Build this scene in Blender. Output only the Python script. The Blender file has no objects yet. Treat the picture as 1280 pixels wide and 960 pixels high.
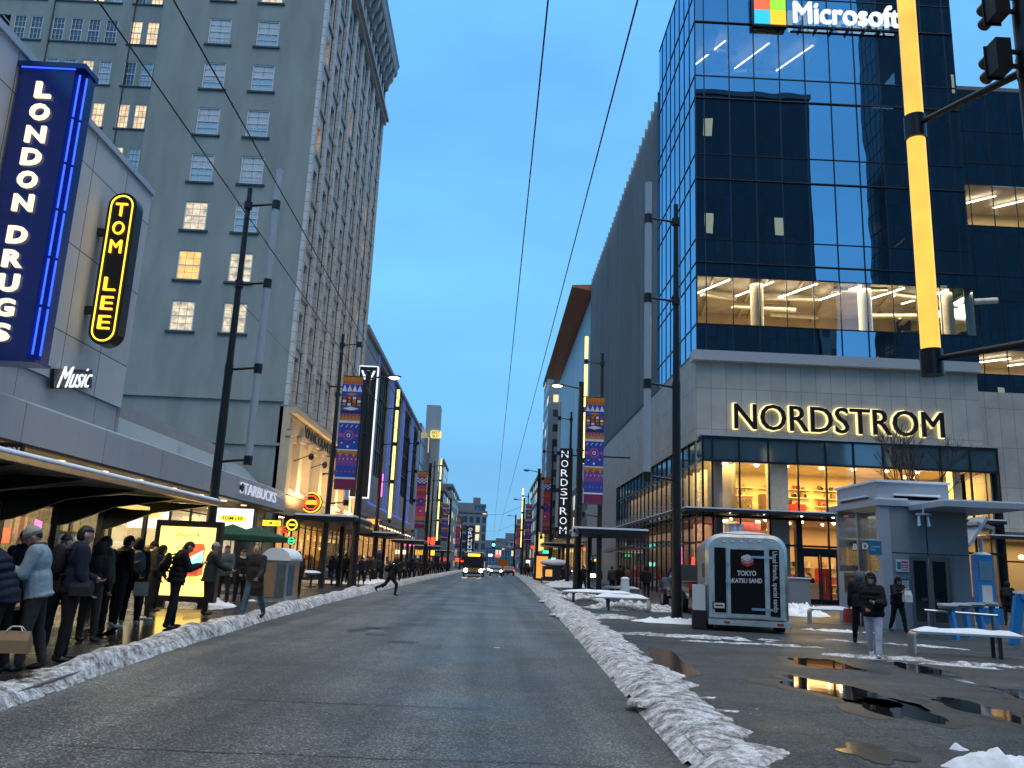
import bpy, bmesh, math, random
import numpy as np
from mathutils import Vector, Matrix, noise as mn
random.seed(7)
PI = math.pi
S = bpy.context.scene
COL = S.collection
# ------------------------------------------------------------------ camera
FPX = 1030.0; ROLL = math.radians(2.4); EYE = 1.6
YAW, PITCH = 0.0166026, 0.2168581
_f = Vector((math.sin(YAW)*math.cos(PITCH), math.cos(YAW)*math.cos(PITCH), math.sin(PITCH)))
_r0 = Vector((math.cos(YAW), -math.sin(YAW), 0)); _u0 = _r0.cross(_f)
_r = math.cos(ROLL)*_r0 + math.sin(ROLL)*_u0
_u = -math.sin(ROLL)*_r0 + math.cos(ROLL)*_u0
cd = bpy.data.cameras.new('camera'); cam = bpy.data.objects.new('camera', cd); COL.objects.link(cam)
cd.sensor_width = 36.0; cd.lens = 36.0*FPX/1280.0; cd.clip_end = 5000; cd.clip_start = 0.05
m = Matrix((( _r.x, _u.x, -_f.x, 0), (_r.y, _u.y, -_f.y, 0), (_r.z, _u.z, -_f.z, EYE), (0,0,0,1)))
cam.matrix_world = m
S.camera = cam
# measuring helpers: photograph pixel (1280x960) -> place
def _ray(px, py): return _f + ((px-640)/FPX)*_r + ((480-py)/FPX)*_u
def G(px, py, z=0.0):
    d = _ray(px, py); t = (z-EYE)/d.z; return Vector((t*d.x, t*d.y, z))
def AY(px, py, Y):
    d = _ray(px, py); t = Y/d.y; return Vector((t*d.x, Y, EYE+t*d.z))
def AX(px, py, X):
    d = _ray(px, py); t = X/d.x; return Vector((X, t*d.y, EYE+t*d.z))
# ------------------------------------------------------------------ world, sun, exposure
W = bpy.data.worlds.new('World'); S.world = W; W.use_nodes = True
nt = W.node_tree; nt.nodes.clear()
out = nt.nodes.new('ShaderNodeOutputWorld'); bg = nt.nodes.new('ShaderNodeBackground')
sky = nt.nodes.new('ShaderNodeTexSky'); sky.sky_type = 'NISHITA'; sky.sun_disc = False
SUN_EL, SUN_ROT = math.radians(2.0), math.radians(115.0)
sky.sun_elevation = SUN_EL; sky.sun_rotation = SUN_ROT; sky.ozone_density = 3.0; sky.dust_density = 0.6; sky.air_density = 1.0
SKY_STRENGTH = 0.13
tc = nt.nodes.new('ShaderNodeTexCoord')
sep = nt.nodes.new('ShaderNodeSeparateXYZ'); nt.links.new(tc.outputs['Generated'], sep.inputs[0])
# dusk overcast: blue cloud layer; zenith above the frame whitened to add neutral fill light
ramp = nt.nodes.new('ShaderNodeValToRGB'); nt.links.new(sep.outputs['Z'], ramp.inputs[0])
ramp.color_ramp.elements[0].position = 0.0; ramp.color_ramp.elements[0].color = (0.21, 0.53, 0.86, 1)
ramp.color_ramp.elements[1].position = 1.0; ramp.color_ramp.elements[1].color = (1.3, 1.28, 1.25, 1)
e = ramp.color_ramp.elements.new(0.20); e.color = (0.19, 0.55, 0.97, 1)
e = ramp.color_ramp.elements.new(0.66); e.color = (0.155, 0.49, 0.98, 1)
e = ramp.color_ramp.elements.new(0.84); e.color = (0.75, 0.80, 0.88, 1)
mp = nt.nodes.new('ShaderNodeMapping'); mp.inputs['Scale'].default_value = (1.0, 1.3, 2.6)
nt.links.new(tc.outputs['Generated'], mp.inputs[0])
nz = nt.nodes.new('ShaderNodeTexNoise'); nz.inputs['Scale'].default_value = 1.7; nz.inputs['Detail'].default_value = 6
nt.links.new(mp.outputs[0], nz.inputs['Vector'])
cr = nt.nodes.new('ShaderNodeMapRange'); cr.inputs['From Min'].default_value = .3; cr.inputs['From Max'].default_value = .7
cr.inputs['To Min'].default_value = .80; cr.inputs['To Max'].default_value = 1.16; nt.links.new(nz.outputs[0], cr.inputs['Value'])
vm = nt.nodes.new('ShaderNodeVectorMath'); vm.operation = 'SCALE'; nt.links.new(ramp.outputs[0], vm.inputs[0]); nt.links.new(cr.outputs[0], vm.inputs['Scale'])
mx = nt.nodes.new('ShaderNodeMix'); mx.data_type = 'RGBA'; mx.inputs['Factor'].default_value = 0.93
sc_ = nt.nodes.new('ShaderNodeVectorMath'); sc_.operation = 'SCALE'; sc_.inputs['Scale'].default_value = SKY_STRENGTH
nt.links.new(sky.outputs[0], sc_.inputs[0])
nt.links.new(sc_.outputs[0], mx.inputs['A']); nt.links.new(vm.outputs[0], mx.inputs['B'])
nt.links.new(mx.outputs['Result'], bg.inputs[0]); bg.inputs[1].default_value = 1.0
nt.links.new(bg.outputs[0], out.inputs[0])
sl = bpy.data.lights.new('sun', 'SUN'); sl.energy = 1.25; sl.angle = math.radians(44); sl.color = (1.0, 0.95, 0.90)
so = bpy.data.objects.new('sun', sl); COL.objects.link(so); so.rotation_euler = (math.radians(26), 0, math.radians(30))
S.view_settings.view_transform = 'Standard'; S.view_settings.look = 'None'
S.view_settings.exposure = 0.27; S.view_settings.gamma = 1.0; S.view_settings.use_curve_mapping = False
S.render.engine = 'CYCLES'
C = S.cycles; C.use_denoising = True; C.max_bounces = 5; C.diffuse_bounces = 2; C.glossy_bounces = 3
C.transmission_bounces = 4; C.transparent_max_bounces = 12; C.caustics_reflective = False; C.caustics_refractive = False
C.sample_clamp_indirect = 4.0; C.sample_clamp_direct = 0; C.use_adaptive_sampling = True; C.adaptive_threshold = 0.02
C.use_light_tree = True
# ------------------------------------------------------------------ materials
MATS = {}
def _new(name):
    mt = bpy.data.materials.new(name); mt.use_nodes = True; MATS[name] = mt; return mt, mt.node_tree
def mat(name, col, rough=0.6, metal=0.0, var=0.12, scale=3.0, bump=0.0, bscale=40.0, spec=0.5, coat=0.0, joints=None, swap=False, stretch=None):
    """principled with noise variation; joints=(w,h,mortar,darkness) panel joints"""
    mt, t = _new(name); N = t.nodes; L = t.links; p = N['Principled BSDF']
    g = N.new('ShaderNodeNewGeometry'); pos = g.outputs['Position']
    if stretch:
        mpp = N.new('ShaderNodeMapping'); mpp.inputs['Scale'].default_value = stretch; L.new(pos, mpp.inputs[0]); npos = mpp.outputs[0]
    else: npos = pos
    n1 = N.new('ShaderNodeTexNoise'); n1.inputs['Scale'].default_value = scale; n1.inputs['Detail'].default_value = 5; L.new(npos, n1.inputs['Vector'])
    mr = N.new('ShaderNodeMapRange'); mr.inputs['From Min'].default_value = .25; mr.inputs['From Max'].default_value = .75
    mr.inputs['To Min'].default_value = 1-var; mr.inputs['To Max'].default_value = 1+var; L.new(n1.outputs[0], mr.inputs['Value'])
    v = N.new('ShaderNodeVectorMath'); v.operation = 'SCALE'; v.inputs[0].default_value = col[:3]; L.new(mr.outputs[0], v.inputs['Scale'])
    colout = v.outputs[0]
    if joints:
        w, h, mo, dk = joints[:4]
        sp = N.new('ShaderNodeSeparateXYZ'); L.new(pos, sp.inputs[0]); ad = N.new('ShaderNodeMath'); ad.operation = 'ADD'
        L.new(sp.outputs['X'], ad.inputs[0]); L.new(sp.outputs['Y'], ad.inputs[1])
        cb = N.new('ShaderNodeCombineXYZ'); L.new(ad.outputs[0], cb.inputs[0]); L.new(sp.outputs['Z'], cb.inputs[1])
        bt = N.new('ShaderNodeTexBrick'); bt.offset = joints[4] if len(joints) > 4 else 0.0; bt.inputs['Scale'].default_value = 1
        bt.inputs['Brick Width'].default_value = w; bt.inputs['Row Height'].default_value = h; bt.inputs['Mortar Size'].default_value = mo
        bt.inputs['Color1'].default_value = (1,1,1,1); bt.inputs['Color2'].default_value = (.88,.88,.88,1); bt.inputs['Mortar'].default_value = (dk,dk,dk,1)
        L.new(cb.outputs[0], bt.inputs['Vector'])
        mm = N.new('ShaderNodeVectorMath'); mm.operation = 'MULTIPLY'; L.new(colout, mm.inputs[0]); L.new(bt.outputs['Color'], mm.inputs[1]); colout = mm.outputs[0]
    L.new(colout, p.inputs['Base Color'])
    p.inputs['Roughness'].default_value = rough; p.inputs['Metallic'].default_value = metal
    p.inputs['Specular IOR Level'].default_value = spec; p.inputs['Coat Weight'].default_value = coat
    if bump:
        n2 = N.new('ShaderNodeTexNoise'); n2.inputs['Scale'].default_value = bscale; n2.inputs['Detail'].default_value = 4; L.new(npos, n2.inputs['Vector'])
        b = N.new('ShaderNodeBump'); b.inputs['Strength'].default_value = bump; b.inputs['Distance'].default_value = .02
        L.new(n2.outputs[0], b.inputs['Height']); L.new(b.outputs[0], p.inputs['Normal'])
    return mt
def emit(name, col, s, var=0.0, scale=2.0):
    mt, t = _new(name); N = t.nodes; L = t.links; p = N['Principled BSDF']
    p.inputs['Base Color'].default_value = (col[0]*.5, col[1]*.5, col[2]*.5, 1); p.inputs['Roughness'].default_value = .4
    p.inputs['Emission Color'].default_value = (*col, 1); p.inputs['Emission Strength'].default_value = s
    if var:
        g = N.new('ShaderNodeNewGeometry'); n1 = N.new('ShaderNodeTexNoise'); n1.inputs['Scale'].default_value = scale; n1.inputs['Detail'].default_value = 3
        L.new(g.outputs['Position'], n1.inputs['Vector'])
        mr = N.new('ShaderNodeMapRange'); mr.inputs['From Min'].default_value = .3; mr.inputs['From Max'].default_value = .7
        mr.inputs['To Min'].default_value = s*(1-var); mr.inputs['To Max'].default_value = s*(1+var)
        L.new(n1.outputs[0], mr.inputs['Value']); L.new(mr.outputs[0], p.inputs['Emission Strength'])
    return mt
def glass(name, tint=(1,1,1), refl=0.15, gcol=(.9,.95,1), rough=0.0, wob=0.0, wscale=.4, opaque=None, fres=1.0):
    """window glass: see-through mixed with mirror by fresnel; opaque=(col) puts a dark backing instead"""
    mt, t = _new(name); N = t.nodes; L = t.links; N.clear()
    o = N.new('ShaderNodeOutputMaterial'); gl = N.new('ShaderNodeBsdfGlossy'); gl.inputs['Color'].default_value = (*gcol, 1); gl.inputs['Roughness'].default_value = rough
    if opaque is None:
        tr = N.new('ShaderNodeBsdfTransparent'); tr.inputs[0].default_value = (*tint, 1)
    else:
        tr = N.new('ShaderNodeBsdfDiffuse'); tr.inputs[0].default_value = (*opaque, 1)
    lw = N.new('ShaderNodeLayerWeight'); lw.inputs['Blend'].default_value = .35
    mr = N.new('ShaderNodeMapRange'); mr.inputs['From Min'].default_value = 0; mr.inputs['From Max'].default_value = 1
    mr.inputs['To Min'].default_value = refl; mr.inputs['To Max'].default_value = min(1, refl+fres*(1-refl)); L.new(lw.outputs['Fresnel'], mr.inputs['Value'])
    mxs = N.new('ShaderNodeMixShader'); L.new(mr.outputs[0], mxs.inputs[0]); L.new(tr.outputs[0], mxs.inputs[1]); L.new(gl.outputs[0], mxs.inputs[2])
    if wob:
        g = N.new('ShaderNodeNewGeometry'); nn = N.new('ShaderNodeTexNoise'); nn.inputs['Scale'].default_value = wscale; nn.inputs['Detail'].default_value = 1
        L.new(g.outputs['Position'], nn.inputs['Vector']); b = N.new('ShaderNodeBump'); b.inputs['Strength'].default_value = 1; b.inputs['Distance'].default_value = wob
        L.new(nn.outputs[0], b.inputs['Height']); L.new(b.outputs[0], gl.inputs['Normal'])
    L.new(mxs.outputs[0], o.inputs[0]); return mt
def facade(name, wall, px, pz, mortar, lit=0.2, dark=(.02,.03,.04), litcol=(1,.75,.4), ls=1.0, off=0.0):
    """distant facade: window grid, some lit"""
    mt, t = _new(name); N = t.nodes; L = t.links; p = N['Principled BSDF']
    g = N.new('ShaderNodeNewGeometry'); sp = N.new('ShaderNodeSeparateXYZ'); L.new(g.outputs['Position'], sp.inputs[0])
    ad = N.new('ShaderNodeMath'); ad.operation = 'ADD'; L.new(sp.outputs['X'], ad.inputs[0]); L.new(sp.outputs['Y'], ad.inputs[1])
    cb = N.new('ShaderNodeCombineXYZ'); L.new(ad.outputs[0], cb.inputs[0]); L.new(sp.outputs['Z'], cb.inputs[1])
    def brick(c1, c2, mo):
        bt = N.new('ShaderNodeTexBrick'); bt.offset = off; bt.inputs['Scale'].default_value = 1
        bt.inputs['Brick Width'].default_value = px; bt.inputs['Row Height'].default_value = pz; bt.inputs['Mortar Size'].default_value = mortar
        bt.inputs['Mortar Smooth'].default_value = 0
        bt.inputs['Color1'].default_value = (*c1,1); bt.inputs['Color2'].default_value = (*c2,1); bt.inputs['Mortar'].default_value = (*mo,1)
        L.new(cb.outputs[0], bt.inputs['Vector']); return bt
    b1 = brick(dark, tuple(2.2*x for x in dark), wall); L.new(b1.outputs['Color'], p.inputs['Base Color'])
    b2 = brick((0,0,0), (1,1,1), (0,0,0))
    gt = N.new('ShaderNodeMath'); gt.operation = 'GREATER_THAN'; gt.inputs[1].default_value = 1-lit; L.new(b2.outputs['Color'], gt.inputs[0])
    mu = N.new('ShaderNodeMath'); mu.operation = 'MULTIPLY'; mu.inputs[1].default_value = ls; L.new(gt.outputs[0], mu.inputs[0])
    p.inputs['Emission Color'].default_value = (*litcol,1); L.new(mu.outputs[0], p.inputs['Emission Strength'])
    mr = N.new('ShaderNodeMapRange'); mr.inputs['To Min'].default_value = .12; mr.inputs['To Max'].default_value = .7; L.new(b1.outputs['Fac'], mr.inputs['Value']); L.new(mr.outputs[0], p.inputs['Roughness'])
    return mt
mat('concrete_panel', (.55,.56,.58), .7, var=.06, scale=1.2, bump=.15, bscale=60, joints=(2.05,2.45,.02,.25))
mat('concrete', (.30,.31,.33), .7, var=.1, scale=2, bump=.1)
mat('fascia_metal', (.46,.49,.54), .45, .2, var=.05, scale=1.5, joints=(4.2,30,.015,.3))
mat('soffit_brown', (.10,.07,.05), .4, var=.15)
mat('grey_stucco', (.25,.285,.275), .85, var=.16, scale=1.1, bump=.25, bscale=25, stretch=(1,1,.22))
mat('terracotta', (.56,.56,.55), .6, var=.18, scale=1.5, bump=.3, bscale=12, joints=(1.4,.62,.02,.35,.5))
mat('terracotta_trim', (.30,.31,.32), .6, var=.18, scale=2, bump=.2, bscale=12)
mat('cream_stone', (.52,.42,.28), .6, var=.1, scale=2, bump=.1)
mat('stone_panel', (.40,.385,.36), .6, var=.16, scale=.8, joints=(.95,2.6,.016,.45))
mat('stone_plain', (.33,.33,.33), .6, var=.08, scale=.8)
mat('soffit_grey', (.34,.36,.40), .5, var=.05)
mat('fin_metal', (.30,.335,.36), .5, .15, var=.18, scale=.35, stretch=(1,1,.25))
mat('copper_soffit', (.34,.13,.055), .5, .3, var=.2, scale=.4, stretch=(3,.3,1))
mat('black_metal', (.012,.013,.016), .38, .3, var=.2, scale=6, bump=.05)
mat('dark_metal', (.035,.038,.045), .42, .5, var=.15)
mat('steel', (.42,.45,.48), .28, 1, var=.08, scale=5)
mat('alu', (.50,.50,.49), .30, .6, var=.22, scale=4, bump=.06, bscale=6)
mat('tube_grey', (.33,.37,.42), .35, var=.06)
mat('mullion', (.012,.018,.024), .35, .4, var=.1)
mat('white_paint', (.62,.64,.66), .5, var=.05)
mat('sill_dark', (.04,.055,.06), .7)
mat('snow', (.80,.84,.90), .75, var=.06, scale=3, bump=.5, bscale=22, spec=.25)
mat('wood', (.22,.13,.07), .55, var=.25, scale=3, stretch=(1,1,.2))
mat('kiosk_grey', (.28,.30,.33), .45, .2, var=.05, scale=1.2)
mat('kiosk_light', (.42,.48,.56), .4, .3, var=.05)
mat('blue_paint', (.02,.22,.55), .35, var=.06)
mat('blue_sign', (.01,.16,.32), .4, var=.05)
mat('sign_blue', (.004,.02,.16), .25, var=.1, coat=.3)
mat('sign_black', (.008,.007,.008), .3, var=.1)
mat('shelter_roof', (.13,.135,.13), .5, var=.15)
mat('panel_black', (.006,.006,.007), .55, var=.1, spec=.15)
mat('concrete_dark', (.12,.125,.13), .7, var=.15, bump=.1)
mat('rubber', (.012,.012,.012), .8)
mat('green_cloth', (.008,.06,.03), .8, var=.2, bump=.1)
mat('bark', (.05,.035,.03), .9, var=.3)
mat('truck_paint', (.05,.048,.05), .25, .4, coat=.8)
mat('red_light', (.4,.01,.01), .2, coat=.5)
mat('skin', (.45,.25,.17), .5, var=.06)
mat('hair', (.012,.009,.008), .6)
mat('paper', (.6,.6,.6), .7)
mat('kraft', (.30,.19,.10), .8, var=.1)
mat('roof_grey', (.14,.15,.16), .8)
def glowcol(n, c, s, **k): emit(n, c, s, **k)
emit('glow_warm', (1,.62,.26), 3.2); emit('glow_white', (1,.86,.60), 9.0); emit('poster_amber', (1,.42,.08), .75); emit('glow_cool', (.8,.9,1), 3.0)
emit('glow_yellow_tube', (1,.57,.08), .92, var=.25, scale=1.3)
emit('glow_yellow_far', (1,.80,.25), 1.4)
emit('letter_cream', (1,.83,.55), 1.15); emit('letter_white', (.88,.92,1), .85); emit('letter_dim', (.8,.85,1), .45); emit('letter_halo', (1,.82,.38), 1.05)
emit('neon_blue', (.03,.09,1), 1.9); emit('neon_amber', (1,.52,.03), 1.7); emit('neon_yellow', (1,.72,.05), 1.6)
emit('neon_red', (1,.06,.02), 2.2); emit('neon_orange', (1,.25,.02), 2.2); emit('neon_pink', (1,.12,.5), 2.2); emit('neon_green', (.05,.9,.3), 2.0); emit('glow_aqua', (.1,1,.7), 4)
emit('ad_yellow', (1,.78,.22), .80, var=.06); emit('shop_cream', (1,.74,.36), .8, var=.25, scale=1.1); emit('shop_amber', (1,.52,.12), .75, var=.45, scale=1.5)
emit('screen_white', (.95,.97,1), 1.1); emit('headlamp', (1,.93,.60), 45); emit('taillamp', (1,.05,.02), 3); emit('led_amber', (1,.4,.03), 4)
emit('sq_red', (.9,.12,.03), .95); emit('sq_green', (.28,.66,.02), 1.0); emit('sq_blue', (.01,.48,.9), 1.0); emit('sq_yellow', (1,.55,.01), 1.0)
emit('ceiling_light', (1,.80,.50), 9); emit('office_light', (1,.93,.78), 7)
mat('room_wall', (.72,.60,.40), .8, var=.12, scale=.6); mat('room_ceiling', (.62,.56,.46), .8, var=.25, scale=.8); mat('room_floor', (.22,.17,.12), .5)
mat('room_dark', (.02,.025,.03), .8); mat('room_white', (.8,.75,.65), .6)
mat('goods_red', (.5,.03,.02), .6, var=.4, scale=6); mat('goods_pink', (.8,.25,.4), .6, var=.3, scale=3); mat('goods_mix', (.4,.3,.2), .6, var=.9, scale=7)
glass('glass_clear', (.92,.95,.96), .05, fres=.7); glass('glass_store', (.90,.91,.92), .05, wob=.003, fres=.55)
glass('glass_vision', (.35,.40,.43), .54, (.42,.70,.94), wob=.006, wscale=.35)
glass('glass_lit', (.90,.90,.86), .14, (.60,.80,.98), wob=.007, wscale=.30)
glass('glass_spandrel', refl=.52, gcol=(.42,.70,.94), wob=.006, wscale=.35, opaque=(.004,.010,.016))
glass('glass_transom', refl=.12, gcol=(.7,.85,.95), opaque=(.045,.085,.11), rough=.05)
glass('glass_old', refl=.16, gcol=(.85,.95,1), wob=.004, wscale=1.5, opaque=(.36,.43,.47))
glass('glass_dark', refl=.10, gcol=(.8,.9,1), wob=.004, wscale=1.5, opaque=(.010,.012,.014))
emit('pane_warm', (1,.66,.36), .85, var=.45, scale=2.3); emit('pane_amber', (1,.50,.14), 1.0, var=.5, scale=1.8); emit('pane_cream', (1,.80,.52), .55, var=.6, scale=3.1)
# ------------------------------------------------------------------ mesh collector
class MB:
    def __init__(s): s.v = []; s.f = []; s.m = []; s.names = []; s.smooth = []
    def mi(s, n):
        if n not in s.names: s.names.append(n)
        return s.names.index(n)
    def face(s, pts, m, sm=False):
        b = len(s.v); s.v += [tuple(p) for p in pts]; s.f.append(tuple(range(b, b+len(pts)))); s.m.append(s.mi(m)); s.smooth.append(sm); return s
    def raw(s, vs, fs, m, sm=False):
        b = len(s.v); s.v += [tuple(p) for p in vs]; k = s.mi(m)
        for f in fs: s.f.append(tuple(b+i for i in f)); s.m.append(k); s.smooth.append(sm)
        return s
    def box(s, x0, x1, y0, y1, z0, z1, m):
        if x0 > x1: x0, x1 = x1, x0
        if y0 > y1: y0, y1 = y1, y0
        vs = [(x0,y0,z0),(x1,y0,z0),(x1,y1,z0),(x0,y1,z0),(x0,y0,z1),(x1,y0,z1),(x1,y1,z1),(x0,y1,z1)]
        return s.raw(vs, [(0,3,2,1),(4,5,6,7),(0,1,5,4),(1,2,6,5),(2,3,7,6),(3,0,4,7)], m)
    def obox(s, c, ax, ay, az, m):   # oriented box: centre + half-axis vectors
        c = Vector(c); ax, ay, az = Vector(ax), Vector(ay), Vector(az)
        vs = [c+i*ax+j*ay+k*az for k in (-1,1) for (i,j) in ((-1,-1),(1,-1),(1,1),(-1,1))]
        return s.raw(vs, [(0,3,2,1),(4,5,6,7),(0,1,5,4),(1,2,6,5),(2,3,7,6),(3,0,4,7)], m)
    def bar(s, p0, p1, w, h, m):
        p0, p1 = Vector(p0), Vector(p1); d = (p1-p0); l = d.length; d.normalize()
        up = Vector((0,0,1)) if abs(d.z) < .95 else Vector((0,1,0)); a = d.cross(up).normalized(); b = a.cross(d)
        return s.obox((p0+p1)/2, a*w/2, d*l/2, b*h/2, m)
    def tube(s, p0, p1, r0, m, r1=None, n=10, caps=True, sm=True):
        p0, p1 = Vector(p0), Vector(p1); r1 = r0 if r1 is None else r1
        d = (p1-p0).normalized(); up = Vector((0,0,1)) if abs(d.z) < .95 else Vector((0,1,0)); a = d.cross(up).normalized(); b = d.cross(a)
        vs = []
        for (p, r) in ((p0,r0),(p1,r1)):
            for k in range(n):
                t = 2*PI*k/n; vs.append(p + a*(r*math.cos(t)) + b*(r*math.sin(t)))
        s.raw(vs, [(k,(k+1)%n,n+(k+1)%n,n+k) for k in range(n)], m, sm)
        if caps: s.raw(vs[:n], [tuple(range(n))[::-1]], m); s.raw(vs[n:], [tuple(range(n))], m)
        return s
    def path(s, pts, r, m, n=8):
        for a, b in zip(pts[:-1], pts[1:]): s.tube(a, b, r, m, n=n)
        return s
    def ell(s, c, r, m, R=None, nu=14, nv=9, sm=True):
        c = Vector(c); vs = []; R = R or Matrix.Identity(3)
        for i in range(nv+1):
            ph = PI*i/nv
            for j in range(nu):
                th = 2*PI*j/nu
                vs.append(c + R @ Vector((r[0]*math.sin(ph)*math.cos(th), r[1]*math.sin(ph)*math.sin(th), r[2]*math.cos(ph))))
        fs = []
        for i in range(nv):
            for j in range(nu):
                a, b = i*nu+j, i*nu+(j+1)%nu; c2, d = a+nu, b+nu
                if i == 0: fs.append((a, c2, d))
                elif i == nv-1: fs.append((a, c2, b))
                else: fs.append((a, c2, d, b))
        return s.raw(vs, fs, m, sm)
    def prism(s, poly, y0, y1, m, axis='y', sm=False):
        """poly: list of 2D points, extruded along axis"""
        n = len(poly)
        def P(a, b, t): return {'y': (a,t,b), 'x': (t,a,b), 'z': (a,b,t)}[axis]
        vs = [P(a,b,y0) for a,b in poly] + [P(a,b,y1) for a,b in poly]
        s.raw(vs, [(k,(k+1)%n,n+(k+1)%n,n+k) for k in range(n)], m, sm)
        s.raw(vs, [tuple(range(n))[::-1], tuple(range(n,2*n))], m)
        return s
    def build(s, name, parent=None, world=True, smooth=None):
        me = bpy.data.meshes.new(name); o = bpy.data.objects.new(name, me); COL.objects.link(o)
        off = Vector((0,0,0))
        if parent is not None:
            o.parent = parent
            if world:
                q = parent
                while q is not None: off += q.location; q = q.parent
        me.from_pydata([tuple(Vector(p)-off) for p in s.v], [], s.f)
        for n in s.names: me.materials.append(MATS[n])
        me.polygons.foreach_set('material_index', s.m)
        me.polygons.foreach_set('use_smooth', s.smooth if smooth is None else [smooth]*len(s.f))
        me.update(); return o
def tag(o, label=None, cat=None, group=None, kind=None):
    if label: o['label'] = label
    if cat: o['category'] = cat
    if group: o['group'] = group
    if kind: o['kind'] = kind
    return o
def thing(name, label, cat, loc=(0,0,0), rz=0, group=None):
    o = bpy.data.objects.new(name, None); COL.objects.link(o); o.location = loc; o.rotation_euler = (0,0,rz); o.empty_display_size = .2
    return tag(o, label, cat, group)
def dup(root, loc=None, rz=None, label=None, group=None):
    r = root.copy(); COL.objects.link(r)
    if loc is not None: r.location = loc
    if rz is not None: r.rotation_euler = (0,0,rz)
    if label: r['label'] = label
    if group: r['group'] = group
    for ch in list(root.children):
        c = ch.copy(); COL.objects.link(c); c.parent = r
        for g in list(ch.children):
            d = g.copy(); COL.objects.link(d); d.parent = c
    return r
def struct(mb, name, label=None):
    o = mb.build(name); o['kind'] = 'structure'
    if label: o['label'] = label
    return o
_txtcache = {}
def text_geo(body, bold=0.0, ext=0.02, shear=0.0, res=3):
    k = (body, bold, ext, shear)
    if k in _txtcache: return _txtcache[k]
    cu = bpy.data.curves.new('t', 'FONT'); cu.body = body; cu.size = 1; cu.extrude = ext; cu.offset = bold; cu.shear = shear; cu.resolution_u = res
    ob = bpy.data.objects.new('t', cu); COL.objects.link(ob)
    dg = bpy.context.evaluated_depsgraph_get(); me = bpy.data.meshes.new_from_object(ob.evaluated_get(dg))
    vs = [Vector(v.co) for v in me.vertices]; fs = [tuple(p.vertices) for p in me.polygons]
    bpy.data.objects.remove(ob); bpy.data.curves.remove(cu); bpy.data.meshes.remove(me)
    if vs:
        x0 = min(v.x for v in vs); x1 = max(v.x for v in vs); y0 = min(v.y for v in vs); y1 = max(v.y for v in vs)
    else: x0 = x1 = y0 = y1 = 0
    _txtcache[k] = (vs, fs, x0, x1, y0, y1); return _txtcache[k]
def text(mb, body, m, centre, right, up, w=None, h=None, ext=0.02, bold=0.0, shear=0.0):
    """text fitted to width w and height h (metres), centred; right/up unit vectors; front towards right x up"""
    vs, fs, x0, x1, y0, y1 = text_geo(body, bold, 0.5, shear)
    R, U = Vector(right).normalized(), Vector(up).normalized(); Nn = R.cross(U)
    sx = (w/(x1-x0)) if w else None; sy = (h/(y1-y0)) if h else None
    if sx is None: sx = sy
    if sy is None: sy = sx
    c = Vector(centre)
    mb.raw([c + R*((v.x-(x0+x1)/2)*sx) + U*((v.y-(y0+y1)/2)*sy) + Nn*(v.z*ext*2) for v in vs], fs, m)
    return mb
def wall_holes(mb, O, Ux, Uz, Nn, w, h, holes, m, rev=0.2, mrev=None):
    """wall sheet at O spanned by Ux(w) Uz(h), outward normal Nn; rectangular holes (u0,u1,v0,v1) with reveals of depth rev"""
    O, Ux, Uz, Nn = Vector(O), Vector(Ux), Vector(Uz), Vector(Nn)
    us = sorted({0, w, *[min(max(a,0),w) for H in holes for a in H[:2]]}); vs = sorted({0, h, *[min(max(a,0),h) for H in holes for a in H[2:4]]})
    flip = Ux.cross(Uz).dot(Nn) < 0
    def q(a,b,c,d,mm): mb.face([a,b,c,d] if not flip else [d,c,b,a], mm)
    for j in range(len(vs)-1):
        run = None
        for i in range(len(us)):
            solid = False
            if i < len(us)-1:
                cu, cv = (us[i]+us[i+1])/2, (vs[j]+vs[j+1])/2
                solid = not any(H[0] < cu < H[1] and H[2] < cv < H[3] for H in holes)
            if solid and run is None: run = us[i]
            if not solid and run is not None:
                a, b = run, us[i]; run = None
                P = lambda u, v: O+Ux*u+Uz*v
                q(P(a,vs[j]), P(b,vs[j]), P(b,vs[j+1]), P(a,vs[j+1]), m)
    mr = mrev or m
    for (a,b,c,d) in [H[:4] for H in holes]:
        P = lambda u, v, t=0: O+Ux*u+Uz*v-Nn*t
        q(P(a,c), P(a,c,rev), P(a,d,rev), P(a,d), mr); q(P(b,c,rev), P(b,c), P(b,d), P(b,d,rev), mr)
        q(P(a,c), P(b,c), P(b,c,rev), P(a,c,rev), mr); q(P(a,d,rev), P(b,d,rev), P(b,d), P(a,d), mr)
    return mb
def lamp_area(name, loc, size, energy, col, rot=(0,0,0), sy=None):
    l = bpy.data.lights.new(name, 'AREA'); l.energy = energy; l.color = col; l.size = size
    if sy: l.shape = 'RECTANGLE'; l.size_y = sy
    o = bpy.data.objects.new(name, l); COL.objects.link(o); o.location = loc; o.rotation_euler = rot; return o
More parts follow.
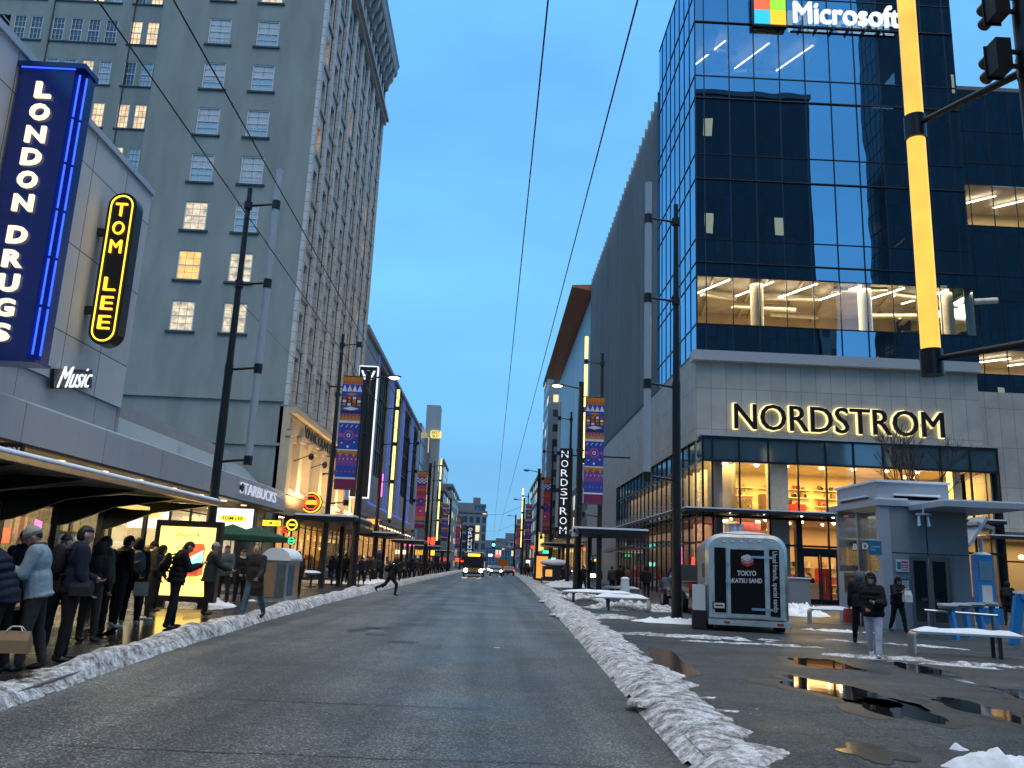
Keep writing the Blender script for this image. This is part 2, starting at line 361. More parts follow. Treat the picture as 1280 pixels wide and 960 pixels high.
# ------------------------------------------------------------------ ground, road, pavements
def asphalt(name, base, rough, wet=0.3, speck=1.0, jointsz=None, streak=False, spec=.5):
    mt, t = _new(name); N = t.nodes; L = t.links; p = N['Principled BSDF']
    g = N.new('ShaderNodeNewGeometry')
    def noise(sc, det, stretch=None, rough_=.5):
        n = N.new('ShaderNodeTexNoise'); n.inputs['Scale'].default_value = sc; n.inputs['Detail'].default_value = det; n.inputs['Roughness'].default_value = rough_
        if stretch:
            q = N.new('ShaderNodeMapping'); q.inputs['Scale'].default_value = stretch; L.new(g.outputs['Position'], q.inputs[0]); L.new(q.outputs[0], n.inputs['Vector'])
        else: L.new(g.outputs['Position'], n.inputs['Vector'])
        return n.outputs[0]
    def rng(x, a, b, c, d):
        r = N.new('ShaderNodeMapRange'); r.inputs['From Min'].default_value = a; r.inputs['From Max'].default_value = b; r.inputs['To Min'].default_value = c; r.inputs['To Max'].default_value = d
        L.new(x, r.inputs['Value']); return r.outputs[0]
    def mul(a, b):
        r = N.new('ShaderNodeMath'); r.operation = 'MULTIPLY'; L.new(a, r.inputs[0]); L.new(b, r.inputs[1]); return r.outputs[0]
    big = rng(noise(.35, 4), .3, .7, .72, 1.25)
    mid = rng(noise(3, 5), .3, .7, .85, 1.15)
    fine = rng(noise(60, 4, rough_=.8), .38, .66, 1-.55*speck, 1+.9*speck)
    chips = rng(noise(28, 3, rough_=.8), .62, .70, 1.0, 1+1.8*speck)
    vo = N.new('ShaderNodeTexVoronoi'); vo.inputs['Scale'].default_value = 62; L.new(g.outputs['Position'], vo.inputs['Vector'])
    pw = N.new('ShaderNodeMath'); pw.operation = 'POWER'; pw.inputs[1].default_value = 3.5; sx = N.new('ShaderNodeSeparateXYZ'); L.new(vo.outputs['Color'], sx.inputs[0]); L.new(sx.outputs[0], pw.inputs[0])
    cell = rng(pw.outputs[0], 0, 1, 1-.35*speck, 1+2.6*speck)
    a = mul(mul(mul(big, mid), mul(fine, chips)), cell)
    if streak: a = mul(mul(a, rng(noise(1.0, 3, (1.3, .03, 1)), .35, .65, .60, 1.30)), rng(noise(1.0, 5, (.5, .16, 1)), .4, .6, .82, 1.12))
    v = N.new('ShaderNodeVectorMath'); v.operation = 'SCALE'; v.inputs[0].default_value = base; L.new(a, v.inputs['Scale'])
    col = v.outputs[0]
    if jointsz:
        bt = N.new('ShaderNodeTexBrick'); bt.inputs['Scale'].default_value = 1; bt.inputs['Brick Width'].default_value = jointsz[0]; bt.inputs['Row Height'].default_value = jointsz[1]
        bt.inputs['Mortar Size'].default_value = jointsz[2]; bt.inputs['Color1'].default_value = (1,1,1,1); bt.inputs['Color2'].default_value = (.8,.8,.8,1); bt.inputs['Mortar'].default_value = (.4,.4,.4,1)
        L.new(g.outputs['Position'], bt.inputs['Vector']); mm = N.new('ShaderNodeVectorMath'); mm.operation = 'MULTIPLY'; L.new(col, mm.inputs[0]); L.new(bt.outputs['Color'], mm.inputs[1]); col = mm.outputs[0]
    L.new(col, p.inputs['Base Color'])
    L.new(rng(noise(.55, 3), .35, .65, rough-wet, rough+.08), p.inputs['Roughness'])
    b = N.new('ShaderNodeBump'); b.inputs['Strength'].default_value = .6; b.inputs['Distance'].default_value = .006; L.new(noise(70, 3), b.inputs['Height']); L.new(b.outputs[0], p.inputs['Normal'])
    p.inputs['Specular IOR Level'].default_value = spec
    return mt
asphalt('asphalt_road', (.066,.069,.067), .56, .06, 1.0, streak=True)
asphalt('pavement_wet', (.036,.036,.037), .36, .20, .35, (1.2,.6,.012))
asphalt('plaza_paving', (.040,.048,.055), .56, .12, .8, (.9,.45,.012), spec=.22)
asphalt('asphalt_dark', (.04,.042,.045), .6, .1, .8)
asphalt('tar', (.012,.012,.013), .45, .1, .3)
mat('puddle_water', (.012,.012,.012), .04, spec=.6, var=.05, bump=.04, bscale=2.5)
mat('wet_film', (.022,.022,.022), .17, spec=.6, var=.05, bump=.1, bscale=5)
mat('wet_ring', (.026,.030,.034), .42, spec=.25, var=.3, scale=5, bump=.2, bscale=30)
mat('kerb_stone', (.16,.16,.16), .7, var=.15)
MB().face([(-900,-300,-.02),(900,-300,-.02),(900,1500,-.02),(-900,1500,-.02)], 'asphalt_dark').build('ground')['kind'] = 'structure'
KL = [(-3.9,-14),(-4.45,4),(-4.84,8.88),(-5.29,14.13),(-5.62,22),(-5.90,30.3),(-5.95,60),(-5.85,92),(-5.85,160),(-5.85,420)]
KR = [(1.7,-14),(1.80,3),(1.88,7.74),(1.99,11.73),(2.28,22.07),(2.72,42),(3.26,64.8),(3.75,92),(4.28,120),(4.3,160),(4.3,420)]
def interp(K, y):
    for (x0,y0),(x1,y1) in zip(K[:-1], K[1:]):
        if y0 <= y <= y1: return x0+(x1-x0)*(y-y0)/(y1-y0)
    return K[-1][0]
b = MB(); ys = sorted({p[1] for p in KL+KR})
for y0, y1 in zip(ys[:-1], ys[1:]):
    b.face([(interp(KL,y0),y0,0),(interp(KR,y0),y0,0),(interp(KR,y1),y1,0),(interp(KL,y1),y1,0)], 'asphalt_road')
b.face([(-60,-14,0),(60,-14,0),(60,-60,0),(-60,-60,0)][::-1], 'asphalt_road')
struct(b, 'road')
PZ = .11
def pavement(name, K, xo, ystart, m):
    b = MB(); yy = [y for _, y in K if y > ystart]; yy = [ystart]+yy
    for y0, y1 in zip(yy[:-1], yy[1:]):
        a0, a1 = interp(K,y0), interp(K,y1); s = 1 if xo > 0 else -1
        q = [(a0+.15*s,y0,PZ),(xo,y0,PZ),(xo,y1,PZ),(a1+.15*s,y1,PZ)]; b.face(q if s > 0 else q[::-1], m)
        q = [(a0,y0,PZ),(a0+.15*s,y0,PZ),(a1+.15*s,y1,PZ),(a1,y1,PZ)]; b.face(q if s > 0 else q[::-1], 'kerb_stone')
        b.face([(a0,y0,-.01),(a0,y0,PZ),(a1,y1,PZ),(a1,y1,-.01)], 'kerb_stone')
    b.face([(interp(K,ystart),ystart,-.01),(xo,ystart,-.01),(xo,ystart,PZ),(interp(K,ystart),ystart,PZ)], 'kerb_stone')
    struct(b, name)
pavement('left_pavement', KL, -30, 2.5, 'pavement_wet')
pavement('right_plaza', KR, 60, 3.0, 'plaza_paving')
# manhole patches / cracks in the road
def blob(mb, cx, cy, rx, ry, z, m, ang=0, seed=0, n=28, amp=.35):
    pts = []
    for k in range(n):
        t = 2*PI*k/n; r = 1+amp*mn.noise(Vector((math.cos(t)*1.6+seed*7.1, math.sin(t)*1.6, seed)))*1.6 + .12*mn.noise(Vector((math.cos(t)*5+seed, math.sin(t)*5, 2)))
        x, y = rx*r*math.cos(t), ry*r*math.sin(t); X_, Y_ = cx+x*math.cos(ang)-y*math.sin(ang), cy+x*math.sin(ang)+y*math.cos(ang); pts.append((min(X_, interp(KL, Y_)-.22) if cx < -5.2 and z > .05 else X_, Y_, z))
    mb.face(pts, m)
b = MB()
for i, (px, py, s) in enumerate([(448,788,.28),(462,786,.22),(474,785,.38),(470,793,.26),(503,803,.3),(490,790,.14),(440,790,.12)]):
    c = G(px, py); blob(b, c.x, c.y, s, s*.8, .004, 'tar', seed=i)
struct(b, 'road_patches')
b = MB()
def crack(y, x0, x1, w):
    pts = []; n = 60
    up = []; lo = []
    for k in range(n+1):
        x = x0+(x1-x0)*k/n; yy = y+.05*mn.noise(Vector((x*2, y, 0)))
        ww = w*(.4+.9*abs(mn.noise(Vector((x*3, y*3, 4)))))
        up.append((x, yy+ww, .004)); lo.append((x, yy-ww, .004))
    for k in range(n): b.face([lo[k], lo[k+1], up[k+1], up[k]], 'tar')
crack(9.9, -4.7, 0.2, .014); crack(7.35, -3.6, 1.1, .014)
struct(b, 'road_cracks')
# puddles on the plaza and the pavement
b = MB()
def puddle(p0, p1, wid, seed, m='puddle_water', z=PZ+.006):
    a, c = G(*p0, PZ), G(*p1, PZ); d = c-a
    if m == 'puddle_water': blob(b, (a.x+c.x)/2, (a.y+c.y)/2, d.length/2*1.12+.1, wid*1.4+.06, z-.002, 'wet_ring', math.atan2(d.y, d.x), seed, n=44, amp=.5)
    blob(b, (a.x+c.x)/2, (a.y+c.y)/2, d.length/2, wid, z, m, math.atan2(d.y, d.x), seed, n=44)
puddle((996,848),(1110,882),.42,1); puddle((1085,872),(1170,905),.33,2); puddle((1004,822),(1056,838),.45,3)
puddle((1110,826),(1200,852),.34,4); puddle((1172,872),(1300,908),.30,5); puddle((1262,862),(1330,880),.4,6)
puddle((820,812),(856,850),.30,8,'wet_film'); puddle((1070,930),(1120,955),.3,9,'wet_film')
puddle((205,806),(252,792),.10,11); puddle((255,790),(287,779),.12,12); puddle((100,800),(135,785),.25,13,'wet_film')
puddle((150,815),(230,770),.7,14,'wet_film'); puddle((268,762),(290,757),.3,16)
struct(b, 'puddles')
# ------------------------------------------------------------------ snow
def snow_shader():
    mt, t = _new('dirty_snow'); N = t.nodes; L = t.links; p = N['Principled BSDF']
    g = N.new('ShaderNodeNewGeometry'); n1 = N.new('ShaderNodeTexNoise'); n1.inputs['Scale'].default_value = 5; n1.inputs['Detail'].default_value = 7; n1.inputs['Roughness'].default_value = .7
    L.new(g.outputs['Position'], n1.inputs['Vector']); r = N.new('ShaderNodeValToRGB'); L.new(n1.outputs[0], r.inputs[0])
    r.color_ramp.elements[0].position = .36; r.color_ramp.elements[0].color = (.12,.10,.085,1); r.color_ramp.elements[1].position = .60; r.color_ramp.elements[1].color = (.78,.80,.84,1)
    e = r.color_ramp.elements.new(.47); e.color = (.42,.42,.42,1)
    n3 = N.new('ShaderNodeTexNoise'); n3.inputs['Scale'].default_value = 24; n3.inputs['Detail'].default_value = 4; n3.inputs['Roughness'].default_value = .8; L.new(g.outputs['Position'], n3.inputs['Vector'])
    mr3 = N.new('ShaderNodeMapRange'); mr3.inputs['From Min'].default_value = .36; mr3.inputs['From Max'].default_value = .50; mr3.inputs['To Min'].default_value = .25; mr3.inputs['To Max'].default_value = 1; L.new(n3.outputs[0], mr3.inputs['Value'])
    vs3 = N.new('ShaderNodeVectorMath'); vs3.operation = 'SCALE'; L.new(r.outputs[0], vs3.inputs[0]); L.new(mr3.outputs[0], vs3.inputs['Scale'])
    L.new(vs3.outputs[0], p.inputs['Base Color']); p.inputs['Roughness'].default_value = .7
    n2 = N.new('ShaderNodeTexNoise'); n2.inputs['Scale'].default_value = 30; n2.inputs['Detail'].default_value = 5; L.new(g.outputs['Position'], n2.inputs['Vector'])
    b = N.new('ShaderNodeBump'); b.inputs['Strength'].default_value = .7; b.inputs['Distance'].default_value = .02; L.new(n2.outputs[0], b.inputs['Height']); L.new(b.outputs[0], p.inputs['Normal'])
snow_shader()
def bank(name, label, K, side, y0, y1, wf, hf, seed, zb=0.0, inner=.2):
    """ploughed snow along a kerb: side +1 = lies towards +x of the kerb line"""
    rows = []; y = y0; nx = 34
    while y < y1: rows.append(y); y += max(.04, y*.0042)
    XY = []; Hh = np.zeros((len(rows), nx)); Bb = np.zeros((len(rows), nx))
    for r, y in enumerate(rows):
        w = wf(y); wm = 1.9*w+inner; xk = interp(K, y)
        wl = w*(1+.42*mn.noise(Vector((y*.35, seed, 0)))+.22*mn.noise(Vector((y*1.4, seed, 7)))); h = hf(y)*max(.12, 1+1.3*mn.noise(Vector((y*.45, seed, 9))))
        for i in range(nx):
            x = xk-side*inner+side*wm*i/(nx-1); d = (x-xk)*side
            e = min((d+inner*.6+.05*mn.noise(Vector((x*2.2, y*2.2, 3))))/(.35*wl), (wl-d+.30*mn.noise(Vector((x*1.5, y*1.5, 5)))+.035*mn.noise(Vector((x*7, y*7, 8))))/(.5*wl))
            e = max(-.6, min(1, e)); pr = math.copysign(abs(e)**.7, e)
            n = .78+.22*mn.noise(Vector((x*2.6, y*2.6, seed)))+.22*mn.noise(Vector((x*6, y*6, seed)))+.14*mn.noise(Vector((x*12, y*12, seed)))
            XY.append((x, y)); Hh[r, i] = pr*h*max(n, .1) if pr > 0 else pr*h*.8; Bb[r, i] = -.004+PZ*max(0, min(1, (d+inner)/(inner+.05)))
    for _ in range(2):
        P_ = np.pad(Hh, 1, mode='edge'); Hh = (4*Hh+2*(P_[:-2,1:-1]+P_[2:,1:-1]+P_[1:-1,:-2]+P_[1:-1,2:])+P_[:-2,:-2]+P_[2:,2:]+P_[:-2,2:]+P_[2:,:-2])/16
    vs = []
    for k, (x, y) in enumerate(XY):
        r, i = divmod(k, nx); hh = Hh[r, i]; fine = (.012*mn.noise(Vector((x*19, y*19, seed)))+.010*mn.noise(Vector((x*37, y*37, seed)))) if hh > 0 else 0
        vs.append((x, y, Bb[r, i]+max(-.05, hh)+fine-.003))
    keep = (Hh > -.002).ravel(); fs = []
    for r in range(len(rows)-1):
        for i in range(nx-1):
            a = r*nx+i; q = (a, a+1, a+nx+1, a+nx)
            if any(keep[k] for k in q): fs.append(q if side > 0 else q[::-1])
    mb = MB(); mb.raw(vs, fs, 'dirty_snow', True); o = mb.build(name); o['kind'] = 'stuff'; o['label'] = label
bank('snow_bank', 'ridge of ploughed dirty snow along the left kerb', KL, -1, 6.0, 190, lambda y: .34+min(1.0, y*.011), lambda y: .085+min(.14, y*.003), 1.0, inner=.12)
bank('snow_bank', 'wide ridge of ploughed dirty snow along the right kerb', KR, 1, 5.0, 190, lambda y: .60+min(1.3, y*.014), lambda y: .045+min(.16, y*.0037), 5.0)
def heap(name, label, px, py, rx, ry, h, seed, m='snow', ang=0, z=PZ-.01, loc=None, thin=False):
    c = loc or G(px, py, PZ); n = 56; vs = []
    for j in range(n):
        for i in range(n):
            u, v = (i/(n-1))*2-1, (j/(n-1))*2-1
            r = math.sqrt(u*u+v*v); a = math.atan2(v, u)
            rr = r/(.82+.28*mn.noise(Vector((math.cos(a)*1.5+seed, math.sin(a)*1.5, seed))))
            f = max(0, 1-rr**(4 if thin else 2))
            x, y = u*rx, v*ry; X, Y = x*math.cos(ang)-y*math.sin(ang), x*math.sin(ang)+y*math.cos(ang)
            if thin and f > 0: f = min(f, max(0, (mn.noise(Vector((X*1.1+seed*3, Y*2.2, seed)))+.5*mn.noise(Vector((X*4, Y*4, seed)))+.12)*3.2))
            zz = h*f*(.7+.5*mn.noise(Vector((X*2.5, Y*2.5, seed)))+.55*max(0, mn.noise(Vector((X*7, Y*7, seed))))+.3*mn.noise(Vector((X*14,Y*14,seed)))) if f > 0 else -.03
            vs.append((c.x+X, c.y+Y, z+zz))
    fs = [(j*n+i, j*n+i+1, (j+1)*n+i+1, (j+1)*n+i) for j in range(n-1) for i in range(n-1)]
    low = z-.001; fs = [f for f in fs if any(vs[q][2] > low for q in f)]
    mb = MB(); mb.raw(vs, fs, m, True); o = mb.build(name); o['kind'] = 'stuff'; o['label'] = label; return o
heap('snow_heap', 'clean snow heap round the foot of the tall black mast', 838, 778, 1.6, .8, .16, 2)
heap('snow_patch', 'flattened snow strip in front of the food trailer', 880, 797, 3.3, .5, .07, 3, thin=True, ang=-.12, m='dirty_snow')
heap('snow_patch', 'thin snow streak across the plaza in front of the trailer', 955, 806, 2.4, .22, .05, 4, thin=True, ang=-.1, m='dirty_snow')
heap('snow_heap', 'snow heap to the right of the food trailer', 998, 769, 1.5, 1.2, .5, 5)
heap('snow_patch', 'snow patch beside the walking woman', 1060, 790, 1.6, .4, .07, 6, thin=True, ang=-.25)
heap('snow_patch', 'snow patch stretching from the woman towards the blue bench', 1125, 806, 2.2, .35, .06, 26, thin=True, ang=-.45, m='dirty_snow')
heap('snow_patch', 'snow strip under the silver bench at the right edge', 1215, 832, 3.6, .55, .09, 7, thin=True, ang=-.42, m='dirty_snow')
heap('snow_heap', 'snow heap in the bottom right corner', 1250, 962, .62, .35, .18, 8)
heap('snow_heap', 'small lump of snow lying apart near the bottom right corner', 1200, 937, .11, .08, .07, 9)
heap('snow_heap', 'snow heap below the arched benches', 790, 762, 2.6, 1.6, .34, 10, m='dirty_snow')
heap('snow_heap', 'snow heap around the lamp post base on the right', 725, 752, 2.0, 1.5, .40, 11, m='dirty_snow')
heap('snow_heap', 'long snow heap behind the lamp post on the right', 705, 733, 2.6, 5, .5, 12)
heap('snow_heap', 'snow heap by the far shelter on the right', 690, 727, 2.2, 6, .6, 13)
heap('snow_patch', 'churned snow beyond the right kerb ridge', 745, 770, 1.8, 1.8, .07, 14, m='dirty_snow', thin=True)
heap('snow_patch', 'slush spreading from the right kerb ridge onto the plaza', 880, 880, .9, .9, .03, 15, m='dirty_snow', thin=True)
heap('snow_heap', 'little snow heap beside the advertising light box', 272, 757, .7, .4, .2, 16)
heap('snow_patch', 'snow around the snowy tables on the left pavement', 405, 728, 2.8, 3.5, .12, 17, thin=True)
heap('snow_patch', 'snow at the foot of the rubbish cabinet', 345, 752, 1.4, .4, .08, 18, thin=True)
heap('snow_patch', 'snow on the left pavement past the lamp post', 470, 728, 1.6, 6, .2, 19)
# ------------------------------------------------------------------ windows (shared meshes)
def win_mesh(w, h, name, cols=3, rows=4, frame='white_paint', pane='glass_old', rail=True, fw=.06, depth=.1):
    """sash window centred at origin in xz, facing -y"""
    b = MB()
    b.box(-w/2, -w/2+fw, 0, depth, -h/2, h/2, frame); b.box(w/2-fw, w/2, 0, depth, -h/2, h/2, frame)
    b.box(-w/2+fw, w/2-fw, 0, depth, h/2-fw, h/2, frame); b.box(-w/2+fw, w/2-fw, 0, depth, -h/2, -h/2+fw, frame)
    if rail: b.box(-w/2+fw, w/2-fw, .01, depth-.01, -.03, .03, frame)
    for i in range(1, cols):
        x = -w/2+w*i/cols; b.box(x-.012, x+.012, .02, depth-.02, -h/2+fw, h/2-fw, frame)
    for j in range(1, rows):
        if rail and j*2 == rows: continue
        z = -h/2+h*j/rows; b.box(-w/2+fw, w/2-fw, .022, depth-.022, z-.010, z+.010, frame)
    pn = MB(); pn.face([(-w/2+fw,depth*.6,-h/2+fw),(w/2-fw,depth*.6,-h/2+fw),(w/2-fw,depth*.6,h/2-fw),(-w/2+fw,depth*.6,h/2-fw)], pane)
    return b, pn
_wcache = {}
def window(parent, pos, w, h, pane, rz=0.0, name='window', **k):
    """a window part (frame) with its pane as sub-part; meshes shared between equal windows"""
    key = (w, h, pane, tuple(sorted(k.items())))
    if key not in _wcache:
        f, pn = win_mesh(w, h, name, pane=pane, **k); fo = f.build(name); po = pn.build('pane'); _wcache[key] = (fo.data, po.data)
        bpy.data.objects.remove(fo); bpy.data.objects.remove(po)
    fd, pd = _wcache[key]; off = Vector(pos); q = parent
    while q is not None: off -= q.location; q = q.parent
    f = bpy.data.objects.new(name, fd); COL.objects.link(f); f.parent = parent; f.location = off; f.rotation_euler = (0,0,rz)
    p = bpy.data.objects.new('pane', pd); COL.objects.link(p); p.parent = f
    return f
# ------------------------------------------------------------------ LEFT: panel-clad shop building
LX = -12.0
T = thing('shop_building', 'low grey panel-clad shop building with overhanging metal fascia on the left', 'building', (LX-6, 15, 0))
b = MB(); ytop = lambda y: 13.30
b.face([(LX,-6,6.0),(LX,26.15,6.0),(LX,26.15,13.45),(LX,-6,13.3)][::-1], 'concrete_panel')
b.face([(LX,26.15,4.9),(LX,26.15,13.45),(-30,26.15,13.45),(-30,26.15,4.9)], 'concrete_panel')
b.face([(LX,-6,13.3),(LX,26.15,13.45),(-30,26.15,13.45),(-30,-6,13.3)], 'roof_grey')
b.face([(LX,-6,0),(LX,-6,13.3),(-30,-6,13.3),(-30,-6,0)][::-1], 'concrete_panel')
b.build('wall', T)
b = MB(); b.box(LX-.4, LX+.08, -6.05, 26.22, 13.32, 13.52, 'fascia_metal'); b.build('coping', T)
b = MB(); b.prism([(-11.25,3.98),(-11.25,4.93),(-11.33,5.0),(LX-.1,5.0),(LX-.1,6.0),(-12.2,6.0),(-12.2,3.98)], -6, 26.1, 'fascia_metal')
b.prism([(-11.25,3.98),(-11.25,4.95),(-11.40,5.02),(-12.8,5.02),(-12.8,3.98)], 26.1, 45.2, 'fascia_metal'); b.build('fascia', T)
b = MB(); b.box(-16.5, -11.3, -6, 45.2, 3.90, 3.975, 'soffit_brown'); b.build('soffit', T)
b = MB()   # sloping rooflight strip behind the fascia of the lower wing
b.face([(-12.3,26.3,5.05),(-12.3,44.9,5.05),(-13.7,44.9,6.3),(-13.7,26.3,6.3)], 'glass_old'); b.box(-14.1,-13.65,26.2,45.0,5.0,6.75,'concrete'); b.build('rooflight', T)
b = MB(); b.box(-30, -14.1, 26.2, 45.8, 4.9, 6.2, 'roof_grey'); b.build('roof', T)
for y in (8, 10.4, 12.9, 15.3, 17.7, 20.3, 22.8, 25.4, 28, 31, 34, 37, 40):
    bb = MB(); bb.tube((-11.9,y,3.87), (-11.9,y,3.90), .13, 'glow_warm', n=16); bb.build('downlight', T)
# storefront under the soffit
def storefront(T, x, y0, y1, z1, side, pitch, wallm, depth=4.0, z0=PZ, light=60, lcol=(1,.72,.38), frame='mullion', back=None, gl='glass_store', sill=.25, head=.5):
    """glazed shopfront in plane x, facing the street; side=+1 faces +x. returns nothing, parts under T"""
    s = side; b = MB(); n = max(1, round((y1-y0)/pitch)); 
    for k in range(n+1):
        y = y0+(y1-y0)*k/n; b.box(x-.05, x+.05, y-.04, y+.04, z0, z1, frame)
    b.box(x-.045, x+.045, y0+.04, y1-.04, z0, z0+sill, frame); b.box(x-.045, x+.045, y0+.04, y1-.04, z1-.12, z1, frame); b.box(x-.045, x+.045, y0+.04, y1-.04, z1-head-.05, z1-head, frame)
    b.build('shopfront_frame', T)
    g = MB(); q = [(x,y0,z0+sill),(x,y1,z0+sill),(x,y1,z1-.12),(x,y0,z1-.12)]; g.face(q[::-1] if s > 0 else q, gl); g.build('shopfront_glass', T)
    r = MB(); xb = x-s*depth; bk = back or wallm
    r.face([(xb,y0,z0),(xb,y1,z0),(xb,y1,z1),(xb,y0,z1)], bk); r.face([(x,y0,z0+.01),(xb,y0,z0+.01),(xb,y1,z0+.01),(x,y1,z0+.01)], 'room_floor')
    r.face([(x,y0,z1-.01),(xb,y0,z1-.01),(xb,y1,z1-.01),(x,y1,z1-.01)], 'room_ceiling'); r.face([(x-.06*s,y0,z0),(xb,y0,z0),(xb,y0,z1),(x-.06*s,y0,z1)], wallm); r.face([(x-.06*s,y1,z0),(xb,y1,z0),(xb,y1,z1),(x-.06*s,y1,z1)], wallm)
    rnd = random.Random(int(y0*10))
    for k in range(int((y1-y0)/1.3)):      # shelving, counters and goods
        yy = y0+.5+1.3*k+rnd.uniform(-.2,.2); hh = rnd.uniform(.9,2.1); xx = x-s*rnd.uniform(.8,2.8)
        r.box(xx-.25, xx+.25, yy-.35, yy+.35, z0, z0+hh, rnd.choice(['goods_mix','wood','room_white','goods_red','dark_metal','goods_mix']))
    r.build('shop_interior', T)
    if light: 
        c = MB(); nl = max(1, int((y1-y0)/2.2))
        for k in range(nl):
            yy = y0+(k+.5)*(y1-y0)/nl; c.box(x-s*depth*.25-.15, x-s*depth*.25+.15, yy-.5, yy+.5, z1-.06, z1-.03, 'ceiling_light')
        c.build('ceiling_lamp', T)
        lamp_area('shop_light', (x-s*depth*.5, (y0+y1)/2, z1-.1), depth*.7, light*(y1-y0)/10, lcol, (0,0,0), (y1-y0)*.9)
storefront(T, -13.6, -5, 21.5, 3.9, 1, 2.2, 'room_wall', light=120, lcol=(1,.62,.28))
storefront(T, -13.6, 21.7, 33, 3.9, 1, 2.6, 'room_white', light=700, lcol=(1,.80,.40), back='shop_cream')
storefront(T, -13.6, 33.2, 45, 3.9, 1, 2.4, 'room_white', light=700, lcol=(1,.85,.6), back='shop_cream')
# ------------------------------------------------------------------ tall historic block
T = thing('historic_tower', 'tall grey-green office block with terracotta street front and heavy cornice', 'building', (-18, 60, 0))
VY, VX = 46.0, -12.05
FZ = [14.0+3.09*k for k in range(11)]      # window sill levels
b = MB(); holes = []
side_w = [(-18.4, z) for z in FZ]+[(-15.4, z) for z in FZ]
for (x, z) in side_w: holes.append((x+22.1-.68, x+22.1+.68, z-8.0-.0, z-8.0+1.78))
wall_holes(b, (-22.1, VY, 8.0), (1,0,0), (0,0,1), (0,-1,0), 22.1-12.05, 48.0-8, holes, 'grey_stucco', .16)
b.face([(-40,VY,0),(VX,VY,0),(VX,VY,8),(-40,VY,8)], 'grey_stucco')
b.face([(-22.1,VY,8),(-22.1,VY,48),(-22.1,50,48),(-22.1,50,8)], 'grey_stucco')
b.face([(-40,VY,8),(-22.1,VY,8),(-22.1,50,8),(-40,50,8)], 'roof_grey')
# rear wing with paired windows
wx = []
for grp in ((-20,22,43),(71,94,116,138),(169,190,206)):
    wx.append([AY(px,44,50).x for px in grp])
holes2 = []; wpos = []
WZ = [AY(100, p, 50).z for p in (196,)][0]
lv = [10.0+3.11*k for k in range(12)]
for g_ in wx:
    for x in g_:
        for z in lv: holes2.append((x+46-.40, x+46+.40, z-8, z-8+1.75)); wpos.append((x, z+.875))
for k in range(6):
    for z in lv:
        x = -34.5-k*1.15-(k//4)*.7; 
        if x > -45: holes2.append((x+46-.40, x+46+.40, z-8, z-8+1.75)); wpos.append((x, z+.875))
wall_holes(b, (-46, 50, 8.0), (1,0,0), (0,0,1), (0,-1,0), 46-22.1, 40, holes2, 'grey_stucco', .14)
for x in (AY(57,70,50).x, AY(160,70,50).x): b.box(x-.03, x+.03, 49.93, 50, 8, 48, 'sill_dark')
b.face([(-46,50,0),(-46,50,48),(-46,80,48),(-46,80,0)], 'grey_stucco')
b.box(-40, VX-.02, VY-.09, VY-.002, 7.6, 7.75, 'grey_stucco'); b.box(-40, VX-.02, VY-.12, VY-.002, 10.1, 10.25, 'grey_stucco')
b.build('side_wall', T)
rnd = random.Random(3); mat('blind', (.5,.56,.6), .8, var=.2, scale=8, stretch=(6,6,.5))
lit = {(-18.4,0):'pane_cream',(-18.4,1):'pane_amber',(-18.4,2):'pane_cream',(-15.4,0):'pane_cream',(-15.4,1):'pane_cream',(-18.4,7):'pane_warm',(-15.4,8):'pane_warm',(-18.4,8):'pane_warm',(-15.4,7):'pane_cream',(-18.4,9):'pane_warm'}
nwin = 0
for (x, z) in side_w:
    k = FZ.index(z); o = window(T, (x, VY+.03, z+.89), 1.34, 1.76, lit.get((x,k), 'glass_old'), cols=3, rows=4)
    sb = MB(); sb.box(x-.85, x+.85, VY-.09, VY+.0, z-.14, z-.02, 'sill_dark'); sb.build('sill', o)
    nwin += 1
    if lit.get((x,k)) is None:
        for q in (-1,1): bl = MB(); hh = rnd.choice([.5,.8,1.1,1.5]) if q < 0 else hh; bl.box(q*.31-.27, q*.31+.27, .045, .052, .80-hh, .80, 'blind'); bl.build('blind', o, world=False)
rest_f = MB()
for i, (x, z) in enumerate(wpos):
    vis = z > 20 and x > -34
    if not vis: continue
    row = round((z-10.9)/3.11); pane = 'glass_dark' if row in (8,) and x < -28 else ('pane_warm' if rnd.random() < .38 else rnd.choice(['glass_old','glass_dark','glass_old']))
    window(T, (x, 50.02, z), .78, 1.73, pane, cols=3, rows=4, fw=.045)
for z in lv:
    for g_ in wx:
        if z > 19: rest_f = MB(); rest_f.box(g_[0]-.5, g_[-1]+.5, 49.93, 50, z-.12, z-.02, 'sill_dark'); rest_f.build('sill_band', T)
# street front: 8 bays between Y 46 and 74.5
b = MB(); NB = 8; y0, y1 = 46.0, 70.4; bay = (y1-y0)/NB; fh = []; fpos = []
for j in range(NB):
    yc = y0+bay*(j+.5)
    for k, z in enumerate([10.3]+FZ[:9]):
        hh = 2.0 if k else 2.7; zz = z-.1 if k else 10.45
        for dy in ((-.78,.78) if bay > 5 else (0,)):
            fh.append((yc-y0-.68, yc-y0+.68, zz-9.8, zz-9.8+hh)); fpos.append((yc, zz+hh/2, hh))
wall_holes(b, (VX, y0, 9.8), (0,1,0), (0,0,1), (1,0,0), y1-y0, 42.3-9.8, fh, 'terracotta', .38)
for j in range(NB+1):
    y = y0+bay*j; w_ = .34 if 0 < j < NB else .5
    b.box(VX, VX+.22, max(y0,y-w_), min(y1,y+w_), 9.9, 41.7, 'terracotta')
    for s_ in (-1, 1):
        if y0 < y+s_*w_ < y1: b.box(VX, VX+.05, y+s_*(w_+.10)-.03, y+s_*(w_+.10)+.03, 9.9, 41.7, 'sill_dark')
for z in FZ[:9]: b.box(VX, VX+.12, y0+.02, y1, z-.40, z-.14, 'terracotta_trim')
b.build('front_wall', T)
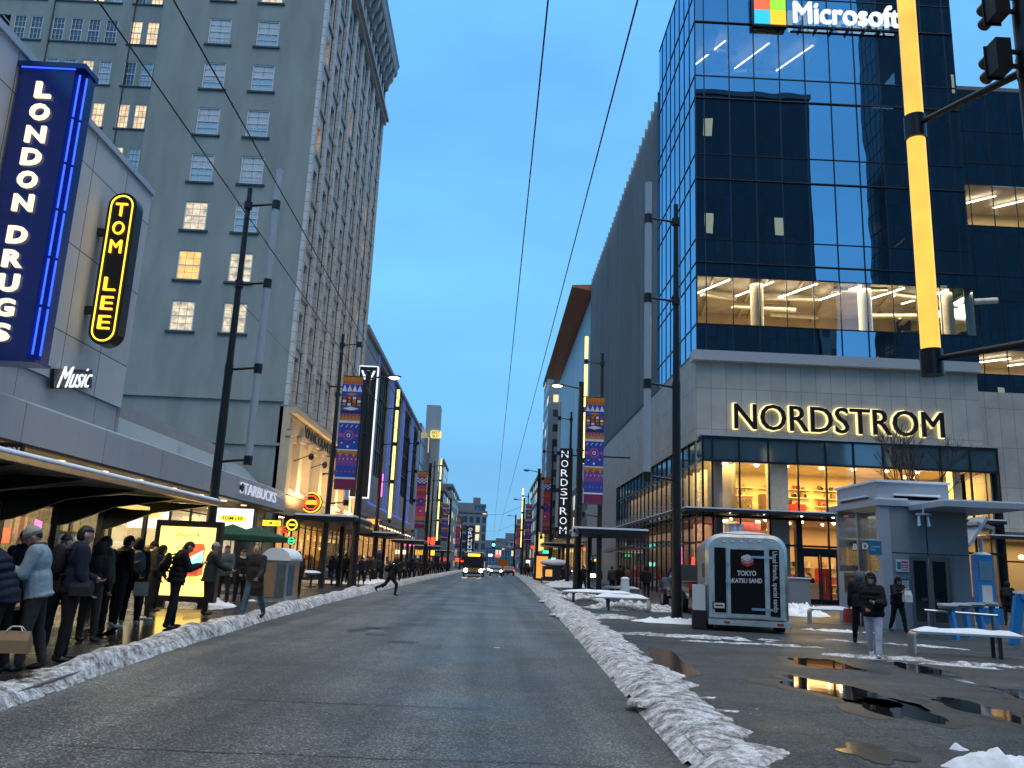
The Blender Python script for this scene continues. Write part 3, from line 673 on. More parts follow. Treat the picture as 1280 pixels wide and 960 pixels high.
b = MB(); b.box(VX, VX+.35, y0+.05, y1, 9.85, 10.25, 'terracotta_trim'); b.build('string_course', T); b = MB(); b.box(VX, VX+.4, y0, y1+.2, 41.4, 41.8, 'terracotta_trim'); b.box(VX-.02, VX+.62, y0-.05, y1+.3, 41.8, 42.1, 'terracotta_trim')
b.build('string_course', T)
for (y, z, hh) in fpos:
    far = z > 31 and y > 62
    pane = rnd.choices(['glass_dark','pane_warm','glass_dark','glass_old','pane_amber'], [6,1.6,3,2,1])[0]
    if nwin < 88 + 22:
        window(T, (VX-.30, y, z), 1.3, hh-.04, pane, rz=PI/2, cols=2, rows=2, frame='dark_metal')
    nwin += 1
b = MB()      # top storeys behind the cornice with round-headed openings
hol = []
for j in range(NB):
    yc = bay*(j+.5)
    for dy in (-.75, .75): hol.append((yc+dy-.45, yc+dy+.45, .5, 3.0))
wall_holes(b, (VX+.15, y0, 42.1), (0,1,0), (0,0,1), (1,0,0), y1-y0, 4.2, hol, 'terracotta', .5)
b.face([(VX-.4,y0,42),(VX-.4,y1,42),(VX-.4,y1,46.4),(VX-.4,y0,46.4)], 'glass_dark'); b.build('attic_wall', T)
b = MB(); pr = [(VX,46.1),(VX+.4,46.2),(VX+.5,46.5),(VX+.95,46.7),(VX+1.05,47.0),(VX+1.05,47.4),(VX+1.2,47.8),(VX,48.02)]
b.prism(pr, y0-.3, y1+.5, 'terracotta_trim', 'y'); b.build('cornice', T)
for k in range(17):
    y = y0+.4+k*1.47
    bb = MB(); bb.prism([(VX+.15,44.6),(VX+.4,44.7),(VX+.5,45.3),(VX+.8,45.7),(VX+.9,46.6),(VX+.15,46.6)], y-.22, y+.22, 'terracotta_trim', 'y'); bb.build('bracket', T)
b = MB(); b.face([(-46,50,48.05),(-22,50,48.05),(-22,80,48.05),(-46,80,48.05)], 'roof_grey')
b.face([(VX,y1,0),(VX,y1,47.9),(-40,y1,47.9),(-40,y1,0)], 'terracotta'); b.face([(VX,46,47.9),(VX,y1,47.9),(-22.1,y1,47.9),(-22.1,46,47.9)], 'roof_grey'); b.build('roof', T)
# base storeys, lit cream stone
b = MB(); hol = []
for j in range(NB): yc = bay*(j+.5); hol.append((yc-1.1, yc+1.1, 1.5, 4.2))
wall_holes(b, (VX+.3, y0, 3.9), (0,1,0), (0,0,1), (1,0,0), y1-y0, 4.7, hol, 'cream_stone', .45)
b.face([(VX+.3,y0,3.9),(VX+.3,y0,9.85),(VX-.2,y0,9.85),(VX-.2,y0,3.9)], 'cream_stone')
b.box(VX+.1, VX+.42, y0+.01, y1, 8.6, 9.45, 'cream_stone'); b.box(VX, VX+.75, y0+.03, y1, 9.5, 9.83, 'cream_stone'); b.box(VX+.3, VX+.5, y0+.02, y1, 5.0, 5.25, 'cream_stone')
for j in range(NB+1):
    y = min(max(y0+bay*j, y0+.45), y1-.45); b.box(VX+.3, VX+.52, y-.42, y+.42, 5.25, 8.2, 'cream_stone'); b.box(VX+.3, VX+.6, y-.5, y+.5, 8.2, 8.5, 'cream_stone')
b.build('lit_base', T)
b = MB(); b.face([(VX-.16,y0,5.0),(VX-.16,y1,5.0),(VX-.16,y1,8.5),(VX-.16,y0,8.5)], 'pane_cream')
for j in range(NB):
    yc = y0+bay*(j+.5); b.box(VX-.12, VX-.04, yc-.03, yc+.03, 5.3, 8.2, 'dark_metal'); b.box(VX-.12,VX-.04,yc-1.1,yc+1.1,6.9,7.0,'dark_metal')
b.build('base_window', T)
for k in range(4):
    lamp_area('facade_lamp', (VX+1.5, y0+3+k*6.1, 4.9), .5, 210, (1,.68,.33), (math.radians(180), math.radians(-28), 0), 2.4)
for k in range(6):
    bb = MB(); y = y0+2+k*4.0; bb.bar((VX+.35,y,7.0),(VX+1.3,y,7.4),.05,.05,'black_metal'); bb.ell((VX+1.35,y,7.3),(.16,.16,.22),'black_metal'); bb.build('spotlight', T)
storefront(T, VX+.15, 46.4, 70.2, 3.9, 1, 1.9, 'room_wall', light=170, lcol=(1,.68,.3), back='shop_amber', depth=2.6)
b = MB(); b.box(VX+.3, VX+2.6, 47.5, 70, 3.55, 3.85, 'black_metal'); b.box(VX+2.62, VX+2.66, 47.5, 70, 3.52, 3.9, 'dark_metal'); b.build('canopy', T)
s = MB(); text(s, 'VANCOUVER', 'sign_black', (VX+.46, 54.0, 9.03), (0,1,0), (0,0,1), w=8.6, h=.66, ext=.03, bold=.0); s.build('fascia_lettering', T)
s = MB(); text(s, 'BLOCK', 'sign_black', (VX+.46, 62.2, 9.03), (0,1,0), (0,0,1), w=5.0, h=.66, ext=.03, bold=.0); s.build('fascia_lettering', T)
# ------------------------------------------------------------------ wall signs on the left
T = thing('shop_sign', 'tall blue vertical sign with cream letters and blue neon edge high on the panel wall', 'sign', (-11.2, 18.4, 5.7))
b = MB()
sg = [(-11.93,18.2),(-10.62,18.2),(-10.40,18.42),(-10.40,18.75),(-11.93,18.75)]
b.prism(sg, 5.66, 12.95, 'sign_blue', 'z'); b.box(-11.98, -10.36, 18.14, 18.8, 12.95, 13.08, 'sign_blue'); b.box(-11.98, -10.36, 18.14, 18.8, 5.6, 5.66, 'sign_blue'); b.build('sign_box', T)
s = MB(); zt = 12.62
for i, ch in enumerate('LONDON'): text(s, ch, 'letter_cream', (-11.27, 18.15, zt-.30-i*.585), (1,0,0), (0,0,1), w=.46 if ch != 'L' else .38, h=.42, ext=.035, bold=.035)
s.build('lettering', T); s = MB()
for i, ch in enumerate('DRUGS'): text(s, ch, 'letter_cream', (-11.27, 18.15, zt-4.02-i*.585), (1,0,0), (0,0,1), w=.45, h=.42, ext=.035, bold=.035)
s.build('lettering', T)
b = MB()
for k in range(6): b.tube((-10.50, 18.22, 5.8+k*1.18), (-10.50, 18.22, 6.9+k*1.18), .022, 'neon_blue'); b.tube((-10.40, 18.36, 5.8+k*1.18), (-10.40, 18.36, 6.9+k*1.18), .022, 'neon_blue')
b.tube((-11.9,18.16,12.92),(-10.6,18.16,12.92),.018,'neon_blue'); b.build('neon_tube', T)
b = MB(); b.box(-12.0,-11.9,18.3,18.6,10.3,10.6,'dark_metal'); b.box(-12.0,-11.9,18.3,18.6,7.4,7.7,'dark_metal'); b.build('bracket', T)
T = thing('shop_sign', 'black pill-shaped vertical sign outlined in yellow neon beside the blue sign', 'sign', (-11.3, 23, 7.2))
def pill(cx, z0, z1, r, n=12): 
    return [(cx+r*math.cos(t), z1-r+r*math.sin(t)) for t in [PI*k/n for k in range(n+1)]]+[(cx+r*math.cos(t), z0+r+r*math.sin(t)) for t in [PI+PI*k/n for k in range(n+1)]]
b = MB(); b.prism(pill(-11.32,7.25,11.9,.42), 22.9, 23.35, 'sign_black', 'y'); b.box(-12.0,-11.7,23.0,23.2,8.2,8.4,'dark_metal'); b.box(-12.0,-11.7,23.0,23.2,10.6,10.8,'dark_metal'); b.build('sign_box', T)
b = MB(); P = [(x,22.87,z) for x,z in pill(-11.32,7.36,11.79,.31)]; b.path(P+[P[0]], .024, 'neon_yellow', 6); b.build('neon_outline', T)
s = MB()
for i, ch in enumerate('TOM LEE'):
    if ch != ' ': text(s, ch, 'neon_amber', (-11.32, 22.86, 11.35-i*.575), (1,0,0), (0,0,1), w=.34, h=.40, ext=.03, bold=.0)
s.build('lettering', T)
T = thing('script_sign', 'small white neon script sign low on the panel wall', 'sign', (-11.95, 22.8, 6.2))
b = MB(); b.obox((-11.93,22.8,6.2),(.05,0,0),(0,1.0,.22),(0,-.06,.26),'dark_metal'); b.build('backing', T)
s = MB(); text(s, 'Music', 'letter_white', (-11.83, 22.8, 6.25), (0,1,.22), (0,0,1), w=1.8, h=.60, ext=.02, bold=-.012, shear=.5); s.build('lettering', T)
T = thing('coffee_sign', 'white lettered coffee shop sign on the grey fascia beside the cream corner', 'sign', (-11.25, 40.5, 4.4))
s = MB(); text(s, 'STARBUCKS', 'letter_dim', (-11.2, 40.0, 4.5), (0,1,0), (0,0,1), w=6.2, h=.50, ext=.02, bold=.0); s.build('lettering', T)
b = MB(); b.tube((-11.24,37.1,4.5),(-11.17,37.1,4.5),.2,'dark_metal',n=18); b.build('round_mark', T)
T = thing('fascia_sign', 'small dark sign with white lettering under the fascia at the left edge', 'sign', (-11.2,16.6,3.9))
c = AY(15, 572, 18.3); b = MB(); b.box(c.x-.75, c.x+.22, 18.25, 18.35, c.z-.3, c.z+.32, 'sign_black'); b.build('sign_board', T)
s = MB(); text(s, 'LONDON', 'white_paint', (c.x-.26, 18.235, c.z+.14), (1,0,0), (0,0,1), w=.85, h=.17, bold=.02); s.build('lettering', T); s = MB(); text(s, 'DRUGS', 'white_paint', (c.x-.26, 18.235, c.z-.14), (1,0,0), (0,0,1), w=.75, h=.17, bold=.02); s.build('lettering', T)
def signbox(label, c, w, h, d, m, txt=None, tm='sign_black', border=None, face=(0,-1,0), tw=.8, th=.5, cat='sign', name='lit_sign', group=None):
    """box sign facing -y (face 0,-1,0) or facing +x / -x"""
    c = Vector(c); T = thing(name, label, cat, c, group=group); b = MB(); F = Vector(face); R = Vector((1,0,0)) if F.y else Vector((0, F.x, 0)); 
    b.obox(c, R*w/2, F*d/2, (0,0,h/2), 'sign_black'); b.build('sign_box', T)
    f = MB(); o = c+F*(d/2+.004); f.obox(o, R*(w/2-.03), F*.003, (0,0,h/2-.03), m); f.build('sign_face', T)
    if txt: s = MB(); text(s, txt, tm, o+F*.012, R, (0,0,1), w=w*tw, h=h*th, ext=.008, bold=.01); s.build('lettering', T)
    return T
c = AX(291, 650, -13.3)
signbox('white lit panel with a yellow oval above the green umbrellas', AY(291,650,38), 1.9, 1.1, .12, 'screen_white', None)
T2 = thing('oval_sign', 'yellow oval sign reading two words on the white lit panel', 'sign', AY(291,648,37.9)); p = AY(291,648,37.88)
b = MB(); b.prism([(p.x+.62*math.cos(t)**1, p.z+.17*math.sin(t)) for t in [2*PI*k/24 for k in range(24)]], 37.84, 37.9, 'neon_yellow', 'y'); b.build('sign_face', T2)
s = MB(); text(s, 'TOM LEE', 'sign_black', (p.x, 37.82, p.z), (1,0,0), (0,0,1), w=.95, h=.16, bold=.02); s.build('lettering', T2)
signbox('narrow black hanging sign with yellow oval under the dark canopy', AY(340,654,44), 1.0, .34, .1, 'neon_yellow', 'TOM LEE')
signbox('vertical white lettered blade sign beside the green umbrellas', AY(324,668,44), .42, 2.6, .1, 'cream_stone')
s = MB(); o = AY(324,668,44)
for i, ch in enumerate('MONTE'): text(s, ch, 'white_paint', (o.x, 43.93, o.z+.9-i*.45), (1,0,0), (0,0,1), w=.2, h=.3, bold=.02)
s.build('lettering', bpy.data.objects[[q.name for q in COL.objects if q.name.startswith('lit_sign') and q.type=='EMPTY'][-1]])
# orange neon signs over the burger and cigar shops
T = thing('neon_sign', 'small orange neon lozenge sign on the lit stone front', 'sign', AY(361,624,50)); p = AY(361,624,50)
b = MB(); b.box(p.x-.55, p.x+.45, 50, 50.25, p.z-.38, p.z+.38, 'sign_black'); b.build('sign_box', T)
b = MB(); P = [(p.x-.05+.45*math.cos(t), 49.95, p.z+.3*math.sin(t)) for t in [2*PI*k/10 for k in range(11)]]; b.path(P, .035, 'neon_orange', 6)
for k in range(2): b.box(p.x-.32, p.x+.22, 49.95, 49.97, p.z-.14+k*.17, p.z-.05+k*.17, 'neon_amber')
b.build('neon_outline', T)
T = thing('neon_sign', 'large round orange and red neon sign on the lit stone front', 'sign', AY(389,628,52)); p = AY(389,628,52)
b = MB(); b.tube((p.x,52,p.z),(p.x,52.3,p.z),.66,'sign_black',n=28); b.build('sign_box', T)
b = MB(); P = [(p.x+.60*math.cos(t), 51.96, p.z+.60*math.sin(t)) for t in [2*PI*k/24 for k in range(25)]]; b.path(P, .045, 'neon_amber', 6)
P = [(p.x-.45,51.96,p.z+.12),(p.x-.18,51.96,p.z+.40),(p.x+.18,51.96,p.z+.40),(p.x+.45,51.96,p.z+.12),(p.x+.45,51.96,p.z-.12),(p.x+.18,51.96,p.z-.4),(p.x-.18,51.96,p.z-.4),(p.x-.45,51.96,p.z-.12),(p.x-.45,51.96,p.z+.12)]
b.path(P, .035, 'neon_red', 6); b.box(p.x-.36,p.x+.36,51.95,51.98,p.z-.14,p.z+.14,'neon_orange'); b.build('neon_outline', T)
for (px, py, Yd, r, mt_, lab) in ((365,656,46,.27,'neon_yellow','round yellow neon sign hanging under the dark canopy'),(364,676,46,.17,'neon_green','small green neon sign below the round yellow one'),(356,662,47,.16,'neon_red','small red neon sign left of the round yellow one')):
    p = AY(px,py,Yd); T = thing('neon_sign', lab, 'sign', p); b = MB(); b.box(p.x-r*1.15,p.x+r*1.15,Yd+.02,Yd+.1,p.z-r*1.15,p.z+r*1.15,'sign_black'); b.build('backing', T)
    b = MB(); P = [(p.x+r*math.cos(t), Yd, p.z+r*math.sin(t)) for t in [2*PI*k/12 for k in range(13)]]; b.path(P, r*.16, mt_, 6); b.box(p.x-r*.6,p.x+r*.6,Yd-.02,Yd+.01,p.z-r*.2,p.z+r*.2,mt_); b.build('neon_outline', T)
# ------------------------------------------------------------------ RIGHT: department store block
RX, RY, RE = 12.4, 50.0, 30.35
T = thing('department_store', 'glass and stone department store block with offices above on the right corner', 'building', (22, 60, 0))
def zc(py): return AY(869, py, RY).z
# --- stone podium
b = MB()
wall_holes(b, (RX, RY+.3, 0), (1,0,0), (0,0,1), (0,-1,0), RE-RX, 14.72, [(0.01, RE-RX-.01, 0, 9.7)], 'stone_panel', .3)
b.face([(RX,RY+.3,9.7),(RX,RY+.3,15.4),(RX,109,15.4),(RX,109,9.7)], 'stone_panel')
b.face([(RE,RY+.3,0),(RE,RY+3,0),(RE,RY+3,15),(RE,RY+.3,15)], 'stone_panel')
b.box(RE, 60, RY+2.5, RY+3, 5.0, 14.1, 'stone_panel'); b.face([(RX,83.5,0),(RX,109,0),(RX,109,9.7),(RX,83.5,9.7)][::-1], 'stone_plain')
b.build('stone_podium', T)
b = MB(); b.box(RX-.25, RE+.05, RY-.15, RY+.9, 14.72, 15.36, 'soffit_grey'); b.build('soffit_band', T)
# --- curtain wall floors: (z0,z1,kind)
Z = {k: zc(v) for k, v in dict(a=437, b=404, c=327, d=298, e=223, f=192, g=122, h=94, i=27).items()}
floors = [(15.36, Z['b'], 'sp'), (Z['b'], Z['c']-.95, 'lit'), (Z['c']-.95, Z['c'], 'sp'), (Z['c'], Z['d'], 'sp'), (Z['d'], Z['e'], 'dk'), (Z['e'], Z['f'], 'sp'), (Z['f'], Z['g'], 'dk'),
          (Z['g'], Z['h'], 'sp'), (Z['h'], Z['i'], 'top'), (Z['i'], Z['i']+2.2, 'sp'), (Z['i']+2.2, Z['i']+6, 'dk')]
ZT = Z['i']+6
xs = [RX]+[AY(p, 200, RY).x for p in (881, 913, 945, 977.5, 1010, 1042, 1074, 1105)]
while xs[-1] < RE-2: xs.append(xs[-1]+1.56)
xs.append(RE)
for (z0, z1, k) in floors:
    mtn = {'sp': 'glass_spandrel', 'lit': 'glass_lit', 'dk': 'glass_vision', 'top': 'glass_vision'}[k]; g = MB()
    for x0, x1 in zip(xs[:-1], xs[1:]): g.face([(x0,RY,z0),(x1,RY,z0),(x1,RY,z1),(x0,RY,z1)], mtn)
    g.build('spandrel_glass' if k == 'sp' else 'window_glass', T); g = MB(); yy = 50.0
    while yy < 62.2: y2 = min(yy+1.56, 62.2); g.face([(RX,yy,z0),(RX,y2,z0),(RX,y2,z1),(RX,yy,z1)][::-1], 'glass_spandrel'); yy = y2
    g.build('side_glass', T); g = MB(); g.face([(RE,RY,z0),(RE,58,z0),(RE,58,z1),(RE,RY,z1)], mtn); g.build('end_glass', T)
b = MB()
for i, x in enumerate(xs): b.box(x-.028, x+.028, RY-.06, RY-.003, 15.36, ZT, 'mullion')
for z in sorted({z for f in floors for z in f[:2]}):
    major = any(abs(z-q) < .01 for q in (Z['c'], Z['e'], Z['g'], Z['i']))
    b.box(RX-.02, RE+.02, RY-.05 if not major else RY-.12, RY-.004, z-.03, z+.03, 'mullion' if not major else 'dark_metal')
    b.box(RX-.05, RX-.004, RY+.02, 62.2, z-.03, z+.03, 'mullion')
yy = 50.0
while yy < 62.2: b.box(RX-.04, RX-.003, yy-.015, yy+.015, 15.36, ZT, 'mullion'); yy += 1.56
b.box(RX-.03, RX+.05, RY-.05, RY+.03, 15.36, ZT, 'dark_metal')
b.build('mullions', T)
# lit office floor interior
def office(z0, z1, x0, x1, wall, y1=60.0, cols=True, dx=2.9, ang=.9, energy=None, name='office_interior', bright=True):
    r = MB(); r.face([(x0,y1,z0),(x1,y1,z0),(x1,y1,z1),(x0,y1,z1)], wall); r.face([(x0,RY+.1,z0),(x1,RY+.1,z0),(x1,y1,z0),(x0,y1,z0)], 'room_floor')
    r.face([(x0,RY+.1,z1),(x1,RY+.1,z1),(x1,y1,z1),(x0,y1,z1)], 'room_ceiling' if bright else 'room_dark')
    rn = random.Random(int(z0*3))
    if bright:
        for k in range(9):     # ducts and trusses below the ceiling
            x = x0+1+(x1-x0-2)*rn.random(); y = RY+1+rn.random()*7; r.tube((x,y,z1-.35-rn.random()*.3), (x+rn.uniform(2,5),y+rn.uniform(-1,1),z1-.35-rn.random()*.3), .16+.1*rn.random(), 'room_white')
            r.bar((x,RY+.5,z1-.2),(x+1.5,y1,z1-.2),.12,.2,'room_ceiling')
        for k in range(10): x = x0+1+(x1-x0-2)*rn.random(); r.box(x, x+1.1, RY+2+rn.random()*4, RY+3+rn.random()*4, z0, z0+.8+.3*rn.random(), 'dark_metal')
    if cols:
        for x in (x0+4.3, x0+11.5, x0+17): r.tube((x,RY+1.6,z0),(x,RY+1.6,z1),.42,'room_white',n=14)
    r.build(name, T)
    l = MB(); x = x0+.8 if dx < 99 else x1
    while x < x1-1.5: l.bar((x+1.7*ang,RY+1.0,z1-.55),(x,RY+4.2,z1-.55),.09,.07,'office_light'); x += dx
    if l.v: l.build('strip_light', T)
    if energy: lamp_area('office_lamp', ((x0+x1)/2,RY+4,z1-.6), x1-x0-1, energy, (1,.84,.52), (0,0,0), 6)
office(Z['b'], Z['c']-.2, RX+.1, RE-.1, 'room_wall', energy=2600)
office(Z['h'], Z['i']-.1, RX+.1, xs[7], 'room_white', energy=110, cols=False, dx=3.1)
for (z0, z1, k) in floors:
    if k == 'dk': office(z0, z1-.05, RX+.1, RE-.1, 'room_dark', cols=False, dx=999, bright=False)
b = MB(); b.face([(RX+.05,RY+.4,15.4),(RX+.05,62,15.4),(RX+.05,62,ZT),(RX+.05,RY+.4,ZT)], 'room_dark'); b.face([(RX,RY,ZT),(RE,RY,ZT),(RE,60,ZT),(RX,62,ZT)], 'roof_grey'); b.face([(RX,62,15),(RE,62,15),(RE,62,ZT),(RX,62,ZT)][::-1], 'stone_plain'); b.build('core', T)
# right wing set back
b = MB(); WY = 55.0
zl = [AY(1240, p, WY).z for p in (500, 468, 437, 375, 345, 283, 232, 205, 165)]+[38.0]
kinds = ['sp','lit','sp','sp','sp','lit','sp','dk','sp']
w1, w2 = MB(), MB()
for (z0, z1, k) in zip(zl[:-1], zl[1:], kinds):
    x = RE+.02; w2 = MB()
    while x < 55: (w2 if k == 'lit' else w1).face([(x,WY,z0),(x+1.7,WY,z0),(x+1.7,WY,z1),(x,WY,z1)], {'lit':'glass_lit','sp':'glass_spandrel','dk':'glass_spandrel'}[k]); x += 1.7
    if w2.v: w2.build('rear_wing_glass', T)
    w1.box(RE, 55, WY-.05, WY-.01, z0-.03, z0+.03, 'mullion')
    if k == 'lit':
        w1.face([(RE,WY+5,z0),(55,WY+5,z0),(55,WY+5,z1),(RE,WY+5,z1)], 'room_wall'); w1.face([(RE,WY+.1,z1),(55,WY+.1,z1),(55,WY+5,z1),(RE,WY+5,z1)], 'room_ceiling'); w1.face([(RE,WY+.1,z0),(55,WY+.1,z0),(55,WY+5,z0),(RE,WY+5,z0)], 'room_floor')
        for q in range(5): w1.bar((RE+3+q*3, WY+1, z1-.3), (RE+1+q*3, WY+3, z1-.3), .1, .08, 'office_light')
        lamp_area('office_lamp', (38,WY+2.5,z1-.2), 14, 330, (1,.82,.45), (0,0,0), 3)
x = RE
while x < 55: w1.box(x-.03, x+.03, WY-.06, WY-.01, zl[0], 38, 'mullion'); x += 1.7
w1.box(RE, 55, WY, WY+12, 38, 38.3, 'roof_grey'); w1.build('rear_wing', T)
# --- street level glass box
GX0, GX1, GY = 12.6, 30.75, 49.6
gx = [GX0]+[AY(p, 560, GY).x for p in (890, 923.5, 960, 996, 1031, 1066, 1103, 1138, 1174, 1210.6)]+[GX1]
f = MB(); tr = MB(); st = MB()
def col(z0, z1, mb, m, skip=()):
    for i, (x0, x1) in enumerate(zip(gx[:-1], gx[1:])):
        if i not in skip: mb.face([(x0,GY,z0),(x1,GY,z0),(x1,GY,z1),(x0,GY,z1)], m)
    y = GY
    while y < 83: mb.face([(GX0,y,z0),(GX0,y+1.75,z0),(GX0,y+1.75,z1),(GX0,y,z1)][::-1], m); y += 1.7502
col(8.35, 9.78, tr, 'glass_transom'); col(5.35, 8.35, st, 'glass_store'); col(PZ, 5.0, st, 'glass_store', skip=(4,5))
tr.build('transom_glass', T); st.build('store_glass', T)
for x in gx: f.box(x-.05, x+.05, GY-.08, GY+.04, PZ, 9.8, 'mullion')
for z in (9.8, 8.35, 5.35, 5.0, 3.45, .35): f.box(GX0-.06, GX1+.06, GY-.09, GY+.05, z-.06, z+.06, 'mullion')
y = GY
while y < 83.5: f.box(GX0-.07, GX0+.04, y-.04, y+.04, PZ, 9.8, 'mullion'); y += 1.75
for z in (9.8, 8.35, 5.35, 5.0, 3.45): f.box(GX0-.08, GX0+.05, GY, 83, z-.055, z+.055, 'mullion')
f.box(GX1-.02, GX1+.03, GY, 53, PZ, 9.8, 'glass_transom'); f.box(GX1+.03, 60, 53.0, 53.3, 4.6, 5.3, 'stone_plain')
f.box(GX0-.1, GX1+.1, GY-.12, RY+.3, 9.86, 9.98, 'soffit_grey'); f.build('store_frame', T)
# interiors, two storeys
def store_floor(z0, z1, energy, col_, yb=57.0, seed=1, name='store_interior'):
    r = MB(); rn = random.Random(seed)
    r.face([(GX0+1.2,yb,z0),(GX1-.2,yb,z0),(GX1-.2,yb,z1),(GX0+1.2,yb,z1)], 'room_wall')
    r.face([(GX0+.1,GY+.1,z0),(GX1-.1,GY+.1,z0),(GX1-.1,yb,z0),(GX0+.1,yb,z0)], 'room_floor')
    r.face([(GX0+.1,GY+.1,z1),(GX1-.1,GY+.1,z1),(GX1-.1,83,z1),(GX0+.1,83,z1)], 'room_ceiling')
    r.box(GX0+.9, GX0+1.3, GY+.4, GY+1.2, z0, z1, 'stone_plain'); r.box(gx[3]+.1, gx[4]-.5, GY+.3, GY+.9, z0, z1, 'room_white'); r.box(gx[10]-.8, gx[10]-.3, GY+.6, GY+1.3, z0, z1, 'room_white')
    for k in range(9):      # back wall shelving with goods
        x = GX0+1.8+k*1.95; w = 1.6
        if rn.random() < .8:
            for j in range(4): zz = z0+.5+j*.55; r.box(x, x+w, yb-.45, yb-.05, zz, zz+.04, 'room_white'); 
            for j in range(14): xx = x+rn.random()*(w-.2); zz = z0+.54+.55*rn.randrange(4); r.box(xx, xx+.12+.1*rn.random(), yb-.4, yb-.15, zz, zz+.15+.25*rn.random(), rn.choice(['goods_mix','goods_red','room_white','dark_metal','wood']))
    for k in range(12):
        x = GX0+1.5+rn.random()*16; y = GY+1+rn.random()*4; r.box(x, x+.9, y, y+.6, z0, z0+.7+.7*rn.random(), rn.choice(['wood','goods_mix','room_white','dark_metal','goods_red']))
    r.box(GX1-.35, GX1-.25, GY+.3, yb, z0, z1, 'stone_plain')
    for k in range(2): x = GX0+2+rn.random()*15; r.tube((x,GY+1.4,z1),(x,GY+1.4,z1-.5),.01,'dark_metal',n=5); r.ell((x,GY+1.4,z1-.6),(.12,.12,.12),'glow_warm')
    r.build(name, T)
    l = MB()
    for i in range(8):
        for j in range(2): l.tube((GX0+2+i*2.1+rn.random()*.3, GY+1.2+j*1.7, z1-.02), (GX0+2+i*2.1, GY+1.2+j*1.7, z1-.05), .11, 'ceiling_light', n=8)
    l.build('downlight', T)
    lamp_area('store_lamp', ((GX0+GX1)/2, GY+3.4, z1-.15), 16, energy, col_, (0,0,0), 5)
store_floor(5.35, 8.6, 2500, (1,.62,.15), seed=4); store_floor(PZ+.02, 5.0, 800, (1,.56,.2), seed=9)
r = MB()     # side windows of the store along the street
r.face([(GX0+2.4,51,0),(GX0+2.4,83,0),(GX0+2.4,83,9),(GX0+2.4,51,9)][::-1], 'stone_plain')
for k in range(17):
    y = 51+k*1.9; r.box(GX0+1.0, GX0+1.8, y, y+.9, PZ, 1.2+.9*random.random(), random.choice(['goods_mix','goods_red','room_white','goods_pink','wood']))
    r.box(GX0+.7, GX0+2.2, y+.2, y+.26, 5.4, 8.2, 'room_white')
r.face([(GX0+.1,50,5.2),(GX0+2.4,50,5.2),(GX0+2.4,83,5.2),(GX0+.1,83,5.2)], 'room_ceiling')
r.build('side_display', T)
lamp_area('store_lamp', (GX0+1.3, 66, 4.9), 2, 260, (1,.60,.38), (0,0,0), 28); lamp_area('store_lamp', (GX0+1.3, 66, 8.2), 2, 150, (1,.7,.38), (0,0,0), 28)
b = MB(); b.box(GX0+.3, GX0+.36, 56.2, 57.2, 1.6, 3.3, 'neon_pink'); b.build('pink_screen', T)
for (ya, yb_) in ((51.2,52.3),(52.6,53.8)):
    b = MB(); b.box(GX0+.3, GX0+.36, ya, yb_, 1.7, 2.6, 'neon_red'); b.build('red_screen', T)
b = MB(); g = MB()      # recessed shop window right of the glass box
for k in range(14): x = GX1+.1+k*1.9; b.box(x-.04,x+.04,52.8,52.9,PZ,4.6,'mullion')
b.box(GX1+.1,56,52.8,52.9,3.1,3.2,'mullion'); b.box(GX1+.1,56,52.8,52.9,PZ,.35,'mullion'); b.box(GX1+.1,56,52.8,52.9,4.5,4.6,'mullion')
b.face([(GX1+.1,57,PZ),(56,57,PZ),(56,57,4.6),(GX1+.1,57,4.6)],'room_wall'); b.face([(GX1+.1,52.9,4.6),(56,52.9,4.6),(56,57,4.6),(GX1+.1,57,4.6)],'room_ceiling')
for k in range(9): x = GX1+1+k*2.3; b.box(x,x+1.1,54,55,PZ,.9+.1*(k%4),('wood','goods_mix','dark_metal')[k%3]); b.ell((x+.5,54,3.5),(.2,.2,.16),'glow_warm')
b.build('side_shop', T); g.face([(GX1+.1,52.85,.35),(56,52.85,.35),(56,52.85,4.5),(GX1+.1,52.85,4.5)],'glass_store'); g.build('side_shop_glass', T)
lamp_area('store_lamp', (40, 54.8, 4.4), 20, 420, (1,.66,.3), (0,0,0), 3)
# entrance doors
b = MB(); x0, x1 = gx[4], gx[6]
b.box(x0-.25, x0+.1, GY-.15, GY+.3, PZ, 5.0, 'dark_metal'); b.box(x1-.1, x1+.25, GY-.15, GY+.3, PZ, 5.0, 'dark_metal'); b.box(x0+.1, x1-.1, GY-.15, GY+.2, 3.0, 3.35, 'dark_metal'); b.build('door_surround', T)
for k in range(3):
    a = x0+.12+k*(x1-x0-.24)/3; c = x0+.10+(k+1)*(x1-x0-.24)/3
    d = MB(); d.box(a, a+.09, GY+.0, GY+.07, PZ, 3.0, 'dark_metal'); d.box(c-.11, c-.02, GY, GY+.07, PZ, 3.0, 'dark_metal'); d.box(a+.09, c-.11, GY, GY+.07, PZ, .3, 'dark_metal'); d.box(a+.09, c-.11, GY, GY+.07, 2.85, 3.0, 'dark_metal')
    d.face([(a+.09,GY+.03,.3),(c-.11,GY+.03,.3),(c-.11,GY+.03,2.85),(a+.09,GY+.03,2.85)], 'glass_clear'); do = d.build('door', T)
    h = MB(); h.tube((a+.2,GY-.06,.9),(a+.2,GY-.06,1.7),.02,'steel'); h.build('handle', do)
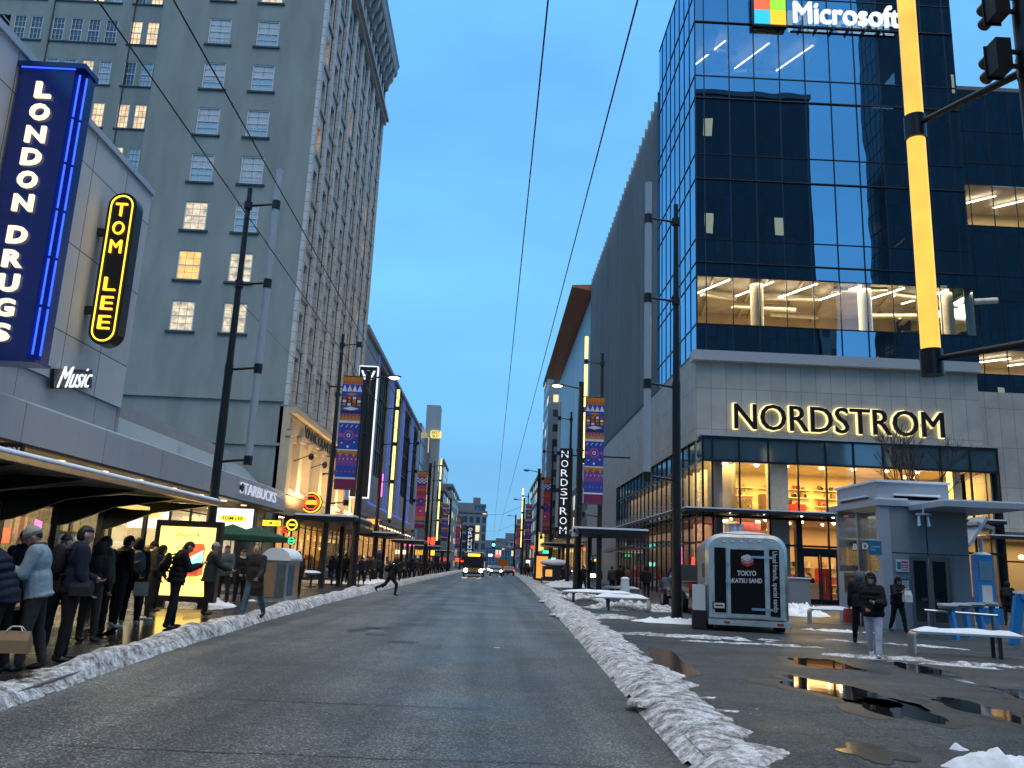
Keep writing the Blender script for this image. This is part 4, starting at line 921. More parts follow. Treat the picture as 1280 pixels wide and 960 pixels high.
# red and pink seasonal display behind the doors
b = MB(); b.box(gx[2]+.2, gx[3]-.1, GY+1.4, GY+1.5, PZ, 4.8, 'goods_pink'); b.box(gx[5]+.1, gx[5]+.9, GY+2.0, GY+2.6, PZ, 2.2, 'goods_red'); b.box(gx[4]+.4, gx[4]+.9, GY+2.4, GY+2.9, PZ, 1.8, 'goods_red'); b.box(gx[8], gx[9], GY+1.4, GY+1.6, 2.4, 4.4, 'goods_red'); b.build('seasonal_display', T)
# glass canopies with snow on top
def canopy(x0, x1, y0, y1, z, label):
    b = MB(); b.box(x0, x1, y0, y1, z-.04, z, 'glass_transom'); 
    b.box(x0, x1, y0-.06, y0, z-.14, z+.05, 'dark_metal'); b.box(x0-.06, x0, y0-.06, y1, z-.14, z+.05, 'dark_metal')
    b.build('canopy', T)
    s = MB(); s.box(x0+.01, x1-.01, y0+.01, y1, z+.06, z+.13, 'snow'); s.build('snow_cover', T)
canopy(11.0, 29.5, 47.2, GY-.1, 5.2, ''); canopy(10.9, GX0-.1, 49.7, 80, 5.2, ''); canopy(29.9, 45, 49.5, 52.4, 4.5, '')
b = MB()
for y in range(54, 82, 3): b.bar((GX0-.1,y,6.4),(11.0,y,5.3),.04,.04,'steel'); b.box(10.9,11.3,y-.03,y+.03,3.2,3.3,'steel')
b.box(10.7, GX0-.1, 52, 83, 3.42, 3.5, 'glass_transom'); b.build('canopy_stay', T)
TN = thing('store_sign', 'black lettered store name with glowing yellow edges on the stone wall', 'sign', (21, RY, 10.5))
_cx, _cz, _w = (AY(920,540,RY).x+AY(1180,550,RY).x)/2, AY(1050,525,RY).z-.03, AY(1181,540,RY).x-AY(919,540,RY).x
s = MB()
for k, dx in enumerate((0,-.022,.022)): text(s, 'NORDSTROM', 'sign_black', (_cx+dx, RY+.02-.003*k, _cz), (1,0,0), (0,0,1), w=_w, h=1.62, ext=.05)
s.build('lettering', TN); s = MB()
for k in range(10): t = 2*PI*k/10; text(s, 'NORDSTROM', 'letter_halo', (_cx-.03+.095*math.cos(t), RY+.16-.002*k, _cz+.07*math.sin(t)), (1,0,0), (0,0,1), w=_w, h=1.62, ext=.03)
s.build('glowing_edge', TN)
# --- roof sign
TM = thing('company_sign', 'white company name with four coloured squares high on the glass offices', 'sign', (19, RY-.5, AY(1000,15,RY).z))
zs = AY(1000, 15, RY-.5).z
s = MB(); xa, xb = AY(992,12,RY-.5).x, AY(1124,22,RY-.5).x; [text(s, 'Microsoft', 'letter_white', ((xa+xb)/2+dx, RY-.5-.003*k, zs), (1,0,0), (0,0,1), w=xb-xa, h=1.62, ext=.1) for k, dx in enumerate((0,-.035,.035))]; s.build('lettering', TM)
q0, q1 = AY(943,29,RY-.5), AY(983,29,RY-.5); w = (q1.x-q0.x)/2
b = MB(); b.box(q0.x-.08, q1.x+.08, RY-.45, RY-.1, q0.z-.12, q0.z+2*w+.2, 'sign_black'); b.box(xa, xb, RY-.35, RY-.25, zs-1.05, zs-.92, 'black_metal')
for k in range(6): b.box(xa+.5+k*1.1, xa+.58+k*1.1, RY-.4, RY-.05, zs-1.2, zs-.9, 'black_metal')
b.build('sign_frame', TM)
for (i, j, mm) in ((0,1,'sq_red'),(1,1,'sq_green'),(0,0,'sq_blue'),(1,0,'sq_yellow')):
    b = MB(); b.box(q0.x+i*w+.02, q0.x+(i+1)*w-.02, RY-.52, RY-.45, q0.z+j*w+.02, q0.z+(j+1)*w-.02, mm); b.build('colour_square', TM)
# ------------------------------------------------------------------ fin-clad block
T = thing('finned_block', 'long dark block clad in vertical metal fins behind the glass corner', 'building', (20, 85, 0))
b = MB(); b.box(RX+.3, 40, 62.3, 109, 15.4, 40.2, 'fin_metal'); b.build('body', T)
b = MB(); k = 0
y = 62.3
while y < 109:
    b.prism([(RX-.12, y), (RX+.3, y+.05), (RX+.3, y+1.45), (RX+.16, y+1.45)], 15.5, 41.1, 'fin_metal', 'z'); y += 1.5
b.build('fin_cladding', T)
b = MB(); b.box(RX-.05, RX+.3, 62.2, 109, 15.3, 15.5, 'sill_dark'); b.box(RX-.1, RX+.3, 62.22, 62.3, 15.4, 41, 'glass_transom'); b.build('edge_trim', T)
b = MB(); b.prism([(RX-3.9+1.2,40.2),(RX+3,39.3),(RX+3,40.9),(RX-2.7,40.5)], 110, 168, 'copper_soffit', 'y'); b.box(RX+.2, 36, 110, 168, 14, 39.3, 'fin_metal'); b.build('overhanging_roof', T)
# ------------------------------------------------------------------ vertical store sign board (projecting)
T = thing('blade_sign', 'tall dark vertical sign board with white store letters behind the right lamp post', 'sign', (6.8, 75, 4.3))
a, c = AY(698,560,75), AY(715,672,75); b = MB(); b.box(a.x-.1, a.x+1.35, 75, 75.5, c.z-.1, a.z, 'dark_metal'); b.box(a.x+.05, a.x+.12, 74.97, 75, c.z, a.z-.1, 'steel'); b.build('sign_board', T)
b = MB(); b.bar((a.x+1.35,75.2,a.z-.6),(RX,75.2,a.z-.6),.12,.12,'dark_metal'); b.bar((a.x+1.35,75.2,c.z+.6),(RX,75.2,c.z+.6),.12,.12,'dark_metal'); b.build('bracket', T)
s = MB()
for i, ch in enumerate('NORDSTROM'): text(s, ch, 'letter_white', (a.x+.62, 74.97, a.z-.55-i*.86), (1,0,0), (0,0,1), w=.62, h=.62, ext=.03, bold=-.01)
s.build('lettering', T)
# ------------------------------------------------------------------ towers across the junction behind the camera (seen mirrored in the glass)
facade('tower_dark', (.035,.04,.045), 1.6, 3.4, .16, .03, (.012,.016,.020), (1,.72,.4), .8)
facade('tower_stone', (.20,.19,.17), 3.0, 3.4, .9, .12, (.02,.025,.03), (1,.75,.4), 1.6, .5)
def block(label, x0, x1, y0, y1, h, m, name='office_tower', cap='roof_grey', crown=True):
    T = thing(name, label, 'building', ((x0+x1)/2,(y0+y1)/2,0)); b = MB()
    b.box(x0,x1,y0,y1,0,h,m); b.build('walls', T)
    r = MB(); r.box(x0-.3,x1+.3,y0-.3,y1+.3,h+.004,h+.9,cap)
    if crown: r.box(x0+(x1-x0)*.3, x0+(x1-x0)*.7, y0+(y1-y0)*.3, y0+(y1-y0)*.7, h+.9, h+4.5, cap)
    r.build('roof', T); return T
# reflections: mirrored path length to y=-B is 100+B
B = 22.0
def rx(px, py): d = _ray(px, py); return d.x/d.y*(2*RY+B), EYE+d.z/d.y*(2*RY+B)
x_a, z_a = rx(1010, 125); x_b, _ = rx(1106, 200); x_c, z_c = rx(1060, 300)
block('dark glass office tower across the junction, behind the viewer', 20, x_a, -B-30, -B, z_a, 'tower_dark')
block('taller dark office tower across the junction, further right behind the viewer', x_b, x_b+42, -B-7, -B, 120, 'tower_dark')
block('low stone block across the junction behind the viewer', x_a+.5, x_c-2.4, -B-28, -B, z_c-8, 'tower_stone')
block('long stone department building across the junction on the left behind the viewer', -58, -14, -B-40, -B, 30, 'tower_stone')
# ------------------------------------------------------------------ far street, left side
facade('far_brick', (.12,.10,.09), 2.2, 3.3, .55, .18, ls=1.2); facade('far_grey', (.16,.18,.20), 2.6, 3.5, .5, .10, ls=1.0); facade('far_blue', (.10,.16,.24), 1.8, 3.4, .2, .10, (.02,.05,.09), ls=.8); facade('far_pale', (.24,.26,.28), 3.0, 3.2, .8, .12, ls=1.0)
mat('mall_panel', (.26,.29,.33), .5, var=.08, joints=(3.2,3.0,.03,.5)); emit('led_blue', (.10,.20,.85), .42)
T = thing('shopping_mall', 'grey panelled mall front with tall glazed bays and thin blue light strips', 'building', (-20, 100, 0))
b = MB(); hol = []
for k in range(4): hol.append((4+k*12.5, 11.5+k*12.5, 4.2, 15.5))
wall_holes(b, (LX,77.5,5.6), (0,1,0), (0,0,1), (1,0,0), 52.5, 16.2, hol, 'mall_panel', .4); b.face([(LX,71,0),(LX,71,21.8),(-40,71,21.8),(-40,71,0)], 'mall_panel'); b.face([(LX,71,5.6),(LX,77.5,5.6),(LX,77.5,21.8),(LX,71,21.8)], 'mall_panel')
b.face([(LX,71,21.8),(LX,130,21.8),(-40,130,21.8),(-40,71,21.8)], 'roof_grey'); b.face([(LX,130,0),(-40,130,0),(-40,130,21.8),(LX,130,21.8)], 'mall_panel'); b.box(LX-.3,LX+.25,71,130,21.7,22.1,'mall_panel'); b.build('walls', T)
for k in range(4):
    y0 = 77.5+4+k*12.5; g = MB(); g.face([(LX-.35,y0,9.8),(LX-.35,y0+7.5,9.8),(LX-.35,y0+7.5,21.1),(LX-.35,y0,21.1)], 'glass_old')
    for j in range(6): g.box(LX-.36, LX-.22, y0+j*1.5-.05, y0+j*1.5+.05, 9.8, 21.1, 'mullion')
    for j in range(5): g.box(LX-.36, LX-.24, y0, y0+7.5, 9.8+j*2.8-.05, 9.85+j*2.8, 'mullion')
    g.build('glazed_bay', T)
    for dy in (-1.6, 9.2):
        s = MB(); s.box(LX+.02, LX+.10, y0+dy-.06, y0+dy+.06, 7.0, 21.6, 'led_blue'); s.build('light_strip', T)
s = MB(); s.box(LX+.26, LX+.34, 77.6, 130, 6.75, 6.9, 'led_blue'); s.build('light_strip', T)
s = MB(); s.box(LX+.04, LX+.12, 88.4, 88.7, 8.2, 10.6, 'neon_pink'); s.build('light_strip', T)
storefront(T, LX+.2, 71.2, 129.8, 5.4, 1, 3.2, 'room_wall', light=150, lcol=(1,.7,.4), back='shop_amber', depth=3)
T = thing('cinema_block', 'dark glass block with tall blue-grey end panel and small yellow sign', 'building', (-20, 155, 0))
b = MB(); b.box(-40, LX, 130.5, 178, 0, 23.3, 'far_blue'); b.build('walls', T)
p0, p1 = AY(532,532,150), AY(552,660,150); b = MB(); b.box(p0.x, AY(552,532,150).x-.4, 150, 154, 4, 30, 'fin_metal'); b.build('end_panel', T)
b = MB(); c = AY(545,543,149.8); b.prism([(c.x-.8,c.z-.7),(c.x+.8,c.z-.7),(c.x+1.0,c.z-.4),(c.x+1.0,c.z+.4),(c.x+.8,c.z+.7),(c.x-.8,c.z+.7),(c.x-1.0,c.z+.4),(c.x-1.0,c.z-.4)],149.6,149.98,'ad_yellow','y'); text(b,'BEST','sign_black',(c.x,149.55,c.z+.32),(1,0,0),(0,0,1),w=1.5,h=.5); text(b,'BUY','sign_black',(c.x,149.55,c.z-.34),(1,0,0),(0,0,1),w=1.2,h=.5); b.build('yellow_sign', T)
storefront(T, LX+.2, 131, 177, 5, 1, 4, 'room_wall', light=0, back='shop_amber', depth=2)
block('grey mid-rise on the left beyond the dark glass block', -40, -11, 182, 215, 17, 'far_grey', 'mid_rise')
block('pale mid-rise far down the left side', -42, -11, 217, 262, 21, 'far_pale', 'mid_rise')
block('brick mid-rise far down the left side', -42, -11, 264, 310, 15, 'far_brick', 'mid_rise')
block('slim blue-grey tower far down the left side', -34, -17, 270, 300, 34, 'far_blue', 'mid_rise')
a, c = AY(576,665,340), AY(604,633,340); block('distant concrete apartment tower at the end of the street left of the bus', a.x-8, c.x+1.5, 340, 365, AY(590,641,340).z, 'far_grey', 'apartment_tower')
block('distant blue glass apartment tower behind the theatre sign', AY(583,650,420).x, AY(606,650,420).x, 420, 440, AY(596,632,420).z, 'far_blue', 'apartment_tower')
T = thing('theatre_sign', 'distant dark vertical theatre sign with white letters', 'sign', AY(587,690,300)); p = AY(587.5,674,300)
b = MB(); b.box(p.x-1.5,p.x+1.5,300,300.6,p.z-5.6,p.z+4.6,'sign_black'); b.bar((p.x,300.3,p.z-5),(-11,300.3,p.z-5),.3,.3,'dark_metal'); b.bar((p.x,300.3,p.z+3),(-11,300.3,p.z+3),.3,.3,'dark_metal'); b.build('sign_board', T)
s = MB()
for i, ch in enumerate('ORPHEUM'): text(s, ch, 'letter_dim', (p.x, 299.95, p.z+3.5-i*1.3), (1,0,0), (0,0,1), w=1.5, h=1.0, bold=.02)
s.build('lettering', T)
# far street, right side
block('narrow balcony tower far beyond the copper roof on the right', 10.8, 30, 172, 190, AY(694,462,172).z, 'far_pale', 'mid_rise')
block('brick mid-rise far down the right side', 10.5, 36, 192, 235, 22, 'far_brick', 'mid_rise')
block('low grey block far down the right side', 10.2, 36, 237, 290, 13, 'far_grey', 'mid_rise')
block('pale mid-rise near the end of the right side', 10.0, 34, 292, 350, 17, 'far_pale', 'mid_rise')
T = thing('shop_row', 'row of lit shops below the copper roof on the right', 'building', (20,140,0)); b = MB(); b.box(RX+.2, 36, 109.2, 171.5, 5.2, 14, 'far_brick'); b.build('walls', T)
storefront(T, RX, 109.5, 171, 5.0, -1, 4, 'room_wall', light=0, back='shop_amber', depth=2)
block('low hazy blue building closing the far end of the street', -30, 25, 480, 500, 11, 'far_blue', 'distant_block')
block('pale hazy building further behind the street end', 3, 22, 520, 540, 17, 'far_pale', 'distant_block')
T = thing('lit_sign', 'long slanting yellow lit canopy far down the right side', 'sign', AY(652,690,150)); p = AX(640,700,7.6); b = MB(); b.box(9.2, 9.4, 150, 178, 4.6, 8.2, 'ad_yellow'); b.box(9.4,12.4,150,178,8.2,8.5,'dark_metal'); b.build('sign_face', T)
for i, (px, py, Yd, w_, h_, mm, lab) in enumerate([
    (446,666,72,1.0,.35,'neon_red','small red shop sign on the left row behind the lamp post'),(466,652,75,1.2,.5,'neon_orange','orange shop sign above an awning left of the runner'),(537,676,128,1.7,1.1,'neon_red','round red neon sign at the foot of the far tube light'),
    (537,691,150,1.8,.9,'neon_amber','small amber sign below the red neon one'),(513,680,120,1.2,.6,'neon_pink','pink shop sign halfway down the left row'),(576,700,230,3,1,'neon_red','tiny red sign far down the left row'),
    (428,665,80,1.6,.6,'screen_white','white shop sign under the second canopy on the left'),(436,680,80,.8,1.3,'neon_pink','pink window poster below the white shop sign'),(500,690,110,1.6,.6,'letter_cream','cream shop sign among the far left shops'),
    (668,684,150,1.3,.5,'neon_red','small red sign far down the right row'),(683,690,110,1.0,.4,'neon_green','green shop sign on the right row'),(690,700,95,.8,.5,'glow_aqua','small green light by the right shops'),(660,702,130,.7,.5,'screen_white','white sign by the far right shops'),(622,695,330,2.0,1.0,'neon_red','faint red sign at the very end of the street'),(613,694,330,1.6,.9,'glow_cool','pale light at the very end of the street')]):
    signbox(lab, AY(px,py,Yd), w_, h_, .2, mm)

T = thing('blade_sign', 'tall black vertical sign with white border and a letter W behind the left lamp post', 'sign', (-9.3, 57, 5.6))
a, c = AY(450,458,57), AY(472,472,57); zb_ = AY(470,622,57).z; b = MB(); b.box(a.x, a.x+1.25, 57, 57.35, zb_, a.z, 'sign_black'); b.build('sign_board', T)
b = MB()
for x in (a.x-.05, a.x+1.25): b.box(x, x+.06, 56.95, 57.36, zb_, a.z, 'letter_white')
b.box(a.x-.05, a.x+1.31, 56.95, 57.36, a.z, a.z+.07, 'letter_white'); b.box(a.x-.05, a.x+1.31, 56.95, 57.36, zb_-.07, zb_, 'letter_white'); b.build('lit_border', T)
s = MB(); [text(s, 'W', 'letter_white', (a.x+.63+dx, 56.96-.003*k, a.z-.62), (1,0,0), (0,0,1), w=.95, h=.66, ext=.02) for k, dx in enumerate((0,.03,-.03))]; s.build('lettering', T)
b = MB(); b.bar((a.x,57.2,a.z-1.5),(-12,57.2,a.z-1.5),.1,.1,'dark_metal'); b.bar((a.x,57.2,zb_+1.5),(-12,57.2,zb_+1.5),.1,.1,'dark_metal'); b.build('bracket', T)
for n, c in dict(cl_black=(.012,.012,.014), cl_navy=(.014,.02,.04), cl_char=(.03,.03,.034), cl_grey=(.10,.115,.13), cl_lightblue=(.26,.34,.40), cl_brown=(.09,.055,.035), cl_orange=(.42,.13,.04), cl_red=(.35,.02,.02), cl_white=(.6,.6,.62), cl_jean=(.05,.11,.17), cl_lilac=(.45,.46,.58), cl_knit=(.34,.34,.33), cl_green=(.03,.05,.035)).items(): mat(n, c, .85, var=.22, scale=9, bump=.55, bscale=18, spec=.25)
# ------------------------------------------------------------------ street masts with tube lights
ARMS = (4.7, 7.9, 11.0, 14.0)
def tube_mast(label, x, y, s, lit, h=14.6, group='tall masts with tube lights', arms=ARMS, tz=None, dxt=1.0, dyt=0.0, tr=.125):
    T = thing('tube_light_mast', label, 'light mast', (x, y, PZ), 0, group)
    b = MB(); b.tube((x,y,PZ),(x,y,PZ+.9),.19,'black_metal',.17,n=14); b.tube((x,y,PZ+.9),(x,y,h*.55),.165,'black_metal',.14,n=14); b.tube((x,y,h*.55),(x,y,h),.125,'black_metal',.085,n=14); b.build('mast', T)
    b = MB(); b.tube((x,y,PZ),(x,y,PZ+.06),.30,'black_metal',.28,n=16); b.build('base_plate', T)
    xt = x+s*dxt; z0, z1 = tz or (arms[0]-.1, arms[-1]+1.4)
    for z in arms:
        b = MB(); b.tube((x,y,z-.08),(xt,y+dyt,z+.04),.05,'black_metal',.035,n=8); b.tube((x,y,z-.2),(x,y,z+.06),.15,'black_metal',n=12); b.build('arm', T)
        b = MB(); b.tube((xt,y+dyt,z-.16),(xt,y+dyt,z+.16),tr+.02,'black_metal',n=14); b.build('clamp', T)
    m_ = {'near':'glow_yellow_tube','far':'glow_yellow_far',None:'tube_grey'}[lit]
    zz = [z0]+list(arms[1:] if arms[0]-z0 < .3 else arms)+[z1]
    for a, c in zip(zz[:-1], zz[1:]):
        b = MB(); b.tube((xt,y+dyt,a+.17),(xt,y+dyt,c-.17 if c != z1 else c),tr,m_,n=16); b.build('tube_light', T)
    return T
tube_mast('near black mast at the right edge with a bright yellow tube light on two arms', 5.80, 8.1, -1, 'near', arms=(4.22,7.36,10.6), tz=(4.12,12.0), dxt=.55, dyt=1.5, tr=.112)
for o in COL.objects:
    pass
tube_mast('black mast with unlit grey tube standing left of the food trailer', 6.12, 27.6, -1, None)
tube_mast('black mast with unlit grey tube rising behind the left bus shelter', -9.35, 28.0, 1, None)
tube_mast('second black mast on the left, in front of the lit stone base', -9.35, 47.4, 1, None)
tube_mast('left mast with lit yellow tube in front of the glazed mall', -9.35, 67.8, 1, 'far', h=15.2, tz=(4.8,15.6))
tube_mast('fourth left mast, by the far end of the mall', -9.35, 88, 1, None)
tube_mast('fifth left mast, far down the street with yellow tube', -9.35, 128, 1, 'far', arms=(4.7,7.9,11,14), tz=(4.6,17.4), h=17)
tube_mast('right mast with lit yellow tube beside the striped banner', 6.31, 49.0, -1, 'far', h=14.6, tz=(8.0,15.6), tr=.11)
tube_mast('third right mast, beyond the vertical store sign', 6.31, 69, -1, None)
tube_mast('fourth right mast, far beyond the vertical store sign', 6.31, 90, -1, None)
tube_mast('fifth right mast, far down the street', 6.31, 150, -1, 'far')
# signal heads on the near mast, seen from behind
T = thing('traffic_signal', 'black traffic signal head seen from behind high on the right edge mast', 'traffic signal', (5.6, 8.1, 7.5))
def sig(T, x, y, z):
    b = MB(); b.box(x-.085,x+.085,y-.10,y+.10,z-.19,z+.19,'sign_black'); b.box(x-.10,x+.10,y+.10,y+.115,z-.21,z+.21,'sign_black'); b.build('housing', T)
    for k in (-1,1): v = MB(); v.tube((x,y+.115,z+k*.09),(x,y+.27,z+k*.09),.075,'sign_black',caps=False,n=12); v.build('visor', T)
    c = MB(); c.bar((x+.08,y,z+.08),(5.80,y,z+.08),.04,.04,'black_metal'); c.bar((x+.08,y,z-.1),(5.80,y,z-.1),.04,.04,'black_metal'); c.build('bracket', T)
p = AY(1249, 72, 8.1); sig(T, p.x, 8.1, p.z)
T = thing('traffic_signal', 'upper black traffic signal head cut by the top right corner', 'traffic signal', (5.6, 8.1, 8)); p = AY(1246, 4, 8.1); sig(T, p.x, 8.1, p.z)
# ------------------------------------------------------------------ lamp posts with banners
for n, c in dict(ban_orange=(.50,.17,.015), ban_blue=(.02,.05,.30), ban_purple=(.16,.05,.22), ban_pink=(.50,.06,.16), ban_maroon=(.16,.01,.06), ban_white=(.62,.60,.62), ban_black=(.02,.015,.03), ban_red=(.45,.05,.03)).items(): mat(n, c, .8, var=.08)
def banner(mb, x0, x1, z0, z1, y, kind):
    w, h = x1-x0, z1-z0; Y = y
    def R(u0,u1,v0,v1,m,d=1): mb.box(x0+u0*w, x0+u1*w, Y-.004*d, Y+.012+.004*d, z0+v0*h, z0+v1*h, m)
    def tri(pts, m, d=2):
        P = [(x0+u*w, z0+v*h) for u, v in pts]; mb.prism(P, Y-.004*d, Y+.012+.004*d, m, 'y')
    def disc(u, v, r, m, d=2): tri([(u+r*math.cos(t), v+r*w/h*math.sin(t)) for t in [2*PI*k/12 for k in range(12)]], m, d)
    def zig(v0, v1, n, m, d=2):
        for k in range(n): tri([(k/n, v0), ((k+1)/n, v0), ((k+.5)/n, v1)], m, d)
    if kind == 'a':
        for (a, c, m) in ((0,.085,'ban_maroon'),(.085,.10,'ban_white'),(.10,.20,'ban_blue'),(.20,.31,'ban_purple'),(.31,.335,'ban_orange'),(.335,.345,'ban_white'),(.345,.58,'ban_blue'),(.58,.60,'ban_white'),(.60,.665,'ban_orange'),(.665,.69,'ban_black'),(.69,.73,'ban_blue'),(.73,.82,'ban_black'),(.82,.86,'ban_blue'),(.86,.93,'ban_blue'),(.93,1,'ban_orange')): R(0,1,a,c,m)
        zig(.665,.62,6,'ban_purple'); zig(.335,.27,3,'ban_orange',3); zig(.345,.285,3,'ban_white',2)
        disc(.5,.47,.26,'ban_pink'); disc(.5,.47,.19,'ban_blue',3); disc(.5,.47,.10,'ban_white',4); disc(.5,.47,.05,'ban_black',5); disc(0.12,.47,.1,'ban_pink'); disc(.9,.47,.08,'ban_pink'); disc(.5,.37,.06,'ban_white'); disc(.2,.40,.04,'ban_white'); disc(.8,.41,.04,'ban_white')
        for k in range(4): tri([(.08+k*.24,.54),(.12+k*.24,.54),(.20+k*.24,.565),(.16+k*.24,.565)],'ban_white')
        for k in range(4):
            for j in range(3): R(.08+k*.24,.24+k*.24,.735+j*.03,.757+j*.03,('ban_orange','ban_white','ban_red')[(k+j)%3],2)
        zig(.865,.925,4,'ban_white'); zig(.94,.97,7,'ban_red'); tri([(.1,.71),(.5,.693),(.9,.71),(.5,.727)],'ban_white'); tri([(.2,.84),(.5,.825),(.8,.84),(.5,.855)],'ban_orange')
        for k in range(5): disc(.1+k*.2,.15,.04,'ban_pink'); disc(.1+k*.2,.235,.04,'ban_pink'); disc(.15+k*.2,.26,.03,'ban_white')
    else:
        for (a, c, m) in ((0,.06,'ban_maroon'),(.06,.13,'ban_blue'),(.13,.2,'ban_orange'),(.2,.38,'ban_pink'),(.38,.42,'ban_purple'),(.42,.56,'ban_pink'),(.56,.75,'ban_red'),(.75,.91,'ban_blue'),(.91,1,'ban_orange')): R(0,1,a,c,m)
        tri([(.0,.47),(.5,.39),(1,.47),(.5,.55)],'ban_blue',2); disc(.5,.47,.12,'ban_orange',3); disc(.5,.30,.2,'ban_purple'); disc(.5,.30,.1,'ban_white',3)
        for k in range(5):
            for j in range(4):
                if (k+j)%2: R(k*.2,k*.2+.2,.79+j*.025,.815+j*.025,'ban_white',2)
        zig(.60,.64,4,'ban_purple'); zig(.66,.7,6,'ban_orange'); zig(.07,.11,5,'ban_orange'); zig(.93,.96,5,'ban_red')
def lamp_post(label, x, y, s, kind, lit=True, h=12.3, ban=True, arm=1.1):
    """s = side of the road (+1 right): lamp reaches to -s, banner hangs towards +s"""
    T = thing('lamp_post', label, 'lamp post', (x,y,PZ), 0, 'lamp posts with banners'); b = MB()
    b.tube((x,y,PZ),(x,y,PZ+1.2),.25,'black_metal',.22,n=8,sm=False); b.tube((x,y,PZ+1.2),(x,y,h),.21,'black_metal',.15,n=8,sm=False); b.tube((x,y,h),(x,y,h+.06),.17,'black_metal',n=8)
    for z in (2.6,5.0,8.2): b.tube((x,y,z),(x,y,z+.08),.235,'dark_metal',n=8)
    b.build('post', T)
    b = MB(); b.tube((x,y,h-.35),(x-s*arm,y,h-.15),.05,'black_metal',.04); b.build('lamp_arm', T)
    b = MB(); b.ell((x-s*(arm+.3),y,h-.16),(.42,.18,.09),'dark_metal'); lo = b.build('lamp_head', T)
    b = MB(); b.ell((x-s*(arm+.32),y,h-.22),(.30,.15,.10),'glow_white' if lit else 'paper'); b.build('lens', lo)
    if lit:
        l = bpy.data.lights.new('street_light', 'POINT'); l.energy = 90; l.color = (1,.85,.6); l.shadow_soft_size = .2; o = bpy.data.objects.new('street_light', l); COL.objects.link(o); o.location = (x-s*(arm+.32), y, h-.45)
    if ban:
        a, c = (x+.26, x+1.36) if s > 0 else (x-1.36, x-.26); z0, z1 = 5.15, min(11.45, h-.2)
        b = MB()
        for z in (z0+.05, z1-.05): b.tube((x,y,z),((c if s > 0 else a),y,z),.028,'black_metal'); b.build('banner_arm', T); b = MB()
        b = MB(); banner(b, a, c, z0+.08, z1-.08, y-.006, kind); b.build('banner', T)
lamp_post('near left lamp post with a lit lamp and a blue patterned banner', -7.15, 44.2, -1, 'a', h=11.62)
lamp_post('near right lamp post with a lit lamp and a blue patterned banner', 4.85, 47.0, 1, 'a', h=12.2)
for (px, py, X, s, lab) in ((537,600,-7.15,-1,'second left lamp post, with a pink chequered banner'),(562,660,-7.15,-1,'third left lamp post, with a purple banner'),(576,680,-7.15,-1,'fourth left lamp post, with a small distant banner'),
                            (673,620,5.0,1,'second right lamp post, with a pink chequered banner'),(654,660,5.0,1,'third right lamp post, with a purple banner'),(643,690,5.0,1,'fourth right lamp post, with a small distant banner')):
    y = AX(px,py,X).y; y = min(max(y, 70), 330)
    lamp_post(lab, X, y, s, 'a' if py == 660 else 'b', lit=False)
# parking plate on the right lamp post
T = thing('parking_sign', 'small white parking sign on the near right lamp post', 'sign', (4.85,46.7,4.2)); p = AY(719,664,46.72); b = MB(); b.box(p.x-.19,p.x+.19,46.70,46.73,p.z-.28,p.z+.28,'white_paint'); b.build('plate', T); b = MB(); b.tube((p.x,46.695,p.z+.05),(p.x,46.68,p.z+.05),.12,'sign_black',n=14); b.build('round_mark', T)
# ------------------------------------------------------------------ overhead wires
def wire(label, pts, r=.011, sag=0.0, n=1):
    b = MB(); P = []
    for a, c in zip(pts[:-1], pts[1:]):
        a, c = Vector(a), Vector(c); k = 10 if sag else 1
        for i in range(k): t = i/k; q = a.lerp(c, t); q.z -= sag*4*t*(1-t); P.append(q)
    P.append(Vector(pts[-1])); b.path(P, r, 'black_metal', 5); o = b.build('overhead_wire'); return tag(o, label, 'wire', 'trolley bus wires')
for i, (p0, p1, lab) in enumerate([((685,0),(627,577),'left one of the two trolley wires over the middle of the road'),((797,0),(645,575),'right one of the two trolley wires over the middle of the road'),
                      ((217,0),(452,403),'right one of the two trolley wires crossing in front of the tower'),((122,0),(321,280),'left one of the two trolley wires crossing in front of the tower')]):
    a = G(*p0, 5.9); wire(lab, [(a.x,-12,5.9),(a.x,84,5.9),(a.x,200,5.8)], .008)
for y, z, lab in ((84,6.6,'span wire across the road between the second lamp posts'),(125,6.6,'span wire across the road between the third lamp posts'),(47.2,8.5,'upper span wire running down from the left mast')):
    if y != 47.2: wire(lab, [(-9.3,y,9.2),(-3,y,z),(.9,y,z),(6.3,y,9.2)], .014, sag=.08)
wire('thin side wire slanting down past the lit lamp on the left', [(-9.35,28,10.4),(-9.35,128,10.4)], .010)
# ------------------------------------------------------------------ left bus shelter
T = thing('bus_shelter', 'long dark bus shelter with curved ribs and glazed back on the left pavement', 'bus shelter', (-7.5,14,PZ))
SY0, SY1 = 6.5, 19.2
b = MB(); pr = [(-6.2,2.66),(-6.2,2.74),(-7.4,2.80),(-9.0,2.62),(-9.0,2.52),(-7.4,2.70)]; b.prism(pr, SY0, SY1, 'shelter_roof', 'y'); b.build('roof', T)
b = MB(); b.box(-6.2,-6.14,SY0,SY1+.02,2.64,2.72,'steel'); b.build('gutter', T)
b = MB(); b.prism([(-6.25,2.745),(-7.4,2.81),(-8.9,2.64),(-8.9,2.70),(-7.4,2.89),(-6.3,2.82)], SY0+.05, SY1-.05, 'snow', 'y', True); b.build('snow_cover', T)
for k in range(7):
    y = SY1-.35-k*1.95; b = MB(); b.prism([(-6.35,2.64),(-6.5,2.60),(-7.6,2.42),(-8.5,2.05),(-8.72,2.0),(-8.72,2.52),(-7.4,2.68)], y-.05, y+.05, 'black_metal', 'y'); b.box(-8.78,-8.64,y-.07,y+.07,PZ,2.5,'black_metal'); b.build('rib', T)
